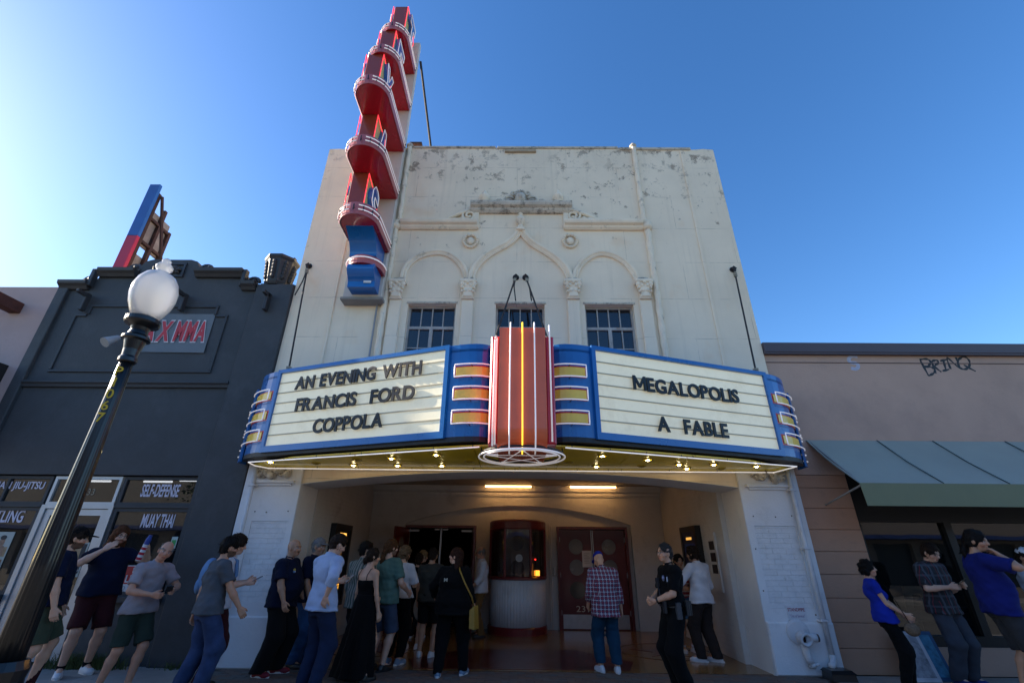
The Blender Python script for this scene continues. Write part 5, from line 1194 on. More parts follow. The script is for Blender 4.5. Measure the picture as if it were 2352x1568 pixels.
# awning
M_awn = mat('green_awning_canvas', (.30, .295, .235), .8, .06, 1.5, .25, 90, sheen=.2); M_awnv = mat('green_awning_valance', (.20, .215, .125), .8, .06, 1.5, .25, 90)
aw = thing('awning', (5.27, 0, 2.3), 'long green canvas awning over the shop window on the right', 'awning')
ax0, ax1, ayf, azt, azf, azb = 5.27, 13.6, -.98, 3.51, 2.62, 2.29
cuts = [ax0, 6.55, 7.55, 8.85, 9.9, 11.2, 12.4, ax1]
for a_, b_ in zip(cuts[:-1], cuts[1:]):
    g = .004; ns, nu = 8, 8; v = []; f = []
    for i in range(ns+1):
        t_ = i/ns; y = .036+(ayf-.036)*t_; z = azt+(azf-azt)*t_-.045*math.sin(math.pi*t_)
        for j in range(nu+1):
            u_ = j/nu; x = a_+g+(b_-a_-2*g)*u_; sag = (-.02*math.sin(math.pi*u_)*math.sin(math.pi*t_)+.006*math.sin(9*x+5*t_)*math.sin(math.pi*t_)) if 0 < i < ns else 0; v.append((x, y, z+sag))
    k = len(v); v += [(p[0], p[1]+.008, p[2]-.01) for p in v]
    for i in range(ns):
        for j in range(nu):
            q_ = i*(nu+1)+j; f += [(q_+nu+1, q_+nu+2, q_+1, q_), (k+q_, k+q_+1, k+q_+nu+2, k+q_+nu+1)]
    obj('canvas_panel', MB().add(v, f), M_awn, aw, smooth=True)
obj('valance', MB().add([(ax0+.002, ayf-.002, azf), (ax1, ayf-.002, azf), (ax1, ayf+.01, azb), (ax0+.03, ayf+.01, azb), (ax0+.002, ayf+.006, azf), (ax1, ayf+.006, azf), (ax1, ayf+.016, azb), (ax0+.03, ayf+.016, azb)], [(3, 2, 1, 0), (4, 5, 6, 7), (0, 4, 7, 3), (2, 3, 7, 6)]), M_awnv, aw)
for c_ in cuts[1:-1]: obj('seam', MB().tube([(c_, .03, azt+.006), (c_, (.036+ayf)/2, (azt+azf)/2-.028), (c_, ayf-.004, azf+.006)], .008, 5), mat('awning_seam', (.05, .085, .085), .8), aw)
obj('end_flap', MB().add([(ax0+.003, .036, azt-.01), (ax0+.003, ayf+.005, azf-.01), (ax0+.01, .036, azf-.0)], [(0, 1, 2), (2, 1, 0)]), M_awn, aw) if False else None
M_rod = mat('galvanised_rod', (.26, .25, .23), .5, .1)
for xr in (ax0+.05, 9.4, 13.5):
    obj('support_rod', MB().tube([(xr, ayf+.02, azf-.02), (xr, .04, 2.40)], .016, 8).tube([(xr, .04, azt-.02), (xr, ayf+.02, azf-.02)], .016, 8), M_rod, aw)
obj('front_bar', MB().tube([(ax0+.02, ayf+.022, azf-.02), (ax1, ayf+.022, azf-.02)], .014, 8), M_rod, aw)

# ================================================================== STREET LAMP
lp = (-3.30, -4.7)
M_black = mat('black_gloss_lamp_paint', (.008, .009, .010), .33, .1, 4, .03, 40, coat=.25)
sl2 = thing('street_lamp', (lp[0], lp[1], 0), 'black cast-iron street lamp with white acorn globe', 'street lamp')
def flut(k): return 1+.05*math.cos(k/48*2*math.pi*16)
obj('base', MB().lathe([(0.1600, 0), (0.1680, .05), (0.1600, .10), (0.1480, .13), (0.1440, .55), (0.1520, .62), (0.1320, .70), (0.1200, .80), (0.1320, .86), (0.1120, .91)], (lp[0], lp[1], 0), 16), M_black, sl2)
obj('post', MB().lathe([(0.0831, .90), (0.0760, 1.5), (0.0634, 2.1), (0.0521, 2.7), (0.0465, 3.02)], (lp[0], lp[1], 0), 48, mod=flut), M_black, sl2, smooth=True)
obj('collar', MB().lathe([(0.0576, 3.0), (0.0680, 3.01), (0.0680, 3.04), (0.0560, 3.06), (0.0600, 3.12), (0.0784, 3.20), (0.1040, 3.215), (0.1040, 3.235), (0.0760, 3.26), (0.0640, 3.30), (0.0720, 3.33), (0.1240, 3.36), (0.1320, 3.375), (0.1320, 3.41), (0.0960, 3.43)], (lp[0], lp[1], 0), 32), M_black, sl2, smooth=False)
m = bpy.data.materials.new('frosted_acorn_globe'); m.use_nodes = True; nt = m.node_tree; nt.nodes.remove(nt.nodes['Principled BSDF']); out = nt.nodes['Material Output']
tl_ = _n(nt, 'ShaderNodeBsdfTranslucent'); tl_.inputs[0].default_value = (.95, .94, .92, 1); df = _n(nt, 'ShaderNodeBsdfDiffuse'); df.inputs[0].default_value = (.85, .84, .82, 1); gl = _n(nt, 'ShaderNodeBsdfGlossy'); gl.inputs['Roughness'].default_value = .12; rf_ = _n(nt, 'ShaderNodeBsdfRefraction'); rf_.inputs['Roughness'].default_value = .35; rf_.inputs['IOR'].default_value = 1.15
a1 = _n(nt, 'ShaderNodeMixShader'); a1.inputs[0].default_value = .7; nt.links.new(tl_.outputs[0], a1.inputs[1]); nt.links.new(df.outputs[0], a1.inputs[2])
a2 = _n(nt, 'ShaderNodeMixShader'); a2.inputs[0].default_value = .2; nt.links.new(a1.outputs[0], a2.inputs[1]); nt.links.new(rf_.outputs[0], a2.inputs[2])
fr = _n(nt, 'ShaderNodeFresnel'); fr.inputs[0].default_value = 1.45; a3 = _n(nt, 'ShaderNodeMixShader'); nt.links.new(fr.outputs[0], a3.inputs[0]); nt.links.new(a2.outputs[0], a3.inputs[1]); nt.links.new(gl.outputs[0], a3.inputs[2]); nt.links.new(a3.outputs[0], out.inputs[0])
tcx_ = _n(nt, 'ShaderNodeTexCoord'); nn = _n(nt, 'ShaderNodeTexNoise'); nn.inputs['Scale'].default_value = 90; nt.links.new(tcx_.outputs['Object'], nn.inputs[0]); bmp = _n(nt, 'ShaderNodeBump'); bmp.inputs['Strength'].default_value = .25; bmp.inputs['Distance'].default_value = .004; nt.links.new(nn.outputs[0], bmp.inputs['Height'])
for s_ in (tl_, df, gl): nt.links.new(bmp.outputs[0], s_.inputs['Normal'])
obj('globe', MB().lathe([(0.0920, 3.425), (0.1200, 3.47), (0.1560, 3.55), (0.1760, 3.64), (0.1760, 3.72), (0.1560, 3.80), (0.1200, 3.86), (0.0880, 3.885), (0.0560, 3.90), (0.0496, 3.92), (0.0680, 3.945), (0.0704, 3.97), (0.0480, 4.0), (0.0360, 4.01), (0.0400, 4.035), (0.0160, 4.06)], (lp[0], lp[1], 0), 40), m, sl2, smooth=True)
M_ynum = mat('yellow_number_paint', (.62, .42, .02), .5)
for k, ch in enumerate('PL067'):
    if ch == 'L': ch = '1'
    z = 2.955-k*.098; a_ = math.atan2(CAM[1]-lp[1], CAM[0]-lp[0])-.5
    me, lo, hi = glyph(ch, .002, .01); m2 = me.copy(); s_ = .078/(hi[2]-lo[2]); r_ = .0475+(2.95-z)*.010+.004
    Mx = Matrix.Translation((lp[0]+r_*math.cos(a_), lp[1]+r_*math.sin(a_), z-.085)) @ Matrix.Rotation(a_+R(90), 4, 'Z') @ Matrix(((s_, 0, 0, -(lo[0]+hi[0])/2*s_), (0, 1, 0, 0), (0, 0, s_, 0), (0, 0, 0, 1)))
    m2.transform(Mx); link('number', m2, M_ynum, sl2)

# ================================================================== WEEDS, PLACARDS
def weeds(cx, cy, n, sp, h, seed):
    rs = random.Random(seed); v = []; f = []
    for i in range(n):
        x = cx+rs.gauss(0, sp); y = cy+rs.gauss(0, .05); a = rs.uniform(0, 6.28); L_ = h*rs.uniform(.4, 1.1); le = rs.uniform(.2, 1.0); w_ = rs.uniform(.004, .010); o = len(v)
        dx, dy = math.cos(a), math.sin(a)
        for k in range(4):
            t_ = k/3; bx_ = x+dx*le*L_*t_*t_*.7; by_ = min(y+dy*le*L_*t_*t_*.5, -.085); bz_ = L_*t_*(1-.3*le*t_); ww = w_*(1-t_*.9); v += [(bx_-dy*ww, by_+dx*ww, bz_), (bx_+dy*ww, by_-dx*ww, bz_)]
        for k in range(3): f.append((o+2*k, o+2*k+1, o+2*k+3, o+2*k+2))
    return MB().add(v, f)
M_weed = mat('weed_green', (.075, .10, .03), .8, .4, 8, 0)
wx, wy = onz(215, 1527)
t = thing('weed_clump', (wx, -.15, 0), 'straggly green weeds at the foot of the charcoal wall', 'weeds'); obj('leaves', weeds(wx, -.16, 900, .28, .24, 1), M_weed, t)
t = thing('weed_clump', (wx+1.35, -.13, 0), 'few weed blades at the foot of the charcoal pilaster', 'weeds'); obj('leaves', weeds(wx+1.35, -.13, 60, .10, .12, 2), M_weed, t)
# ================================================================== ACROSS THE STREET (seen only in the glass, lights the facades)
M_op = [mat('opposite_cream_stucco', (.34, .30, .25), .85, .1, 1, .3), mat('opposite_tan_brick', (.30, .19, .13), .85, .15, 2, .4), mat('opposite_white_paint', (.24, .20, .17), .8, .06, 1, .2)]
for i, (x0, x1, h, m_, lab) in enumerate(((-60, -11, 6.5, 0, 'cream stucco shop row across the street behind the viewer, left'), (-10.9, 2, 5.4, 1, 'tan brick shop row across the street behind the viewer, middle'), (2.1, 60, 6.2, 2, 'white painted shop row across the street behind the viewer, right'))):
    t = thing('shop_row', (x0, -20.6, 0), lab, 'building')
    ops = []; x = x0+.8
    while x < x1-2.6: ops.append([(x, .5), (x+2.2, .5), (x+2.2, 2.7), (x, 2.7)]); x += 3.0
    obj('front_wall', MB().plate([(x0, 0), (x1, 0), (x1, h), (x0, h)], ops, -21.0, -20.6), M_op[m_], t)
    obj('back_wall', MB().box((x0, -30, 0), (x1, -29.8, h-.3)), M_op[m_], t); obj('roof', MB().box((x0, -29.8, h-.6), (x1, -21, h-.5)), M_dk, t)
    for o_ in ops: obj('shop_window', MB().box((o_[0][0], -20.9, o_[0][1]), (o_[1][0], -20.85, o_[2][1])), M_dk2, t)
    obj('shop_awning', MB().box((x0+.6, -20.6, 2.9), (x1-.6, -19.6, 3.1)), mat('opposite_awning_blue', (.03, .06, .2), .7), t)
M_leaf = mat('tree_leaf', (.05, .085, .025), .6, .4, 3, 0); M_bark = mat('tree_bark', (.10, .075, .055), .9, .3, 10, .6)
def tree(x, y, h, r, seed, lab):
    rs = random.Random(seed); t = thing('street_tree', (x, y, 0), lab, 'tree', 'trees across the street')
    mb = MB().tube([(x, y, -.1), (x+.05, y, h*.3), (x-.05, y+.05, h*.55)], [.16, .13, .09], 8)
    tips = []
    for k in range(9):
        a = rs.uniform(0, 6.28); e = (x+math.cos(a)*r*.7, y+math.sin(a)*r*.7, h*rs.uniform(.55, .95)); mb.tube([(x, y, h*.42), ((x+e[0])/2, (y+e[1])/2, h*.6), e], [.07, .05, .02], 6); tips.append(e)
    obj('trunk', mb, M_bark, t)
    n = 2600; v = []; f = []
    for k in range(n):
        c = rs.choice(tips); p = Vector((c[0]+rs.gauss(0, r*.3), c[1]+rs.gauss(0, r*.3), c[2]+rs.gauss(0, r*.25))); a = Vector((rs.gauss(0, 1), rs.gauss(0, 1), rs.gauss(0, .6))).normalized(); b = a.orthogonal().normalized(); s_ = rs.uniform(.06, .13); o = len(v)
        v += [p-a*s_, p+b*s_*.5, p+a*s_, p-b*s_*.5]; f.append((o, o+1, o+2, o+3))
    obj('crown', MB().add(v, f), M_leaf, t)
tree(-15.5, -17.6, 6.5, 2.2, 1, 'leafy street tree across the road, leftmost of three'); tree(-9.6, -17.8, 7.2, 2.4, 2, 'leafy street tree across the road, middle of three'); tree(12.5, -17.7, 6.2, 2.0, 3, 'leafy street tree across the road, rightmost of three')
# ================================================================== PEOPLE
# bodies are blended distance fields meshed with surface nets: one smooth continuous figure, garments as shells over it
class Field:
    def __init__(s, lo, hi, h):
        s.lo = np.array(lo, float); s.h = h; s.n = np.maximum(4, np.ceil((np.array(hi)-s.lo)/h).astype(int)+1)
        s.f = np.full(s.n, .25, np.float32)
        s.ax = [s.lo[i]+h*np.arange(s.n[i]) for i in range(3)]
    def region(s, lo, hi):
        a = np.clip(np.floor((np.array(lo)-s.lo)/s.h).astype(int), 0, s.n); b = np.clip(np.ceil((np.array(hi)-s.lo)/s.h).astype(int)+1, 0, s.n)
        if (b <= a).any(): return None
        sl_ = tuple(slice(a[i], b[i]) for i in range(3))
        X = s.ax[0][sl_[0]][:, None, None]; Y = s.ax[1][sl_[1]][None, :, None]; Z = s.ax[2][sl_[2]][None, None, :]
        return sl_, X, Y, Z
    def blend(s, sl_, d, k):
        a = s.f[sl_]
        if k <= 0: s.f[sl_] = np.minimum(a, d); return
        hh = np.clip(.5+.5*(a-d)/k, 0, 1); s.f[sl_] = (a*(1-hh)+d*hh-k*hh*(1-hh)).astype(np.float32)
    def cone(s, a, b, r1, r2, k=.02, cut=None, pad=.07, sq=None):
        a = np.array(a, float); b = np.array(b, float); R_ = max(r1, r2)+pad
        g = s.region(np.minimum(a, b)-R_, np.maximum(a, b)+R_)
        if g is None: return
        sl_, X, Y, Z = g; ba = b-a; L = max(1e-9, ba @ ba)
        px, py_, pz = X-a[0], Y-a[1], Z-a[2]
        t = np.clip((px*ba[0]+py_*ba[1]+pz*ba[2])/L, 0, 1)
        d = np.sqrt((px-ba[0]*t)**2+(py_-ba[1]*t)**2+(pz-ba[2]*t)**2)-(r1+(r2-r1)*t)
        if cut is not None:
            for p, n in cut: d = np.maximum(d, (X-p[0])*n[0]+(Y-p[1])*n[1]+(Z-p[2])*n[2])
        s.blend(sl_, d, k)
    def ell(s, c, r, k=.02, Rm=None, cut=None, neg=False):
        c = np.array(c, float); r = np.array(r, float); m = r.max()+.06
        g = s.region(c-m, c+m)
        if g is None: return
        sl_, X, Y, Z = g; p = [X-c[0], Y-c[1], Z-c[2]]
        if Rm is not None: p = [p[0]*Rm[0][i]+p[1]*Rm[1][i]+p[2]*Rm[2][i] for i in range(3)]   # into local axes (columns of Rm)
        k0 = np.sqrt((p[0]/r[0])**2+(p[1]/r[1])**2+(p[2]/r[2])**2); k1 = np.sqrt((p[0]/r[0]**2)**2+(p[1]/r[1]**2)**2+(p[2]/r[2]**2)**2)+1e-6
        d = k0*(k0-1)/k1
        if cut is not None:
            for q, n in cut: d = np.maximum(d, (X-q[0])*n[0]+(Y-q[1])*n[1]+(Z-q[2])*n[2])
        if neg: s.f[sl_] = np.maximum(s.f[sl_], -d)
        else: s.blend(sl_, d, k)
    def loft(s, zs, wx, wy, xc, yc, k=.03, infl=0, z0=None, z1=None, e=2.3, fold=0, seed=0):
        zs = np.array(zs); g = s.region((min(xc)-max(wx)-.12, min(yc)-max(wy)-.12, zs[0]-.08), (max(xc)+max(wx)+.12, max(yc)+max(wy)+.12, zs[-1]+.08))
        if g is None: return
        sl_, X, Y, Z = g; zz = np.clip(Z, zs[0], zs[-1])
        WX = np.interp(zz, zs, wx)+infl; WY = np.interp(zz, zs, wy)+infl; XC = np.interp(zz, zs, xc); YC = np.interp(zz, zs, yc)
        q = (np.abs((X-XC)/WX)**e+np.abs((Y-YC)/WY)**e)**(1/e)
        d = (q-1)*np.minimum(WX, WY)
        if fold:
            an = np.arctan2(Y-YC, X-XC); rs = np.random.RandomState(seed); amp = fold*np.clip((zs[-1]-Z)/(zs[-1]-zs[0]), 0, 1)
            d = d-amp*(np.sin(an*7+rs.rand()*6+Z*2)*.6+np.sin(an*12+rs.rand()*6-Z*3)*.4)
        lo_ = zs[0] if z0 is None else z0; hi_ = zs[-1] if z1 is None else z1
        d = np.maximum(d, np.maximum(lo_-Z, Z-hi_)); s.blend(sl_, d, k)
    def cutplane(s, p, n):
        X = s.ax[0][:, None, None]; Y = s.ax[1][None, :, None]; Z = s.ax[2][None, None, :]
        s.f = np.maximum(s.f, (X-p[0])*n[0]+(Y-p[1])*n[1]+(Z-p[2])*n[2]).astype(np.float32)
    def wrinkle(s, amp, seed, fr=26):
        rs = np.random.RandomState(seed); X = s.ax[0][:, None, None]; Y = s.ax[1][None, :, None]; Z = s.ax[2][None, None, :]
        w_ = 0
        for i in range(5):
            v = rs.normal(size=3); v[2] *= 1.5; v *= fr*(.5+rs.rand())/np.linalg.norm(v); w_ = w_+np.sin(X*v[0]+Y*v[1]+Z*v[2]+rs.rand()*6+1.5*np.sin(Z*9+X*7+rs.rand()*6))
        s.f = (s.f+amp*.45*w_).astype(np.float32)
    def mesh(s):
        f = s.f.copy(); f[0] = f[-1] = .25; f[:, 0] = f[:, -1] = .25; f[:, :, 0] = f[:, :, -1] = .25
        sg = f < 0; n = f.shape
        cs = np.zeros((n[0]-1, n[1]-1, n[2]-1), np.int8)
        offs_ = [(i, j, k) for i in (0, 1) for j in (0, 1) for k in (0, 1)]
        for o in offs_: cs += sg[o[0]:n[0]-1+o[0], o[1]:n[1]-1+o[1], o[2]:n[2]-1+o[2]]
        mx_ = (cs > 0) & (cs < 8); ijk = np.argwhere(mx_)
        if len(ijk) == 0: return np.zeros((0, 3)), np.zeros((0, 4), int)
        idx = np.full(cs.shape, -1, np.int64); idx[mx_] = np.arange(len(ijk))
        Fv = np.stack([f[ijk[:, 0]+o[0], ijk[:, 1]+o[1], ijk[:, 2]+o[2]] for o in offs_], 1)
        acc = np.zeros((len(ijk), 3)); cnt = np.zeros(len(ijk))
        for a in range(8):
            for b in range(a+1, 8):
                da = np.array(offs_[b])-np.array(offs_[a])
                if np.abs(da).sum() != 1: continue
                cr = (Fv[:, a] < 0) != (Fv[:, b] < 0); t = np.where(cr, Fv[:, a]/(Fv[:, a]-Fv[:, b]+1e-12), 0)
                acc += cr[:, None]*(np.array(offs_[a])[None]+t[:, None]*da[None]); cnt += cr
        V = s.lo+(ijk+acc/cnt[:, None])*s.h; Q = []
        for ax in range(3):
            u, v = (ax+1) % 3, (ax+2) % 3
            s0 = [slice(None)]*3; s1 = [slice(None)]*3; s0[ax] = slice(0, -1); s1[ax] = slice(1, None)
            A = sg[tuple(s0)]; B = sg[tuple(s1)]; df_ = A != B
            p = np.argwhere(df_); p = p[(p[:, u] > 0) & (p[:, v] > 0) & (p[:, u] < n[u]-1) & (p[:, v] < n[v]-1)]
            if len(p) == 0: continue
            def cell(du, dv): q = p.copy(); q[:, u] -= du; q[:, v] -= dv; return idx[q[:, 0], q[:, 1], q[:, 2]]
            q = np.stack([cell(1, 1), cell(0, 1), cell(0, 0), cell(1, 0)], 1); inside = A[p[:, 0], p[:, 1], p[:, 2]]
            q[~inside] = q[~inside][:, ::-1]; Q.append(q)
        return V, np.concatenate(Q)
def np_mesh(name, V, Q):
    me = bpy.data.meshes.new(name); me.vertices.add(len(V)); me.vertices.foreach_set('co', V.astype(np.float32).ravel())
    me.loops.add(len(Q)*4); me.loops.foreach_set('vertex_index', Q.astype(np.int32).ravel()); me.polygons.add(len(Q)); me.polygons.foreach_set('loop_start', np.arange(0, len(Q)*4, 4, dtype=np.int32)); me.polygons.foreach_set('loop_total', np.full(len(Q), 4, np.int32))
    me.polygons.foreach_set('use_smooth', np.ones(len(Q), bool)); me.update(calc_edges=True); me.validate(); return me
def vmat():
    if 'skin' in MATS: return MATS['skin']
    m = bpy.data.materials.new('skin'); m.use_nodes = True; nt = m.node_tree; b = nt.nodes['Principled BSDF']; a = _n(nt, 'ShaderNodeVertexColor'); a.layer_name = 'tint'
    tc = _n(nt, 'ShaderNodeTexCoord'); no = _n(nt, 'ShaderNodeTexNoise'); no.inputs['Scale'].default_value = 18; no.inputs['Detail'].default_value = 4; nt.links.new(tc.outputs['Object'], no.inputs[0])
    hs = _n(nt, 'ShaderNodeHueSaturation'); mr = _n(nt, 'ShaderNodeMapRange'); mr.inputs[3].default_value = .86; mr.inputs[4].default_value = 1.12; nt.links.new(no.outputs[0], mr.inputs[0]); nt.links.new(mr.outputs[0], hs.inputs['Value']); nt.links.new(a.outputs[0], hs.inputs['Color'])
    nt.links.new(hs.outputs[0], b.inputs['Base Color']); b.inputs['Roughness'].default_value = .5; b.inputs['Subsurface Weight'].default_value = .08; b.inputs['Subsurface Radius'].default_value = (.012, .005, .003); b.inputs['Specular IOR Level'].default_value = .4
    MATS['skin'] = m; return m
def cloth(name, col, rough=.85, var=.15): return mat('cloth_'+name, col, rough, var, 5, .3, 140, sheen=.02, spec=.12)
def plaid(name, base, lines, sc=9.0):
    if name in MATS: return MATS[name]
    m = bpy.data.materials.new(name); m.use_nodes = True; nt = m.node_tree; L = nt.links.new; b = nt.nodes['Principled BSDF']; b.inputs['Roughness'].default_value = .85
    tc = _n(nt, 'ShaderNodeTexCoord'); sp_ = _n(nt, 'ShaderNodeSeparateXYZ'); L(tc.outputs['Object'], sp_.inputs[0])
    geo = sp_.outputs
    sn = _n(nt, 'ShaderNodeSeparateXYZ'); L(tc.outputs['Normal'], sn.inputs[0]); ax_ = _n(nt, 'ShaderNodeMath', operation='ABSOLUTE'); L(sn.outputs[0], ax_.inputs[0]); ay_ = _n(nt, 'ShaderNodeMath', operation='ABSOLUTE'); L(sn.outputs[1], ay_.inputs[0]); gt_ = _n(nt, 'ShaderNodeMath', operation='GREATER_THAN'); L(ax_.outputs[0], gt_.inputs[0]); L(ay_.outputs[0], gt_.inputs[1])
    ad = _n(nt, 'ShaderNodeMix', data_type='FLOAT'); L(gt_.outputs[0], ad.inputs[0]); L(geo[0], ad.inputs[2]); L(geo[1], ad.inputs[3])
    out = base+(1,); prev = None
    for (axis, per, off, wd, col, amt) in lines:
        src = ad.outputs[0] if axis == 0 else geo[2]
        m1 = _n(nt, 'ShaderNodeMath', operation='MULTIPLY_ADD'); m1.inputs[1].default_value = 1/per; m1.inputs[2].default_value = off; L(src, m1.inputs[0])
        fr_ = _n(nt, 'ShaderNodeMath', operation='FRACT'); L(m1.outputs[0], fr_.inputs[0])
        lt = _n(nt, 'ShaderNodeMath', operation='LESS_THAN'); lt.inputs[1].default_value = wd; L(fr_.outputs[0], lt.inputs[0])
        ml = _n(nt, 'ShaderNodeMath', operation='MULTIPLY'); ml.inputs[1].default_value = amt; L(lt.outputs[0], ml.inputs[0])
        mx = _n(nt, 'ShaderNodeMix', data_type='RGBA'); L(ml.outputs[0], mx.inputs[0]); mx.inputs[7].default_value = col+(1,)
        if prev is None: mx.inputs[6].default_value = out
        else: L(prev, mx.inputs[6])
        prev = mx.outputs[2]
    L(prev, b.inputs['Base Color']); MATS[name] = m; return m
def hairmat(name, col): return mat('hair_'+name, col, .6, .35, 30, .6, 90, spec=.12)
def ik(S, T, l1, l2, pole):
    S = np.array(S, float); T = np.array(T, float); d = T-S; L = np.linalg.norm(d)
    if L > (l1+l2)*.995: d *= (l1+l2)*.995/L; T = S+d; L = np.linalg.norm(d)
    a = (l1*l1-l2*l2+L*L)/(2*L); h = math.sqrt(max(0, l1*l1-a*a)); u = d/L; p = np.array(pole, float); p = p-u*(p @ u); p /= np.linalg.norm(p)+1e-9
    return S+u*a+p*h, T
def rotm(yaw, pitch, roll):
    """columns: right, forward, up of the head; yaw + turns right, pitch + looks down"""
    cy, sy = math.cos(R(yaw)), math.sin(R(yaw)); cp, sp_ = math.cos(R(pitch)), math.sin(R(pitch)); cr, sr = math.cos(R(roll)), math.sin(R(roll))
    f = np.array([sy*cp, cy*cp, -sp_]); r0 = np.array([cy, -sy, 0]); u = np.cross(r0, f); r = r0*cr+u*sr; u = np.cross(r, f)
    return np.stack([r, f, u], 1)

NPEOPLE = [0]
def person(label, X, Y, h, face, skin=(.50, .29, .20), female=False, build=1.0, belly=0, lean=(0, 0), head=(0, 0, 0), rh=(.25, .06, .80), lh=(-.25, .06, .80), rpole=(.35, -1, -.1), lpole=(-.35, -1, -.1),
           feet=((.11, 0), (-.11, 0)), toes=(12, -12), top=None, bottom=None, shoes=None, hair=None, cap=None, glasses=False, beard=None, brow=(.06, .035, .02), hunch=0, fist=(.35, .35), z=0, palm=(None, None), wide=1.0):
    """facing: 0 away from the street, 90 to the right, 180 towards the street, 270 to the left"""
    seed = NPEOPLE[0]; NPEOPLE[0] += 1; s = h/1.75
    root = thing('person', (X, Y, z), label, 'person'); root.rotation_euler = (0, 0, R(-face)); root.scale = (s, s, s)
    bw = build; lx_, ly_ = lean
    def sh(p): zz = max(0, p[2]-.92); return np.array([p[0]+lx_*zz, p[1]+ly_*zz+hunch*max(0, zz-.25)**1.5, p[2]])
    hipx = .092*(.5+.5*bw); shx = (.152 if female else .172)*(.62+.38*bw)*wide
    hips = [sh((hipx, 0, .91)), sh((-hipx, 0, .91))]; shs = [sh((shx, -.01, 1.395)), sh((-shx, -.01, 1.395))]
    neck0 = sh((0, -.012, 1.44)); neckc = sh((0, .0, 1.50)); hc = sh((0, .03, 1.625))
    Rm = rotm(*head); hc = neckc+np.array([0, .02, .0])+Rm @ np.array([0, .012, .125])
    # limbs
    knees, ankles, elbows, wrists = [], [], [], []
    for i in range(2):
        fx, fy = feet[i]; a = np.array([fx, fy-.02, .085]); k_, a = ik(hips[i], a, .44, .42, (0.12*(1 if i == 0 else -1), 1, 0)); knees.append(k_); ankles.append(a)
        tgt = (rh, lh)[i]; e_, w_ = ik(shs[i], sh(tgt) if False else np.array(tgt, float), .285, .255, (rpole, lpole)[i]); elbows.append(e_); wrists.append(w_)
    # torso profile
    zs = [.83, .90, .97, 1.06, 1.15, 1.25, 1.34, 1.41, 1.45, 1.475]
    if female: wx = [.10, .165, .170, .138, .128, .142, .148, .122, .072, .052]; wy = [.08, .115, .118, .092, .088, .112, .108, .085, .062, .052]
    else: wx = [.10, .155, .158, .148, .150, .166, .172, .140, .082, .056]; wy = [.08, .108, .110, .100, .102, .116, .112, .088, .064, .056]
    f_b = np.array([.3, .9, 1.1, 1.25, 1.15, .9, .6, .4, .2, .2])
    wx = [w_*(1+(bw-1)*q) for w_, q in zip(wx, f_b)]; wy = [w_*(1+(bw-1)*q*1.1) for w_, q in zip(wy, f_b)]
    yb = np.array([0, .0, .35, .9, 1, .6, .2, 0, 0, 0])*belly
    wy = [w_+y_*.5 for w_, y_ in zip(wy, yb)]
    cen = [sh((0, -.005, q)) for q in zs]; xc = [c[0] for c in cen]; yc = [c[1]+(-.012 if i in (5, 6) else 0)+yb[i]*.5 for i, c in enumerate(cen)]
    tk = (.6+.4*bw)
    rth, rkn, rca, ran = .083*tk, .056*(.7+.3*bw), .057*(.7+.3*bw), .037; rsh, rel_, rfo, rwr = (.042 if female else .05)*tk, (.033 if female else .040)*tk, (.034 if female else .042)*tk, .026*(.8+.2*bw)
    allp = np.array([*hips, *shs, *knees, *ankles, *elbows, *wrists, hc, [xc[0], yc[0], .8]])
    lo = allp.min(0)-.24*max(1, bw); hi = allp.max(0)+.24*max(1, bw); lo[2] = -.02
    hv = .0125
    B = Field(lo, hi, hv)
    B.loft(zs, wx, wy, xc, yc, .02)
    if female:
        for i in (1, -1): B.ell((xc[5]+i*.07*bw, yc[5]+wy[5]*.75, 1.255), (.058*bw, .05*bw, .058*bw), .035)
    for i in range(2):
        B.cone(hips[i], knees[i], rth, rkn, .05); c_ = knees[i]*.68+ankles[i]*.32; B.cone(knees[i], c_+np.array([0, -.012, 0]), rkn, rca, .03); B.cone(c_+np.array([0, -.012, 0]), ankles[i], rca, ran, .03)
        to = R(toes[i]); fd = np.array([math.sin(to), math.cos(to), 0]); B.cone(ankles[i], ankles[i]+fd*.15+np.array([0, 0, -.045]), .034, .026, .02)
        B.cone(sh((shx*.35*(1 if i == 0 else -1), -.01, 1.425)), shs[i], .05, rsh*1.12, .04); B.cone(shs[i], elbows[i], rsh*1.05, rel_, .03)
        m_ = elbows[i]*.7+wrists[i]*.3; B.cone(elbows[i], m_, rel_, rfo, .02); B.cone(m_, wrists[i], rfo, rwr, .02)
    B.cone(neck0, neckc+Rm @ np.array([0, 0, .04]), .054, .050, .04)
    parts = [B.mesh()]
    # head, finer
    rw = .97 if female else 1.0
    Hd = Field(hc-.20, hc+.20, .0062)
    def hp(x, y, z_): return hc+Rm @ np.array([x, y, z_])
    Hd.ell(hp(0, -.012, .028), (.076*rw, .096, .094), .01, Rm); Hd.ell(hp(0, .022, -.035), (.058*rw, .068, .078), .03, Rm)
    Hd.ell(hp(0, .052, -.088), (.030*rw, .030, .024), .03, Rm)                                 # chin
    Hd.cone(hp(.0, -.03, -.06), neckc+np.array([0, -.005, -.05]), .05, .053, .03)              # neck
    Hd.cone(hp(0, .086, .008), hp(0, .104, -.026), .009, .0145, .014); Hd.ell(hp(.013, .094, -.03), (.009, .012, .008), .008, Rm); Hd.ell(hp(-.013, .094, -.03), (.009, .012, .008), .008, Rm)
    Hd.cone(hp(-.034, .078, .022), hp(.034, .078, .022), .013, .013, .015)                     # brow
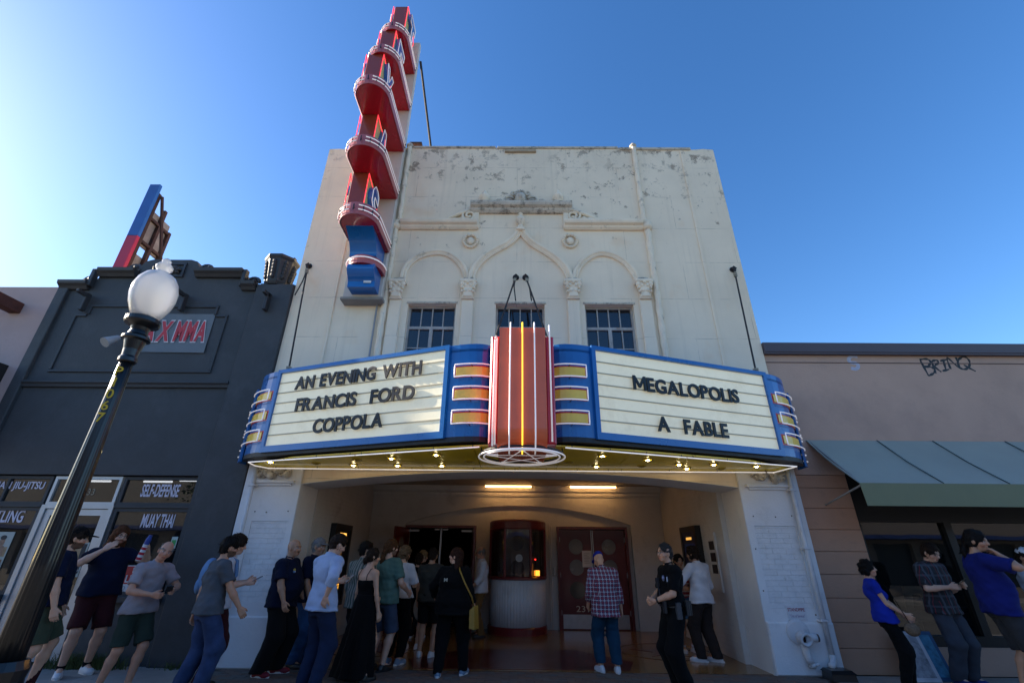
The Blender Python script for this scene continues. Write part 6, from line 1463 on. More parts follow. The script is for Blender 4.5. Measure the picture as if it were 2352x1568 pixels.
    for sgn in (1, -1):
        Hd.ell(hp(sgn*.032, .083, .002), (.017, .012, .010), .004, Rm, neg=True); Hd.ell(hp(sgn*.031, .071, .002), (.0135, .0135, .0115), .004, Rm)
        Hd.ell(hp(sgn*.077*rw, -.012, -.012), (.012, .020, .032), .008, Rm); Hd.ell(hp(sgn*.048, .058, -.035), (.022, .02, .022), .025, Rm)
    Hd.cone(hp(-.018, .081, -.062), hp(.018, .081, -.062), .008, .008, .01); Hd.cone(hp(-.016, .079, -.075), hp(.016, .079, -.075), .009, .009, .008)
    parts.append(Hd.mesh())
    # hands, finest
    hand_c = []
    for i in range(2):
        sgn = 1 if i == 0 else -1
        fw = wrists[i]-elbows[i]; fw /= np.linalg.norm(fw)
        th_in = palm[i] if palm[i] is not None else np.array([-sgn*1.0, .25, 0.])                # palm normal
        pn = np.array(th_in, float); pn = pn-fw*(pn @ fw); pn /= np.linalg.norm(pn)+1e-9; sd = np.cross(fw, pn)*sgn   # side towards the thumb
        if sd @ np.array([0, 1, .3]) < 0 and palm[i] is None: sd = -sd
        Hn = Field(wrists[i]+fw*.08-.15, wrists[i]+fw*.08+.15, .0048)
        W = wrists[i]; Hn.cone(W-fw*.03, W+fw*.02, .026, .024, .01)
        for q in (-.028, -.010, .010, .028): Hn.cone(W+fw*.015+sd*q*.7, W+fw*.085+sd*q, .0155, .0135, .012)
        cu = fist[i]
        for q, ln in ((.030, .064), (.010, .073), (-.010, .068), (-.029, .052)):
            p = W+fw*.085+sd*q; d_ = fw*math.cos(cu*1.1)+pn*math.sin(cu*1.1); p2 = p+d_*ln*.5; d2 = fw*math.cos(cu*2.6)+pn*math.sin(cu*2.6); p3 = p2+d2*ln*.32; d3 = fw*math.cos(cu*3.6)+pn*math.sin(cu*3.6); p4 = p3+d3*ln*.24
            Hn.cone(p, p2, .0095, .0088, .005); Hn.cone(p2, p3, .0088, .0080, .003); Hn.cone(p3, p4, .0080, .0070, .003)
        p = W+fw*.025+sd*.028; p2 = p+fw*.032+sd*.024+pn*.012; p3 = p2+fw*.028+sd*.006+pn*(.012+.02*cu); Hn.cone(p, p2, .014, .0115, .012); Hn.cone(p2, p3, .0112, .0085, .004)
        parts.append(Hn.mesh()); hand_c.append(W+fw*.085+pn*.03)
    V = np.concatenate([p[0] for p in parts]); o = 0; Qs = []
    for p in parts: Qs.append(p[1]+o); o += len(p[0])
    me = np_mesh('body', V, np.concatenate(Qs))
    tint = np.tile(np.array(skin+(1,)), (len(V), 1)); n0 = len(parts[0][0]); n1 = n0+len(parts[1][0])
    hv_ = (V[n0:n1]-hc) @ Rm; sk = np.array(skin)
    ht = np.tile(sk, (n1-n0, 1))
    def paint(mask, col, a=1): ht[mask] = ht[mask]*(1-a)+np.array(col)*a
    x_, y_, z_ = hv_[:, 0], hv_[:, 1], hv_[:, 2]; fr_ = y_ > .03
    paint(fr_ & (np.abs(z_+.040) < .03) & (np.abs(np.abs(x_)-.045) < .025), sk*np.array([1.05, .82, .78]), .5)
    paint(fr_ & (np.abs(z_+.068) < .014) & (np.abs(x_) < .024), sk*np.array([.85, .5, .45]), .8)
    paint(fr_ & (np.abs(z_+.0685) < .003) & (np.abs(x_) < .024), sk*.25, .8)
    paint(fr_ & (((np.abs(x_)-.032)/.016)**2+((z_-.002)/.009)**2 < 1), (.55, .52, .5), .8)
    paint(fr_ & (((np.abs(x_)-.032)/.0075)**2+((z_-.002)/.008)**2 < 1), (.03, .02, .015), .95)
    paint(fr_ & (np.abs(z_-.011-.0) < .003) & (np.abs(np.abs(x_)-.032) < .017), sk*.3, .6)
    paint(fr_ & (np.abs(z_-.026) < .0055) & (np.abs(np.abs(x_)-.034) < .021), brow, .8)
    if beard:
        bc, amt, typ = beard[:3]
        if typ == 'full': paint((z_ < -.045) & (y_ > -.02) & (z_ > -.14) & ~((np.abs(z_+.068) < .010) & (np.abs(x_) < .02) & fr_) & (np.abs(x_) > .0) & ((z_ < -.05) | (np.abs(x_) > .04)), bc, amt)
        if typ in ('full', 'mustache'): paint(fr_ & (np.abs(z_+.052) < .008) & (np.abs(x_) < .030), bc, max(amt, .7))
        if typ == 'goatee': paint(fr_ & (z_ < -.048) & (np.abs(x_) < .034) & ~((np.abs(z_+.068) < .008) & (np.abs(x_) < .018)), bc, amt)
    tint[n0:n1, :3] = ht
    at_ = me.color_attributes.new('tint', 'FLOAT_COLOR', 'POINT'); at_.data.foreach_set('color', tint.astype(np.float32).ravel())
    link('body', me, vmat(), root, local=True)
    def garment(name, F, m_, wr=.0035, fr=24):
        if wr: F.wrinkle(wr*1.3, seed*7+len(name), fr); F.wrinkle(wr*.9, seed*7+3+len(name), fr*2.6)
        Vg, Qg = F.mesh()
        if len(Vg) and name == 'hair':
            e1 = Vg[Qg[:, 2]]-Vg[Qg[:, 0]]; e2 = Vg[Qg[:, 3]]-Vg[Qg[:, 1]]; nq = np.cross(e1, e2); nq /= np.linalg.norm(nq, axis=1)[:, None]+1e-9; rs = np.random.RandomState(seed); pk = rs.choice(len(Qg), min(len(Qg), 900), replace=False)
            c_ = Vg[Qg[pk]].mean(1); n_ = nq[pk]; flow = np.array([0, -.25, -1.])[None]+rs.normal(size=(len(pk), 3))*.35; flow -= n_*(flow*n_).sum(1)[:, None]; d_ = flow/ (np.linalg.norm(flow, axis=1)[:, None]+1e-9)+n_*rs.uniform(.1, .55, (len(pk), 1)); sd_ = np.cross(d_, n_); sd_ /= np.linalg.norm(sd_, axis=1)[:, None]+1e-9
            L_ = rs.uniform(.015, .04, (len(pk), 1)); w_ = rs.uniform(.002, .005, (len(pk), 1)); o_ = len(Vg); c0_ = c_-n_*.004
            Vg = np.concatenate([Vg, c0_-sd_*w_, c0_+sd_*w_, c0_+d_*L_+sd_*w_*.3, c0_+d_*L_-sd_*w_*.3]); m_n = len(pk); ii = np.arange(m_n); Qg = np.concatenate([Qg, np.stack([o_+ii, o_+m_n+ii, o_+2*m_n+ii, o_+3*m_n+ii], 1)])
        if len(Vg): return link(name, np_mesh(name, Vg, Qg), m_, root, local=True)
    gh = .0135
    # ---------------- top
    if top:
        ty = top['t']; infl = top.get('loose', .016); hem = top.get('hem', .90); F = Field(lo, hi, gh)
        if ty in ('tee', 'shirt', 'polo', 'jacket'):
            fl_x = [w_+infl+(.012 if q < 1.1 else 0) for w_, q in zip(wx, zs)]; fl_y = [w_+infl+(.014 if q < 1.1 else 0) for w_, q in zip(wy, zs)]
            fl_x[0] = fl_x[1]; fl_y[0] = fl_y[1]
            z1 = 1.478 if ty != 'tee' else 1.466
            F.loft([hem]+[q for q in zs if q > hem+.02], [np.interp(hem, zs, fl_x)+.014+top.get('flare', .006)]+[w_ for w_, q in zip(fl_x, zs) if q > hem+.02], [np.interp(hem, zs, fl_y)+.010+top.get('flare', .006)]+[w_ for w_, q in zip(fl_y, zs) if q > hem+.02], [np.interp(hem, zs, xc)]+[v_ for v_, q in zip(xc, zs) if q > hem+.02], [np.interp(hem, zs, yc)]+[v_ for v_, q in zip(yc, zs) if q > hem+.02], .02, z1=z1)
            if hem < .95:
                for i in range(2): F.cone(hips[i], hips[i]+(knees[i]-hips[i])*.35, rth+.034+infl*.6, rkn+.06, .04, cut=[((0, 0, hem), (0, 0, -1))])
            if female:
                for i in (1, -1): F.ell((xc[5]+i*.07*bw, yc[5]+wy[5]*.75, 1.255), (.072*bw, .066*bw, .07*bw), .05)
            for i in range(2):
                sl0 = top.get('sleeve', .62)      # fraction: <1 upper arm, up to 2 wrist
                F.cone(sh((shx*.35*(1 if i == 0 else -1), -.01, 1.425)), shs[i], .062, rsh*1.12+infl, .04)
                if sl0 <= 1:
                    e_ = shs[i]+(elbows[i]-shs[i])*sl0; dn = (elbows[i]-shs[i])/np.linalg.norm(elbows[i]-shs[i]); F.cone(shs[i], e_+dn*.03, rsh*1.1+infl, rel_+infl+.012, .02, cut=[(e_, dn)])
                else:
                    F.cone(shs[i], elbows[i], rsh*1.1+infl, rel_+infl, .02); e_ = elbows[i]+(wrists[i]-elbows[i])*min(.97, sl0-1); dn = (wrists[i]-elbows[i])/np.linalg.norm(wrists[i]-elbows[i]); F.cone(elbows[i], e_+dn*.02, rel_+infl, (rwr if sl0 > 1.7 else rfo)+infl, .015, cut=[(e_, dn)])
            garment('shirt' if ty != 'jacket' else 'jacket', F, top['m'], .0042)
            if ty in ('shirt', 'polo', 'jacket'):
                C = Field(neckc-.14, neckc+.14, .009); ax_ = (neckc-neck0); ax_ = ax_/np.linalg.norm(ax_); c0 = neck0+ax_*.018; c1 = c0+ax_*.05
                C.cone(c0, c1, .072, .064, .01, cut=[(c1, ax_), (c0-ax_*.01, -ax_)]); C.ell(c0+np.array([0, .075, .05]), (.022, .05, .06), 0, neg=True)
                garment('collar', C, top.get('cm', top['m']), 0)
        elif ty == 'cami':
            pass
    # ---------------- bottom
    if bottom:
        ty = bottom['t']; infl = bottom.get('loose', .012); F = Field(lo, hi, gh); wz = bottom.get('waist', 1.02)
        if ty in ('pants', 'shorts'):
            zz_ = [.80]+[q for q in zs if .85 < q < wz]+[wz]
            F.loft(zz_, [np.interp(q, zs, wx)+infl if q > .86 else .15*bw for q in zz_], [np.interp(q, zs, wy)+infl if q > .86 else .10*bw for q in zz_], [np.interp(q, zs, xc) for q in zz_], [np.interp(q, zs, yc) for q in zz_], .03)
            for i in range(2):
                if ty == 'shorts':
                    L_ = bottom.get('len', .92); e_ = hips[i]+(knees[i]-hips[i])*L_; dn = (knees[i]-hips[i])/np.linalg.norm(knees[i]-hips[i]); F.cone(hips[i], e_+dn*.04, rth+infl+.008, rkn+infl+bottom.get('flare', .035), .03, cut=[(e_, dn)])
                else:
                    fl_ = bottom.get('flare', .02); e_ = np.array([ankles[i][0], ankles[i][1], bottom.get('hem', .05)]); F.cone(hips[i], knees[i], rth+infl+.008, rkn+infl+.026+fl_*.3, .035); F.cone(knees[i], ankles[i]+np.array([0, -.008, -.04]), rkn+infl+.026+fl_*.3, ran+infl+fl_, .03, cut=[(e_, (0, 0, -1))])
            garment('trousers' if ty == 'pants' else 'shorts', F, bottom['m'], .0035, 20)
        elif ty == 'skirt':
            hz = bottom['hem']; tz = bottom.get('waist', 1.04); kx = (knees[0]+knees[1])/2; n_ = 7; qs = np.linspace(hz, tz, n_); fl_ = bottom.get('flare', .06)
            wxx = []; wyy = []; xx = []; yy = []
            for q in qs:
                if q > .9: wxx.append(np.interp(q, zs, wx)+infl+.012); wyy.append(np.interp(q, zs, wy)+infl+.012); xx.append(np.interp(q, zs, xc)); yy.append(np.interp(q, zs, yc))
                else: u = (.9-q)/.9; wxx.append(np.interp(.9, zs, wx)+infl+.016+fl_*u); wyy.append(np.interp(.9, zs, wy)+infl+.016+fl_*u); xx.append(np.interp(.9, zs, xc)*(1-u)+bottom.get('dx', 0)*u); yy.append(np.interp(.9, zs, yc)*(1-u)+bottom.get('dy', 0)*u)
            F = Field((min(xx)-max(wxx)-.1, min(yy)-max(wyy)-.1, hz-.05), (max(xx)+max(wxx)+.1, max(yy)+max(wyy)+.1, tz+.06), gh)
            F.loft(list(qs), wxx, wyy, xx, yy, .02, fold=bottom.get('fold', .02), seed=seed)
            if bottom.get('slit'):
                p, n = bottom['slit']; Xg = F.ax[0][:, None, None]; Yg = F.ax[1][None, :, None]; Zg = F.ax[2][None, None, :]
                rg = np.maximum((Xg-p[0])*n[0]+(Yg-p[1])*n[1]+(Zg-p[2])*n[2], 0*Xg)  # keep side
                F.f = np.maximum(F.f, np.minimum((Xg-p[0])*n[0]+(Yg-p[1])*n[1]+(Zg-p[2])*n[2], .2)).astype(np.float32)
            garment('skirt' if not bottom.get('dress') else 'dress_skirt', F, bottom['m'], .002)
    if top and top['t'] == 'cami':
        F = Field(lo, hi, gh); zz_ = [q for q in (1.0, 1.06, 1.15, 1.25, 1.30)]
        F.loft(zz_, [np.interp(q, zs, wx)+.010 for q in zz_], [np.interp(q, zs, wy)+.010 for q in zz_], [np.interp(q, zs, xc) for q in zz_], [np.interp(q, zs, yc) for q in zz_], .02)
        for i in (1, -1): F.ell((xc[5]+i*.07*bw, yc[5]+wy[5]*.75, 1.255), (.068*bw, .06*bw, .06*bw), .04)
        garment('bodice', F, top['m'], .002)
        st_ = MB()
        for i in (1, -1): st_.tube([(xc[6]+i*.085, yc[6]-wy[5]-.006, 1.29), (xc[6]+i*.088, yc[6]-wy[6]*.95-.008, 1.37), (xc[7]+i*.092, yc[7]-.06, 1.452), (xc[7]+i*.092, yc[7]+.02, 1.462), (xc[6]+i*.088, yc[6]+wy[6]+.01, 1.36), (xc[6]+i*.08, yc[6]+wy[5]+.02, 1.29)], .006, 6)
        link('strap', st_.mesh('strap'), top['m'], root, local=True)
    # ---------------- shoes
    if shoes:
        for i in range(2):
            a = ankles[i]; to = R(toes[i]); fd = np.array([math.sin(to), math.cos(to), 0]); sd = np.array([math.cos(to), -math.sin(to), 0]); bz_ = max(0, a[2]-.085)
            F = Field((a[0]-.24, a[1]-.24, -.02+bz_), (a[0]+.24, a[1]+.24, .2+bz_), .0085); g0 = np.array([a[0], a[1], bz_])
            Rf = np.stack([sd, fd, np.array([0, 0, 1.])], 1)
            F.ell(g0+fd*-.028+[0, 0, .04], (.038, .052, .05), .02, Rf); F.ell(g0+fd*.10+[0, 0, .030], (.046, .098, .042), .03, Rf); F.cone(g0+[0, 0, .07], g0+fd*.06+[0, 0, .05], .040, .036, .03)
            F.cone(g0+fd*-.035+[0, 0, .02], g0+fd*.13+[0, 0, .02], .040, .044, .02)
            F.cutplane((0, 0, .004+bz_), (0, 0, -1)); F.cutplane((0, 0, (.10 if not shoes.get('high') else .14)+bz_), (0, 0, 1))
            o_ = garment('shoe', F, shoes['m'], 0)
            S_ = MB(); ol = [(g0+fd*(.045+.150*math.cos(t_))+sd*(.050 if math.cos(t_) > 0 else .044)*math.sin(t_)) for t_ in [2*math.pi*k/24 for k in range(24)]]
            S_.flatplate([(p[0], p[1]) for p in ol], bz_+.001, bz_+.024); o2 = link('sole', S_.mesh('sole'), shoes.get('sole', shoes['m']), o_, local=True)
            if shoes.get('sock') is not None:
                link('sock', MB().tube([tuple(a+np.array([0, 0, -.01])), tuple(a+(knees[i]-a)*shoes.get('sockh', .12))], [.043, .046], 14).mesh('sock'), shoes['sock'], root, local=True, smooth=True)
    # ---------------- hair
    if hair:
        ty = hair['t']; F = Field(hc-.26 if ty in ('short', 'fringe', 'curly', 'bun') else hc-np.array([.24, .30, .62]), hc+.24, .0085)
        vol = hair.get('vol', .012)
        F.ell(hp(0, -.014, .030), (.076*rw+vol, .096+vol, .094+vol), .01, Rm)
        if ty != 'fringe':
            F.ell(hp(0, -.055, -.02), (.066*rw+vol*.8, .05+vol, .075), .03, Rm)
        # carve the face out
        for (c_, r_) in ((hp(0, .115, -.035), (.064*rw, .085, .105)), (hp(0, .10, .015), (.055*rw, .05, hair.get('line', .052)))): F.ell(c_, r_, 0, Rm, neg=True)
        F.cutplane(hp(0, 0, -.095), -Rm[:, 2]) if ty == 'short' else None
        if ty == 'short':
            for sgn in (1, -1): F.ell(hp(sgn*.085, .0, -.045), (.03, .06, .05), 0, Rm, neg=True)
        if ty == 'fringe': F.ell(hp(0, .03, .10), (.078, .12, .085), 0, Rm, neg=True)
        if ty == 'long':
            ln = hair.get('len', .35)
            for q in (-.06, -.03, 0, .03, .06):
                p0 = hp(q, -.065, -.01); p1 = p0+np.array([q*.25, -.05+hair.get('dy', 0), -ln*.5]); p2 = p0+np.array([q*.35+hair.get('dx', 0), -.06+hair.get('dy', 0), -ln]); F.cone(p0, p1, .036, .036, .02); F.cone(p1, p2, .036, .018, .02)
            if hair.get('side', True):
                for sgn in (1, -1):
                    p0 = hp(sgn*.075, -.01, .0); p1 = hp(sgn*.082, -.005, -.10); F.cone(p0, p1, .022, .024, .02); F.cone(p1, p1+np.array([0, -.02, -hair.get('sl', .08)]), .024, .012, .02)
        if ty == 'tail':
            p0 = hp(0, -.11, .0); ln = hair.get('len', .4); F.ell(p0, (.03, .03, .03), .02, Rm)
            p1 = p0+np.array([0, -.05, -ln*.4]); p2 = p0+np.array([hair.get('dx', 0), -.045, -ln]); F.cone(p0, p1, .028, .034, .02); F.cone(p1, p2, .034, .012, .02)
        if ty == 'bun':
            F.ell(hp(hair.get('bx', 0), -.105, -.06), (.055, .045, .052), .03, Rm)
        if ty == 'curly':
            rs = np.random.RandomState(seed)
            for _ in range(46):
                a_ = rs.uniform(-math.pi, math.pi); e_ = rs.uniform(-.75, 1.3); d_ = np.array([math.cos(e_)*math.sin(a_), -math.cos(e_)*math.cos(a_), math.sin(e_)])
                if d_[1] > .45 and d_[2] < .6: continue
                q = hp(d_[0]*.085, -.014+d_[1]*.10, .02+d_[2]*.10-(.03 if d_[2] < 0 else 0)); F.ell(q, (.03, .03, .03), .01)
        garment('hair', F, hair['m'], hair.get('wr', .004), 70)
    if beard and len(beard) > 3:
        F = Field(hc-.2, hc+.2, .008); F.ell(hp(0, .045, -.095), (.05, .042, .045), .01, Rm); F.ell(hp(0, .095, -.066), (.022, .03, .012), 0, Rm, neg=True); garment('beard', F, beard[3], .003, 80)
    if cap:
        F = Field(hc-.24, hc+.26, .0075); F.ell(hp(0, -.012, .045), (.086, .106, .094), .01, Rm); F.cutplane(hp(0, 0, .045), -Rm[:, 2])
        bk = cap.get('back', 1)
        c_ = garment('cap', F, cap['m'], 0)
        G = Field(hc-.26, hc+.26, .0065); G.ell(hp(0, .115*bk if bk > 0 else -.125, .046), (.074, .085, .010), 0, Rm); garment('cap_brim', G, cap.get('bm', cap['m']), 0)
        if cap.get('button', True): link('cap_button', MB().ell(tuple(hp(0, -.012, .140)), (.009, .009, .006), 8, 5).mesh('cap_button'), cap['m'], c_, local=True)
    if glasses:
        g = MB()
        for sgn in (1, -1):
            g.tube([tuple(hp(sgn*.033+.024*math.cos(t_), .100-.004*math.cos(t_)**2, .0+.017*math.sin(t_))) for t_ in [2*math.pi*k/14 for k in range(14)]], .0022, 5, True)
            g.tube([tuple(hp(sgn*.058, .096, .006)), tuple(hp(sgn*.077, .04, .008)), tuple(hp(sgn*.080, -.01, .004))], .0022, 5)
        g.tube([tuple(hp(-.010, .102, .005)), tuple(hp(.010, .102, .005))], .0022, 5)
        link('glasses', g.mesh('glasses'), mat('spectacle_frame', (.03, .03, .032), .3, .1, metal=.3), root, local=True)
    Mw = Matrix.Translation((X, Y, z)) @ Matrix.Rotation(R(-face), 4, 'Z') @ Matrix.Diagonal((s, s, s, 1))
    def w(p): return Mw @ Vector(tuple(float(q) for q in p))
    return dict(root=root, hands=[w(p) for p in hand_c], w=w, Mw=Mw, sh=shs, hc=hc, wr=wrists, el=elbows, Rm=Rm, zs=zs, wx=wx, wy=wy, xc=xc, yc=yc)
# ------------------------------------------------------------------ the crowd
def hx(px_, py_, Y): return at(px_, py_, Y)[0]
def hz(px_, py_, Y): return at(px_, py_, Y)[1]
SK = dict(a=(.60, .33, .21), b=(.46, .245, .15), c=(.64, .375, .26), d=(.30, .16, .10), e=(.54, .27, .17))
navy = cloth('navy', (.007, .011, .030)); black = cloth('black', (.005, .005, .0055)); black2 = cloth('faded_black', (.009, .009, .010)); maroon = cloth('maroon', (.045, .012, .014)); olive = cloth('olive', (.055, .065, .040)); dgreen = cloth('dark_green', (.030, .042, .032))
jeans = cloth('blue_jeans', (.035, .055, .12), .9, .3); jeans2 = cloth('mid_blue_jeans', (.03, .075, .17), .9, .3); greyt = cloth('slate_grey', (.075, .085, .10)); mauve = cloth('mauve_grey', (.30, .26, .27)); lblue = cloth('pale_blue', (.36, .43, .58)); wht = cloth('white', (.58, .58, .62)); green = cloth('sage_green', (.085, .16, .135)); slate = cloth('slate_blue', (.055, .075, .12)); khaki = cloth('brown_khaki', (.16, .085, .03)); denim = cloth('light_denim', (.14, .25, .42)); royal = cloth('royal_blue', (.012, .028, .30)); royal2 = cloth('deep_blue', (.010, .015, .12)); charcoal = cloth('charcoal', (.035, .036, .040)); brownp = cloth('dark_brown', (.032, .024, .022)); gtee = cloth('dark_grey_green', (.045, .045, .040))
sh_w = dict(m=mat('white_sneaker', (.62, .62, .64), .6, .05), sole=mat('white_rubber', (.66, .66, .66), .6, .05)); sh_k = dict(m=mat('black_shoe', (.012, .012, .013), .4), sole=mat('black_rubber', (.015, .015, .015), .6)); sh_b = dict(m=mat('blue_runner', (.16, .24, .34), .6, .2, 20), sole=mat('white_rubber', (.66, .66, .66), .6, .05)); sh_r = dict(m=mat('red_runner', (.20, .008, .02), .6, .15), sole=mat('white_rubber', (.66, .66, .66), .6, .05)); sh_br = dict(m=mat('brown_shoe', (.10, .05, .02), .6, .15), sole=mat('black_rubber', (.015, .015, .015), .6)); sh_bl = dict(m=mat('blue_shoe', (.02, .03, .16), .6), sole=mat('black_rubber', (.015, .015, .015), .6))
hb = hairmat('black', (.010, .008, .007)); hd = hairmat('dark_brown', (.022, .013, .009)); hbr = hairmat('brown', (.07, .032, .014)); hau = hairmat('auburn_brown', (.085, .03, .012)); hbl = hairmat('blond', (.28, .18, .085)); hcu = hairmat('dirty_blond', (.14, .085, .045)); hgr = hairmat('grey', (.20, .19, .18))
P = {}
Y = -1.7
P[1] = person('man in black cap, navy T-shirt and olive shorts behind the lamp post', hx(166, 1240, Y), Y, hz(171, 1208, Y)-.01, 52, SK['a'], build=1.12, belly=.02, head=(4, 8, 0), rh=(.29, .10, .82), lh=(-.27, .12, .84), top=dict(t='tee', m=navy, sleeve=.75, loose=.022), bottom=dict(t='shorts', m=olive), shoes=dict(sh_w, sock=maroon, sockh=.6), hair=dict(t='short', m=hd), cap=dict(m=black), beard=((.04, .02, .012), .8, 'full'), feet=((.10, -.10), (-.10, .12)))
Y = -0.6
P[2] = person('tall long-haired bearded man in navy T-shirt and maroon shorts holding up a striped can', hx(257, 1232, Y)+.10, Y, hz(257, 1207, Y)-.01, 128, SK['c'], build=1.2, belly=.03, head=(-8, 2, 4), rh=(.17, .27, 1.45), lh=(-.30, .36, 1.46), rpole=(1, .1, -.8), lpole=(-1, .2, -.9), fist=(.12, .5), palm=((-.6, -.2, .2), None), top=dict(t='tee', m=navy, sleeve=.55, loose=.024), bottom=dict(t='shorts', m=maroon), shoes=dict(sh_w, sock=black), hair=dict(t='long', m=hau, len=.24, vol=.022, sl=.10), glasses=True, beard=((.16, .05, .02), .9, 'full', hau), feet=((.13, .05), (-.14, -.02)))
Y = -1.45
P[3] = person('bald older man in mauve polo and dark green shorts looking up from a phone', hx(380, 1265, Y)-.12, Y, hz(390, 1239.5, Y)-.01, 112, SK['e'], build=.98, lean=(.0, .10), belly=.03, head=(25, 10, 14), hunch=.25, rh=(.10, .33, 1.10), lh=(-.16, .36, 1.14), rpole=(1, -.6, -.4), lpole=(-1, -.6, -.3), fist=(.5, .6), top=dict(t='polo', m=mauve, sleeve=.72, hem=.88, loose=.022), bottom=dict(t='shorts', m=dgreen), shoes=sh_k, hair=dict(t='fringe', m=hgr, vol=.004), feet=((.12, -.12), (-.08, .12)))
Y = -1.65
P[4] = person('bearded man in grey T-shirt and blue jeans walking toward the pier', hx(527, 1260, Y)-.08, Y, hz(530, 1230, Y)-.01, 42, SK['b'], build=1.03, lean=(0, .06), head=(6, 6, 0), rh=(.31, .30, .86), lh=(-.26, -.06, .84), rpole=(.4, -1, -.2), top=dict(t='tee', m=greyt, sleeve=.70, hem=.87, loose=.022), bottom=dict(t='pants', m=jeans, flare=.03), shoes=sh_k, hair=dict(t='short', m=hb, vol=.018), beard=((.03, .018, .012), .75, 'full'), feet=((.10, .10), (-.10, -.08)))
Y = -1.25
P[5] = person('man with light denim backpack and quiff checking a phone beside the grey T-shirt man', hx(541, 1246, Y)-.02, Y, hz(540, 1225, Y)-.01, 62, SK['c'], build=.95, head=(4, 10, 0), rh=(.14, .26, 1.16), lh=(-.12, .27, 1.17), fist=(.5, .5), top=dict(t='tee', m=wht, sleeve=.7, hem=.88), bottom=dict(t='pants', m=maroon), shoes=sh_k, hair=dict(t='short', m=hd, vol=.022))
Y = -.42
P[6] = person('heavy bald man with mustache in navy polo, black track pants and red shoes', -3.50, Y, 1.765, 92, SK['b'], build=1.32, belly=.09, head=(6, 2, 0), rh=(.35, .20, .92), lh=(-.33, .18, .90), rpole=(.6, -1, 0), top=dict(t='polo', m=navy, sleeve=.80, hem=.84, loose=.026), bottom=dict(t='pants', m=black2, flare=.045, loose=.022), shoes=sh_r, hair=None, beard=((.02, .014, .012), .85, 'mustache'), feet=((.13, -.06), (-.13, .06)))
Y = .12
P[7] = person('man in grey and navy cap, navy shirt and jeans leaning on the left pier', -3.33, Y, 1.80, 96, SK['b'], build=1.08, belly=.03, lean=(0, .0), head=(10, 6, 0), rh=(.24, .16, .88), lh=(-.25, .14, .90), top=dict(t='polo', m=royal2 if False else navy, sleeve=.85, hem=.86, loose=.024), bottom=dict(t='pants', m=jeans2, flare=.03), shoes=sh_k, hair=dict(t='short', m=hgr), cap=dict(m=cloth('cap_grey', (.16, .16, .18)), bm=cloth('cap_grey_brim', (.2, .2, .22))), beard=((.35, .33, .32), .6, 'goatee'))
Y = -1.35
P[8] = person('tall man in untucked pale blue shirt and navy trousers with hand on hip, back turned', hx(772, 1245, Y)-.06, Y, hz(775, 1221, Y)-.01, 32, SK['c'], build=.97, lean=(0, .03), head=(16, 26, 0), rh=(.24, -.14, 1.02), lh=(-.1, .30, 1.16), rpole=(1, -.7, .1), fist=(.3, .5), palm=((-.3, .9, .2), None), top=dict(t='shirt', m=lblue, sleeve=1.45, hem=.86, loose=.024, flare=.02), bottom=dict(t='pants', m=cloth('navy_trousers', (.016, .024, .055)), flare=.022), shoes=sh_k, hair=dict(t='short', m=hd, vol=.014))
Y = -0.65
P[9] = person('woman in long black slit dress with bare back and low bun', hx(852, 1285, Y), Y, hz(859, 1257, Y)-.01, 28, SK['a'], female=True, head=(34, 4, 0), rh=(.25, .05, .82), lh=(-.23, .06, .84), top=dict(t='cami', m=black), bottom=dict(t='skirt', m=black, hem=.05, waist=1.10, flare=.13, dress=True, fold=.03, dx=-.08), shoes=sh_k, hair=dict(t='bun', m=hd, bx=-.02, vol=.012), feet=((.17, .02), (-.12, .0)))
Y = -.35
P[10] = person('man in green striped jacket half hidden behind the woman in the black dress', hx(838, 1268, Y), Y, 1.75, 30, SK['a'], build=1.0, head=(30, 0, 0), rh=(.2, .2, .95), lh=(-.27, .06, .80), top=dict(t='jacket', m=plaid('green_stripe_cloth', (.16, .15, .13), [(0, .055, 0, .35, (.02, .06, .045), .9), (0, .055, .5, .15, (.35, .34, .3), .8)]), sleeve=1.8, hem=.84, loose=.028), bottom=dict(t='pants', m=black2), shoes=sh_k, hair=dict(t='short', m=hb))
Y = -.06
P[11] = person('man with long brown ponytail in sage green T-shirt and slate shorts', hx(896, 1255, Y), Y, 1.795, 24, SK['c'], build=1.12, belly=.03, head=(20, 4, 0), rh=(.27, .22, 1.0), lh=(-.26, .1, .84), top=dict(t='tee', m=green, sleeve=.78, hem=.86, loose=.026), bottom=dict(t='shorts', m=slate, len=1.0), shoes=sh_k, hair=dict(t='tail', m=hbr, len=.42, dx=-.04), beard=((.10, .05, .03), .7, 'full'))
Y = .38
P[12] = person('woman with curly dark blond hair in white T-shirt and black trousers', hx(924, 1275, Y)+.02, Y, 1.70, 14, SK['a'], female=True, build=1.12, head=(4, 12, 0), rh=(.16, .30, 1.12), lh=(-.18, .28, 1.1), top=dict(t='tee', m=wht, sleeve=.9, hem=.95, loose=.032), bottom=dict(t='pants', m=black, flare=.015, hem=.1), shoes=sh_b, hair=dict(t='curly', m=hcu, vol=.02), feet=((.10, 0), (-.11, .03)))
Y = 2.9
P[13] = person('woman with blond ponytail in black, deep in the lobby queue', hx(969, 1275, Y), Y, 1.66, 20, SK['c'], female=True, head=(35, 10, 0), top=dict(t='tee', m=black, sleeve=.8), bottom=dict(t='pants', m=black2), shoes=sh_w, hair=dict(t='tail', m=hbl, len=.34))
Y = 1.0
P[14] = person('man in dark grey-green T-shirt seen from behind in the lobby queue', hx(993, 1285, Y), Y, 1.68, 8, SK['b'], build=1.1, top=dict(t='tee', m=gtee, sleeve=.8, hem=.86), bottom=dict(t='shorts', m=black2, len=.9), shoes=sh_w, hair=dict(t='short', m=hd), rh=(.22, .2, .95))
Y = 1.75
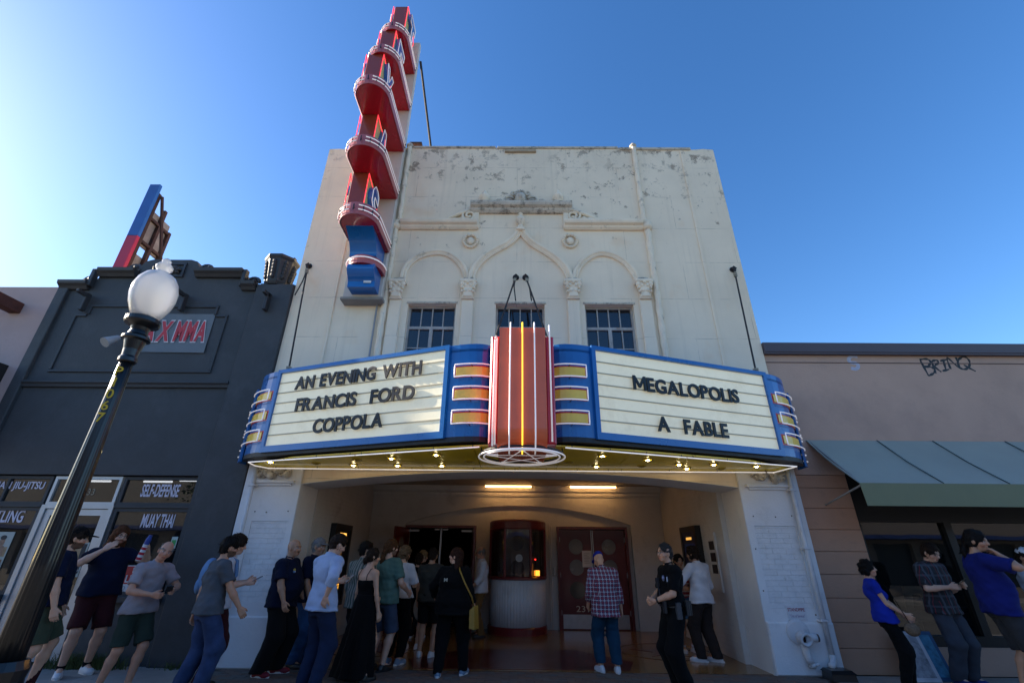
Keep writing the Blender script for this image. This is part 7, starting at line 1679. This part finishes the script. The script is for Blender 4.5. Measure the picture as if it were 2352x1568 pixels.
P[18] = person('woman in short black dress and white sneakers carrying the canvas tote', hx(962, 1290, Y)-.0, Y, 1.60, 4, SK['a'], female=True, head=(-14, 0, 0), rh=(.2, .24, 1.05), lh=(-.26, .04, .9), top=dict(t='tee', m=black, sleeve=.4, hem=.95), bottom=dict(t='skirt', m=black, hem=.56, flare=.05), shoes=sh_w, hair=dict(t='bun', m=hd))
Y = -.28
P[15] = person('large woman in black with very long auburn hair turning her head left', hx(1046, 1275, Y), Y, 1.665, 6, SK['c'], female=True, build=1.42, belly=.02, head=(-80, -8, 0), rh=(.33, .14, .86), lh=(-.33, .20, .98), lpole=(-1, -.8, 0), top=dict(t='jacket', m=black, sleeve=1.75, hem=.80, loose=.034), bottom=dict(t='pants', m=black, flare=.012, loose=.016), shoes=sh_b, hair=dict(t='long', m=hairmat('dark_auburn', (.035, .014, .009)), len=.50, vol=.016, side=False), feet=((.20, .08), (-.14, -.12)))
Y = 3.2
P[16] = person('thin grey-haired man in white shirt and brown trousers beside the ticket booth', hx(1108, 1266, Y), Y, 1.74, 262, SK['e'], build=.95, head=(0, 4, 0), rh=(.2, .18, .92), lh=(-.22, .22, .95), top=dict(t='shirt', m=wht, sleeve=1.6, hem=.84, loose=.026), bottom=dict(t='pants', m=khaki, flare=.03), shoes=sh_k, hair=dict(t='fringe', m=hgr, vol=.006), glasses=True, beard=((.5, .48, .46), .6, 'goatee'))
Y = 4.75
P[17] = person('man in black standing in the open theatre doorway', hx(1058, 1270, Y), Y, 1.76, 200, SK['b'], head=(10, 0, 0), top=dict(t='shirt', m=black, sleeve=1.8), bottom=dict(t='pants', m=black2), shoes=sh_k, hair=dict(t='short', m=hb))
Y = .02
P[19] = person('man in blue cap, red and white plaid shirt and cuffed jeans facing the doors', hx(1384, 1300, Y)+.0, Y, 1.66, 352, SK['a'], build=1.1, lean=(0, .03), hunch=.3, head=(-8, 32, 0), rh=(.30, .06, .82), lh=(-.23, .20, .92), fist=(.4, .5), top=dict(t='shirt', m=plaid('red_white_plaid_cloth', (.035, .035, .085), [(0, .062, 0, .16, (.55, .55, .6), .85), (1, .062, 0, .16, (.55, .55, .6), .85), (0, .062, .5, .2, (.30, .03, .05), .7), (1, .062, .5, .2, (.30, .03, .05), .7)]), sleeve=1.75, hem=.76, loose=.03, flare=.012), bottom=dict(t='pants', m=cloth('dark_teal_jeans', (.012, .045, .085), .9, .2), flare=.032, hem=.12), shoes=sh_w, hair=None, cap=dict(m=royal, back=1), feet=((.12, -.03), (-.12, .06)))
Y = -1.15
P[20] = person('police officer in black uniform with duty belt and glasses facing left', hx(1530, 1268, Y), Y, hz(1525, 1245, Y)-.01, 262, SK['a'], build=1.1, belly=.035, head=(-12, -2, 0), rh=(.05, .27, 1.05), lh=(-.08, .27, 1.04), rpole=(1, -1, -.2), lpole=(-1, -.9, -.2), fist=(.5, .55), top=dict(t='shirt', m=black, sleeve=.88, hem=.98, loose=.020), bottom=dict(t='pants', m=black, flare=.032, loose=.016, waist=1.04), shoes=sh_k, hair=dict(t='short', m=hairmat('greying_black', (.035, .032, .03)), vol=.007, line=.078), glasses=True)
Y = 1.7
P[21] = person('woman in striped red top and denim skirt by the right poster case', hx(1557, 1290, Y), Y, 1.62, 170, SK['b'], female=True, head=(6, 4, 0), rh=(.1, .26, 1.12), lh=(-.16, .26, 1.1), top=dict(t='tee', m=plaid('red_stripe_cloth', (.25, .02, .03), [(1, .07, 0, .4, (.45, .38, .34), .9)]), sleeve=.7, hem=.95), bottom=dict(t='skirt', m=cloth('denim_skirt', (.07, .14, .24)), hem=.58, flare=.03), shoes=dict(sh_w, sock=wht), hair=dict(t='short', m=hb, vol=.02))
Y = .82
P[22] = person('dark-haired man in white rolled-sleeve shirt and brown trousers near the right pier', hx(1588, 1270, Y)+.06, Y, 1.75, 332, SK['b'], build=1.0, head=(-20, 8, 0), rh=(.2, .22, 1.0), lh=(-.18, .28, 1.12), lpole=(-1, -.5, -.2), top=dict(t='shirt', m=wht, sleeve=1.2, hem=.86, loose=.028, flare=.014), bottom=dict(t='pants', m=brownp, flare=.032), shoes=dict(sh_w), hair=dict(t='curly', m=hd, vol=.018), feet=((.14, -.02), (-.10, .1)), toes=(-20, -40))
Y = -0.75
P[23] = person('woman with dark bob, royal blue T-shirt and black trousers against the taupe wall', hx(1985, 1303, Y)+.10, Y, hz(1977, 1284, Y)-.01, 118, SK['a'], female=True, build=1.05, lean=(0, -.12), head=(2, -4, 0), rh=(.09, .25, .99), lh=(-.10, .26, .97), top=dict(t='tee', m=royal, sleeve=.45, hem=.88, loose=.018), bottom=dict(t='pants', m=black, flare=.014), shoes=sh_k, hair=dict(t='curly', m=hb, vol=.016), feet=((.10, .02), (-.10, .12)))
Y = -0.5
P[24] = person('man in dark plaid shirt and grey trousers reading a phone against the shop window', hx(2125, 1268, Y)-.02, Y, hz(2127, 1243, Y)-.01, 166, SK['c'], build=1.02, lean=(0, .03), head=(0, 24, 0), rh=(.08, .25, 1.17), lh=(-.12, .26, 1.19), rpole=(1, -.5, -.5), fist=(.4, .5), top=dict(t='shirt', m=plaid('dark_plaid_cloth', (.016, .015, .018), [(0, .11, 0, .22, (.07, .08, .10), .8), (1, .13, 0, .2, (.06, .07, .09), .7), (0, .11, .55, .06, (.22, .02, .03), .8)]), sleeve=.9, hem=.84, loose=.026), bottom=dict(t='pants', m=cloth('grey_cargo', (.055, .06, .075)), flare=.034), shoes=sh_bl, hair=dict(t='short', m=hd, vol=.016), glasses=True)
Y = -1.3
P[25] = person('large man in deep blue T-shirt and black shorts with hand raised to his face', hx(2232, 1235, Y)+.02, Y, hz(2229, 1207, Y)-.05, 112, SK['b'], build=1.04, wide=.96, belly=.07, lean=(0, -.05), head=(34, 8, 0), rh=(.14, .13, 1.46), lh=(-.30, .15, .88), rpole=(1, .5, -.5), fist=(.35, .35), palm=((-.6, -.6, 0), None), top=dict(t='tee', m=royal2, sleeve=.85, hem=.84, loose=.028), bottom=dict(t='shorts', m=charcoal, len=.98), shoes=sh_k, hair=dict(t='tail', m=hb, len=.30, vol=.014))
Y = -0.6
P[26] = person('man in white cap and grey T-shirt at the right edge', hx(2342, 1280, Y)+.06, Y, hz(2341, 1256, Y)-.01, 152, SK['b'], build=1.1, head=(20, 0, 0), top=dict(t='tee', m=cloth('pale_grey_tee', (.30, .33, .40)), sleeve=.8, hem=.86), bottom=dict(t='pants', m=jeans), shoes=sh_k, hair=dict(t='short', m=hd), cap=dict(m=wht, bm=black), rh=(.1, .3, 1.1), lh=(-.2, .3, 1.1))

# ------------------------------------------------------------------ things held and worn
M_phone = mat('black_phone', (.012, .012, .014), .2, .05); M_pscr = emis('phone_screen', (.12, .14, .18), .1)
def phone(c, face, tilt, lab, col=None):
    t = thing('phone', tuple(c), lab, 'phone'); Mx = Matrix.Translation(c) @ Matrix.Rotation(R(-face), 4, 'Z') @ Matrix.Rotation(R(tilt), 4, 'X')
    obj('case', MB().box((-.037, -.075, -.005), (.037, .075, .004)).xf(Mx), col or M_phone, t); obj('screen', MB().box((-.033, -.070, .0042), (.033, .070, .0055)).xf(Mx), M_pscr, t)
def mid(p, a=.5): return p['hands'][0].lerp(p['hands'][1], a)
phone(mid(P[3])+Vector((.05, -.02, .04)), 140, 35, 'black phone held by the bald man in the mauve polo')
phone(P[5]['hands'][0]+Vector((.05, 0, .03)), 80, 30, 'grey phone held by the man with the denim backpack', mat('grey_phone', (.18, .19, .20), .3))
phone(mid(P[24])+Vector((.02, -.02, .04)), 146, 35, 'black phone held by the man in the dark plaid shirt')
phone(P[8]['hands'][1]+Vector((.03, .03, .02)), 42, 40, 'phone held by the man in the pale blue shirt')
# striped can
c = P[2]['hands'][1]+Vector((0, -.02, -.04)); t = thing('striped_can', tuple(c), 'red and white striped can with blue starry top held up by the long-haired man', 'can')
Mx = Matrix.Translation(c) @ Matrix.Rotation(R(12), 4, 'Y')
obj('can', MB().lathe([(.034, -.17), (.036, -.16), (.036, .13), (.026, .16), (.024, .19)], (0, 0, 0), 16).xf(Mx), mat('can_white', (.62, .62, .63), .35), t, smooth=True)
for k in range(3): obj('red_stripe', MB().lathe([(.0368, -.155+k*.07), (.0368, -.12+k*.07)], (0, 0, 0), 16).xf(Mx), mat('can_red', (.42, .01, .03), .35), t)
obj('blue_top', MB().lathe([(.037, .06), (.037, .13), (.0275, .16), (.025, .192)], (0, 0, 0), 16).xf(Mx), mat('can_blue', (.02, .05, .25), .35), t)
# denim backpack
w5 = P[5]['w']; t = thing('backpack', tuple(w5((0, -.2, 1.1))), 'light blue denim backpack on the man checking his phone', 'backpack')
def worn(mb, p): return mb.xf(p['Mw'])
obj('bag', worn(MB().ell((0, -.20, 1.22), (.16, .11, .24), 18, 12), P[5]), denim, t, smooth=True); obj('pocket', worn(MB().ell((0, -.28, 1.13), (.11, .05, .10), 14, 8), P[5]), denim, t, smooth=True)
for sgn in (1, -1): obj('shoulder_strap', worn(MB().tube([(sgn*.10, -.12, 1.42), (sgn*.12, -.02, 1.475), (sgn*.12, .09, 1.42), (sgn*.13, .12, 1.25), (sgn*.15, .03, 1.08), (sgn*.12, -.14, 1.04)], .022, 8), P[5]), denim, t, smooth=True)
# yellow shoulder bag of the woman in black
M_mus = mat('mustard_leather', (.32, .18, .025), .5, .12)
t = thing('shoulder_bag', tuple(P[15]['w']((.36, -.02, .82))), 'mustard yellow shoulder bag worn by the large woman in black', 'handbag')
obj('bag', worn(MB().add([(.30, -.10, .62), (.38, -.08, .60), (.42, .10, .60), (.34, .12, .62), (.29, -.08, .86), (.36, -.06, .92), (.40, .08, .92), (.33, .10, .86)], [(0, 3, 2, 1), (4, 5, 6, 7), (0, 1, 5, 4), (1, 2, 6, 5), (2, 3, 7, 6), (3, 0, 4, 7)]), P[15]), M_mus, t)
obj('strap', worn(MB().tube([(.35, .0, .90), (.33, -.14, 1.05), (.22, -.20, 1.25), (.12, -.14, 1.42), (.08, -.02, 1.475)], .012, 6), P[15]), M_mus, t, smooth=True)
# canvas tote
M_can = mat('canvas_natural', (.36, .31, .25), .9, .1, 6, .4, 120)
q = P[18]['w']; t = thing('canvas_tote', tuple(q((-.30, -.06, .7))), 'natural canvas tote bag with yellow and blue print in the lobby queue', 'tote bag')
def at3(px_, py_, Y): a_ = at(px_, py_, Y); return Vector((a_[0], Y, a_[1]))
ta = at3(968, 1395, 1.50); 
obj('bag', MB().ell((ta.x, ta.y, ta.z), (.15, .06, .22), 18, 12), M_can, t, smooth=True)
obj('handle', MB().tube([(ta.x-.07, ta.y, ta.z+.17), (ta.x-.06, ta.y+.02, ta.z+.36), (ta.x+.03, ta.y+.05, ta.z+.40), (ta.x+.07, ta.y, ta.z+.17)], .012, 6), M_can, t, smooth=True)
for k, (dx, dz, rx_, rz_, cn, cc_) in enumerate(((.03, .06, .05, .07, 'tote_yellow', (.55, .36, .05)), (.06, -.02, .04, .06, 'tote_red', (.4, .06, .04)), (.05, -.09, .05, .04, 'tote_blue', (.08, .25, .4)), (.02, .0, .04, .05, 'tote_yellow', (.55, .36, .05)))): obj('print', MB().ell((ta.x+dx, ta.y-.045, ta.z+dz), (rx_, .022, rz_), 12, 7), mat(cn, cc_, .8), t)
# woman in blue: patterned purse
t = thing('patterned_purse', tuple(P[23]['w']((.2, .26, .74))), 'small brown patterned purse of the woman in the royal blue T-shirt', 'purse')
obj('bag', worn(MB().ell((.17, .27, .80), (.05, .10, .09), 14, 9), P[23]), mat('purse_brown', (.13, .085, .05), .7, .5, 40), t, smooth=True); obj('strap', worn(MB().tube([(.17, .26, .88), (.13, .20, 1.10), (.05, .12, 1.36), (-.08, .02, 1.46), (-.06, -.10, 1.38)], .007, 6), P[23]), M_mus if False else black, t)
# officer's gear
q = P[20]
t = thing('duty_belt', tuple(q['w']((0, 0, 1.0))), 'black duty belt with holster and pouches on the police officer', 'belt')
bl = [(q['xc'][2]+(q['wx'][2]+.035)*math.cos(a_), q['yc'][2]+(q['wy'][2]+.035)*math.sin(a_), 1.0) for a_ in [2*math.pi*k/28 for k in range(28)]]
m_b = MB(); 
for k in range(28):
    a_, b_ = bl[k], bl[(k+1) % 28]; m_b.add([(a_[0], a_[1], .965), (b_[0], b_[1], .965), (b_[0], b_[1], 1.03), (a_[0], a_[1], 1.03)], [(0, 1, 2, 3)])
M_gear = mat('duty_nylon_black', (.018, .019, .022), .45, .1)
obj('belt', worn(m_b, q), M_gear, t, smooth=True)
for (cx_, cy_, wdt, dp, z0, z1) in ((-.215, .02, .035, .07, .84, 1.03), (-.215, -.10, .05, .05, .88, 1.05), (-.17, -.15, .05, .05, .88, 1.05), (.1, -.2, .06, .05, .86, 1.05), (.215, .03, .035, .07, .84, 1.03), (-.13, .17, .05, .04, .90, 1.04)):
    obj('pouch', worn(MB().box((cx_-wdt/2-.01, cy_-dp/2, z0), (cx_+wdt/2+.01, cy_+dp/2, z1), .012), q), mat('duty_gear_grey', (.05, .055, .065), .4, .1) if z0 < .85 else M_gear, t)
t = thing('shoulder_radio', tuple(q['w']((-.1, .15, 1.3))), 'black radio microphone clipped to the police officer\'s chest', 'radio'); obj('microphone', worn(MB().box((-.03, .155, 1.20), (.03, .195, 1.31), .01), q), M_gear, t); obj('cord', worn(MB().tube([(0, .17, 1.2), (-.04, .18, 1.1), (-.08, .15, 1.02)], .008, 6), q), M_gear, t)
t = thing('police_badge', tuple(q['w']((-.12, .13, 1.32))), 'small silver and blue badge on the police officer\'s shirt', 'badge'); obj('shield', worn(MB().ell((-.105, .135, 1.31), (.026, .018, .036), 10, 7), q), mat('badge_blue_silver', (.25, .30, .5), .3, .5, 60, metal=.5), t); obj('pen', worn(MB().box((-.165, .10, 1.27), (-.155, .115, 1.33)), q), wht, t)
t = thing('wristwatch', tuple(q['w'](q['wr'][1])), 'black wristwatch on the police officer\'s wrist', 'watch'); wv = Vector(q['wr'][1]); ev = Vector(q['el'][1]); d_ = (ev-wv).normalized()
obj('band', worn(MB().tube([tuple(wv+d_*.015), tuple(wv+d_*.04)], .034, 12), q), M_gear, t)
# emblem on the navy polo
q = P[6]; t = thing('polo_emblem', tuple(q['w']((-.1, .25, 1.3))), 'small colourful embroidered emblem on the heavy man\'s navy polo', 'emblem')
for k, (dx, dz, cn, cc_) in enumerate(((0, .018, 'emblem_gold', (.5, .35, .05)), (-.008, -.01, 'emblem_white', (.5, .5, .55)), (.012, -.012, 'emblem_blue', (.1, .2, .4)))): obj('stitching', worn(MB().ell((.13+dx, .165, 1.31+dz), (.016, .02, .017), 8, 6), q), mat(cn, cc_, .7), t)
# placards leaning at the right
pl_ = at3(2000, 1500, -.30)
for k, (x0_, lab, cc_, nm) in enumerate(((5.62, 'white framed placard leaning against the taupe wall behind the woman in blue', (.55, .57, .62), 'placard_white'), (5.86, 'blue patterned placard leaning against the taupe wall behind the woman in blue', (.03, .10, .22), 'placard_blue'))):
    t = thing('placard', (x0_, -.25, 0), lab, 'placard'); Mx = Matrix.Translation((x0_, -.36+.05*k, .004)) @ Matrix.Rotation(R(-20), 4, 'X')
    obj('board', MB().box((0, 0, 0), (.42, .012, .62)).xf(Mx), mat(nm, cc_, .6, .2), t); obj('picture', MB().box((.05, -.004, .05), (.37, -.0005, .57)).xf(Mx), mat(nm+'_print', (.30, .32, .36) if k == 0 else (.06, .22, .35), .6, .5, 12), t)
# clutch of lettering on the black jacket back
q = P[15]; t = thing('jacket_print', tuple(q['w']((0, -.22, 1.28))), 'pale M lettering on the back of the black jacket', 'print')
lettering('M', -.02, .035, 0, .05, 0, mat('pale_print', (.5, .46, .36), .7), t, 'lettering', .004, .01, M=q['Mw'] @ Matrix.Translation((-.09, -.222, 1.26)))
# rubbish bin corner near the lamp is the lamp base; earring etc. left out
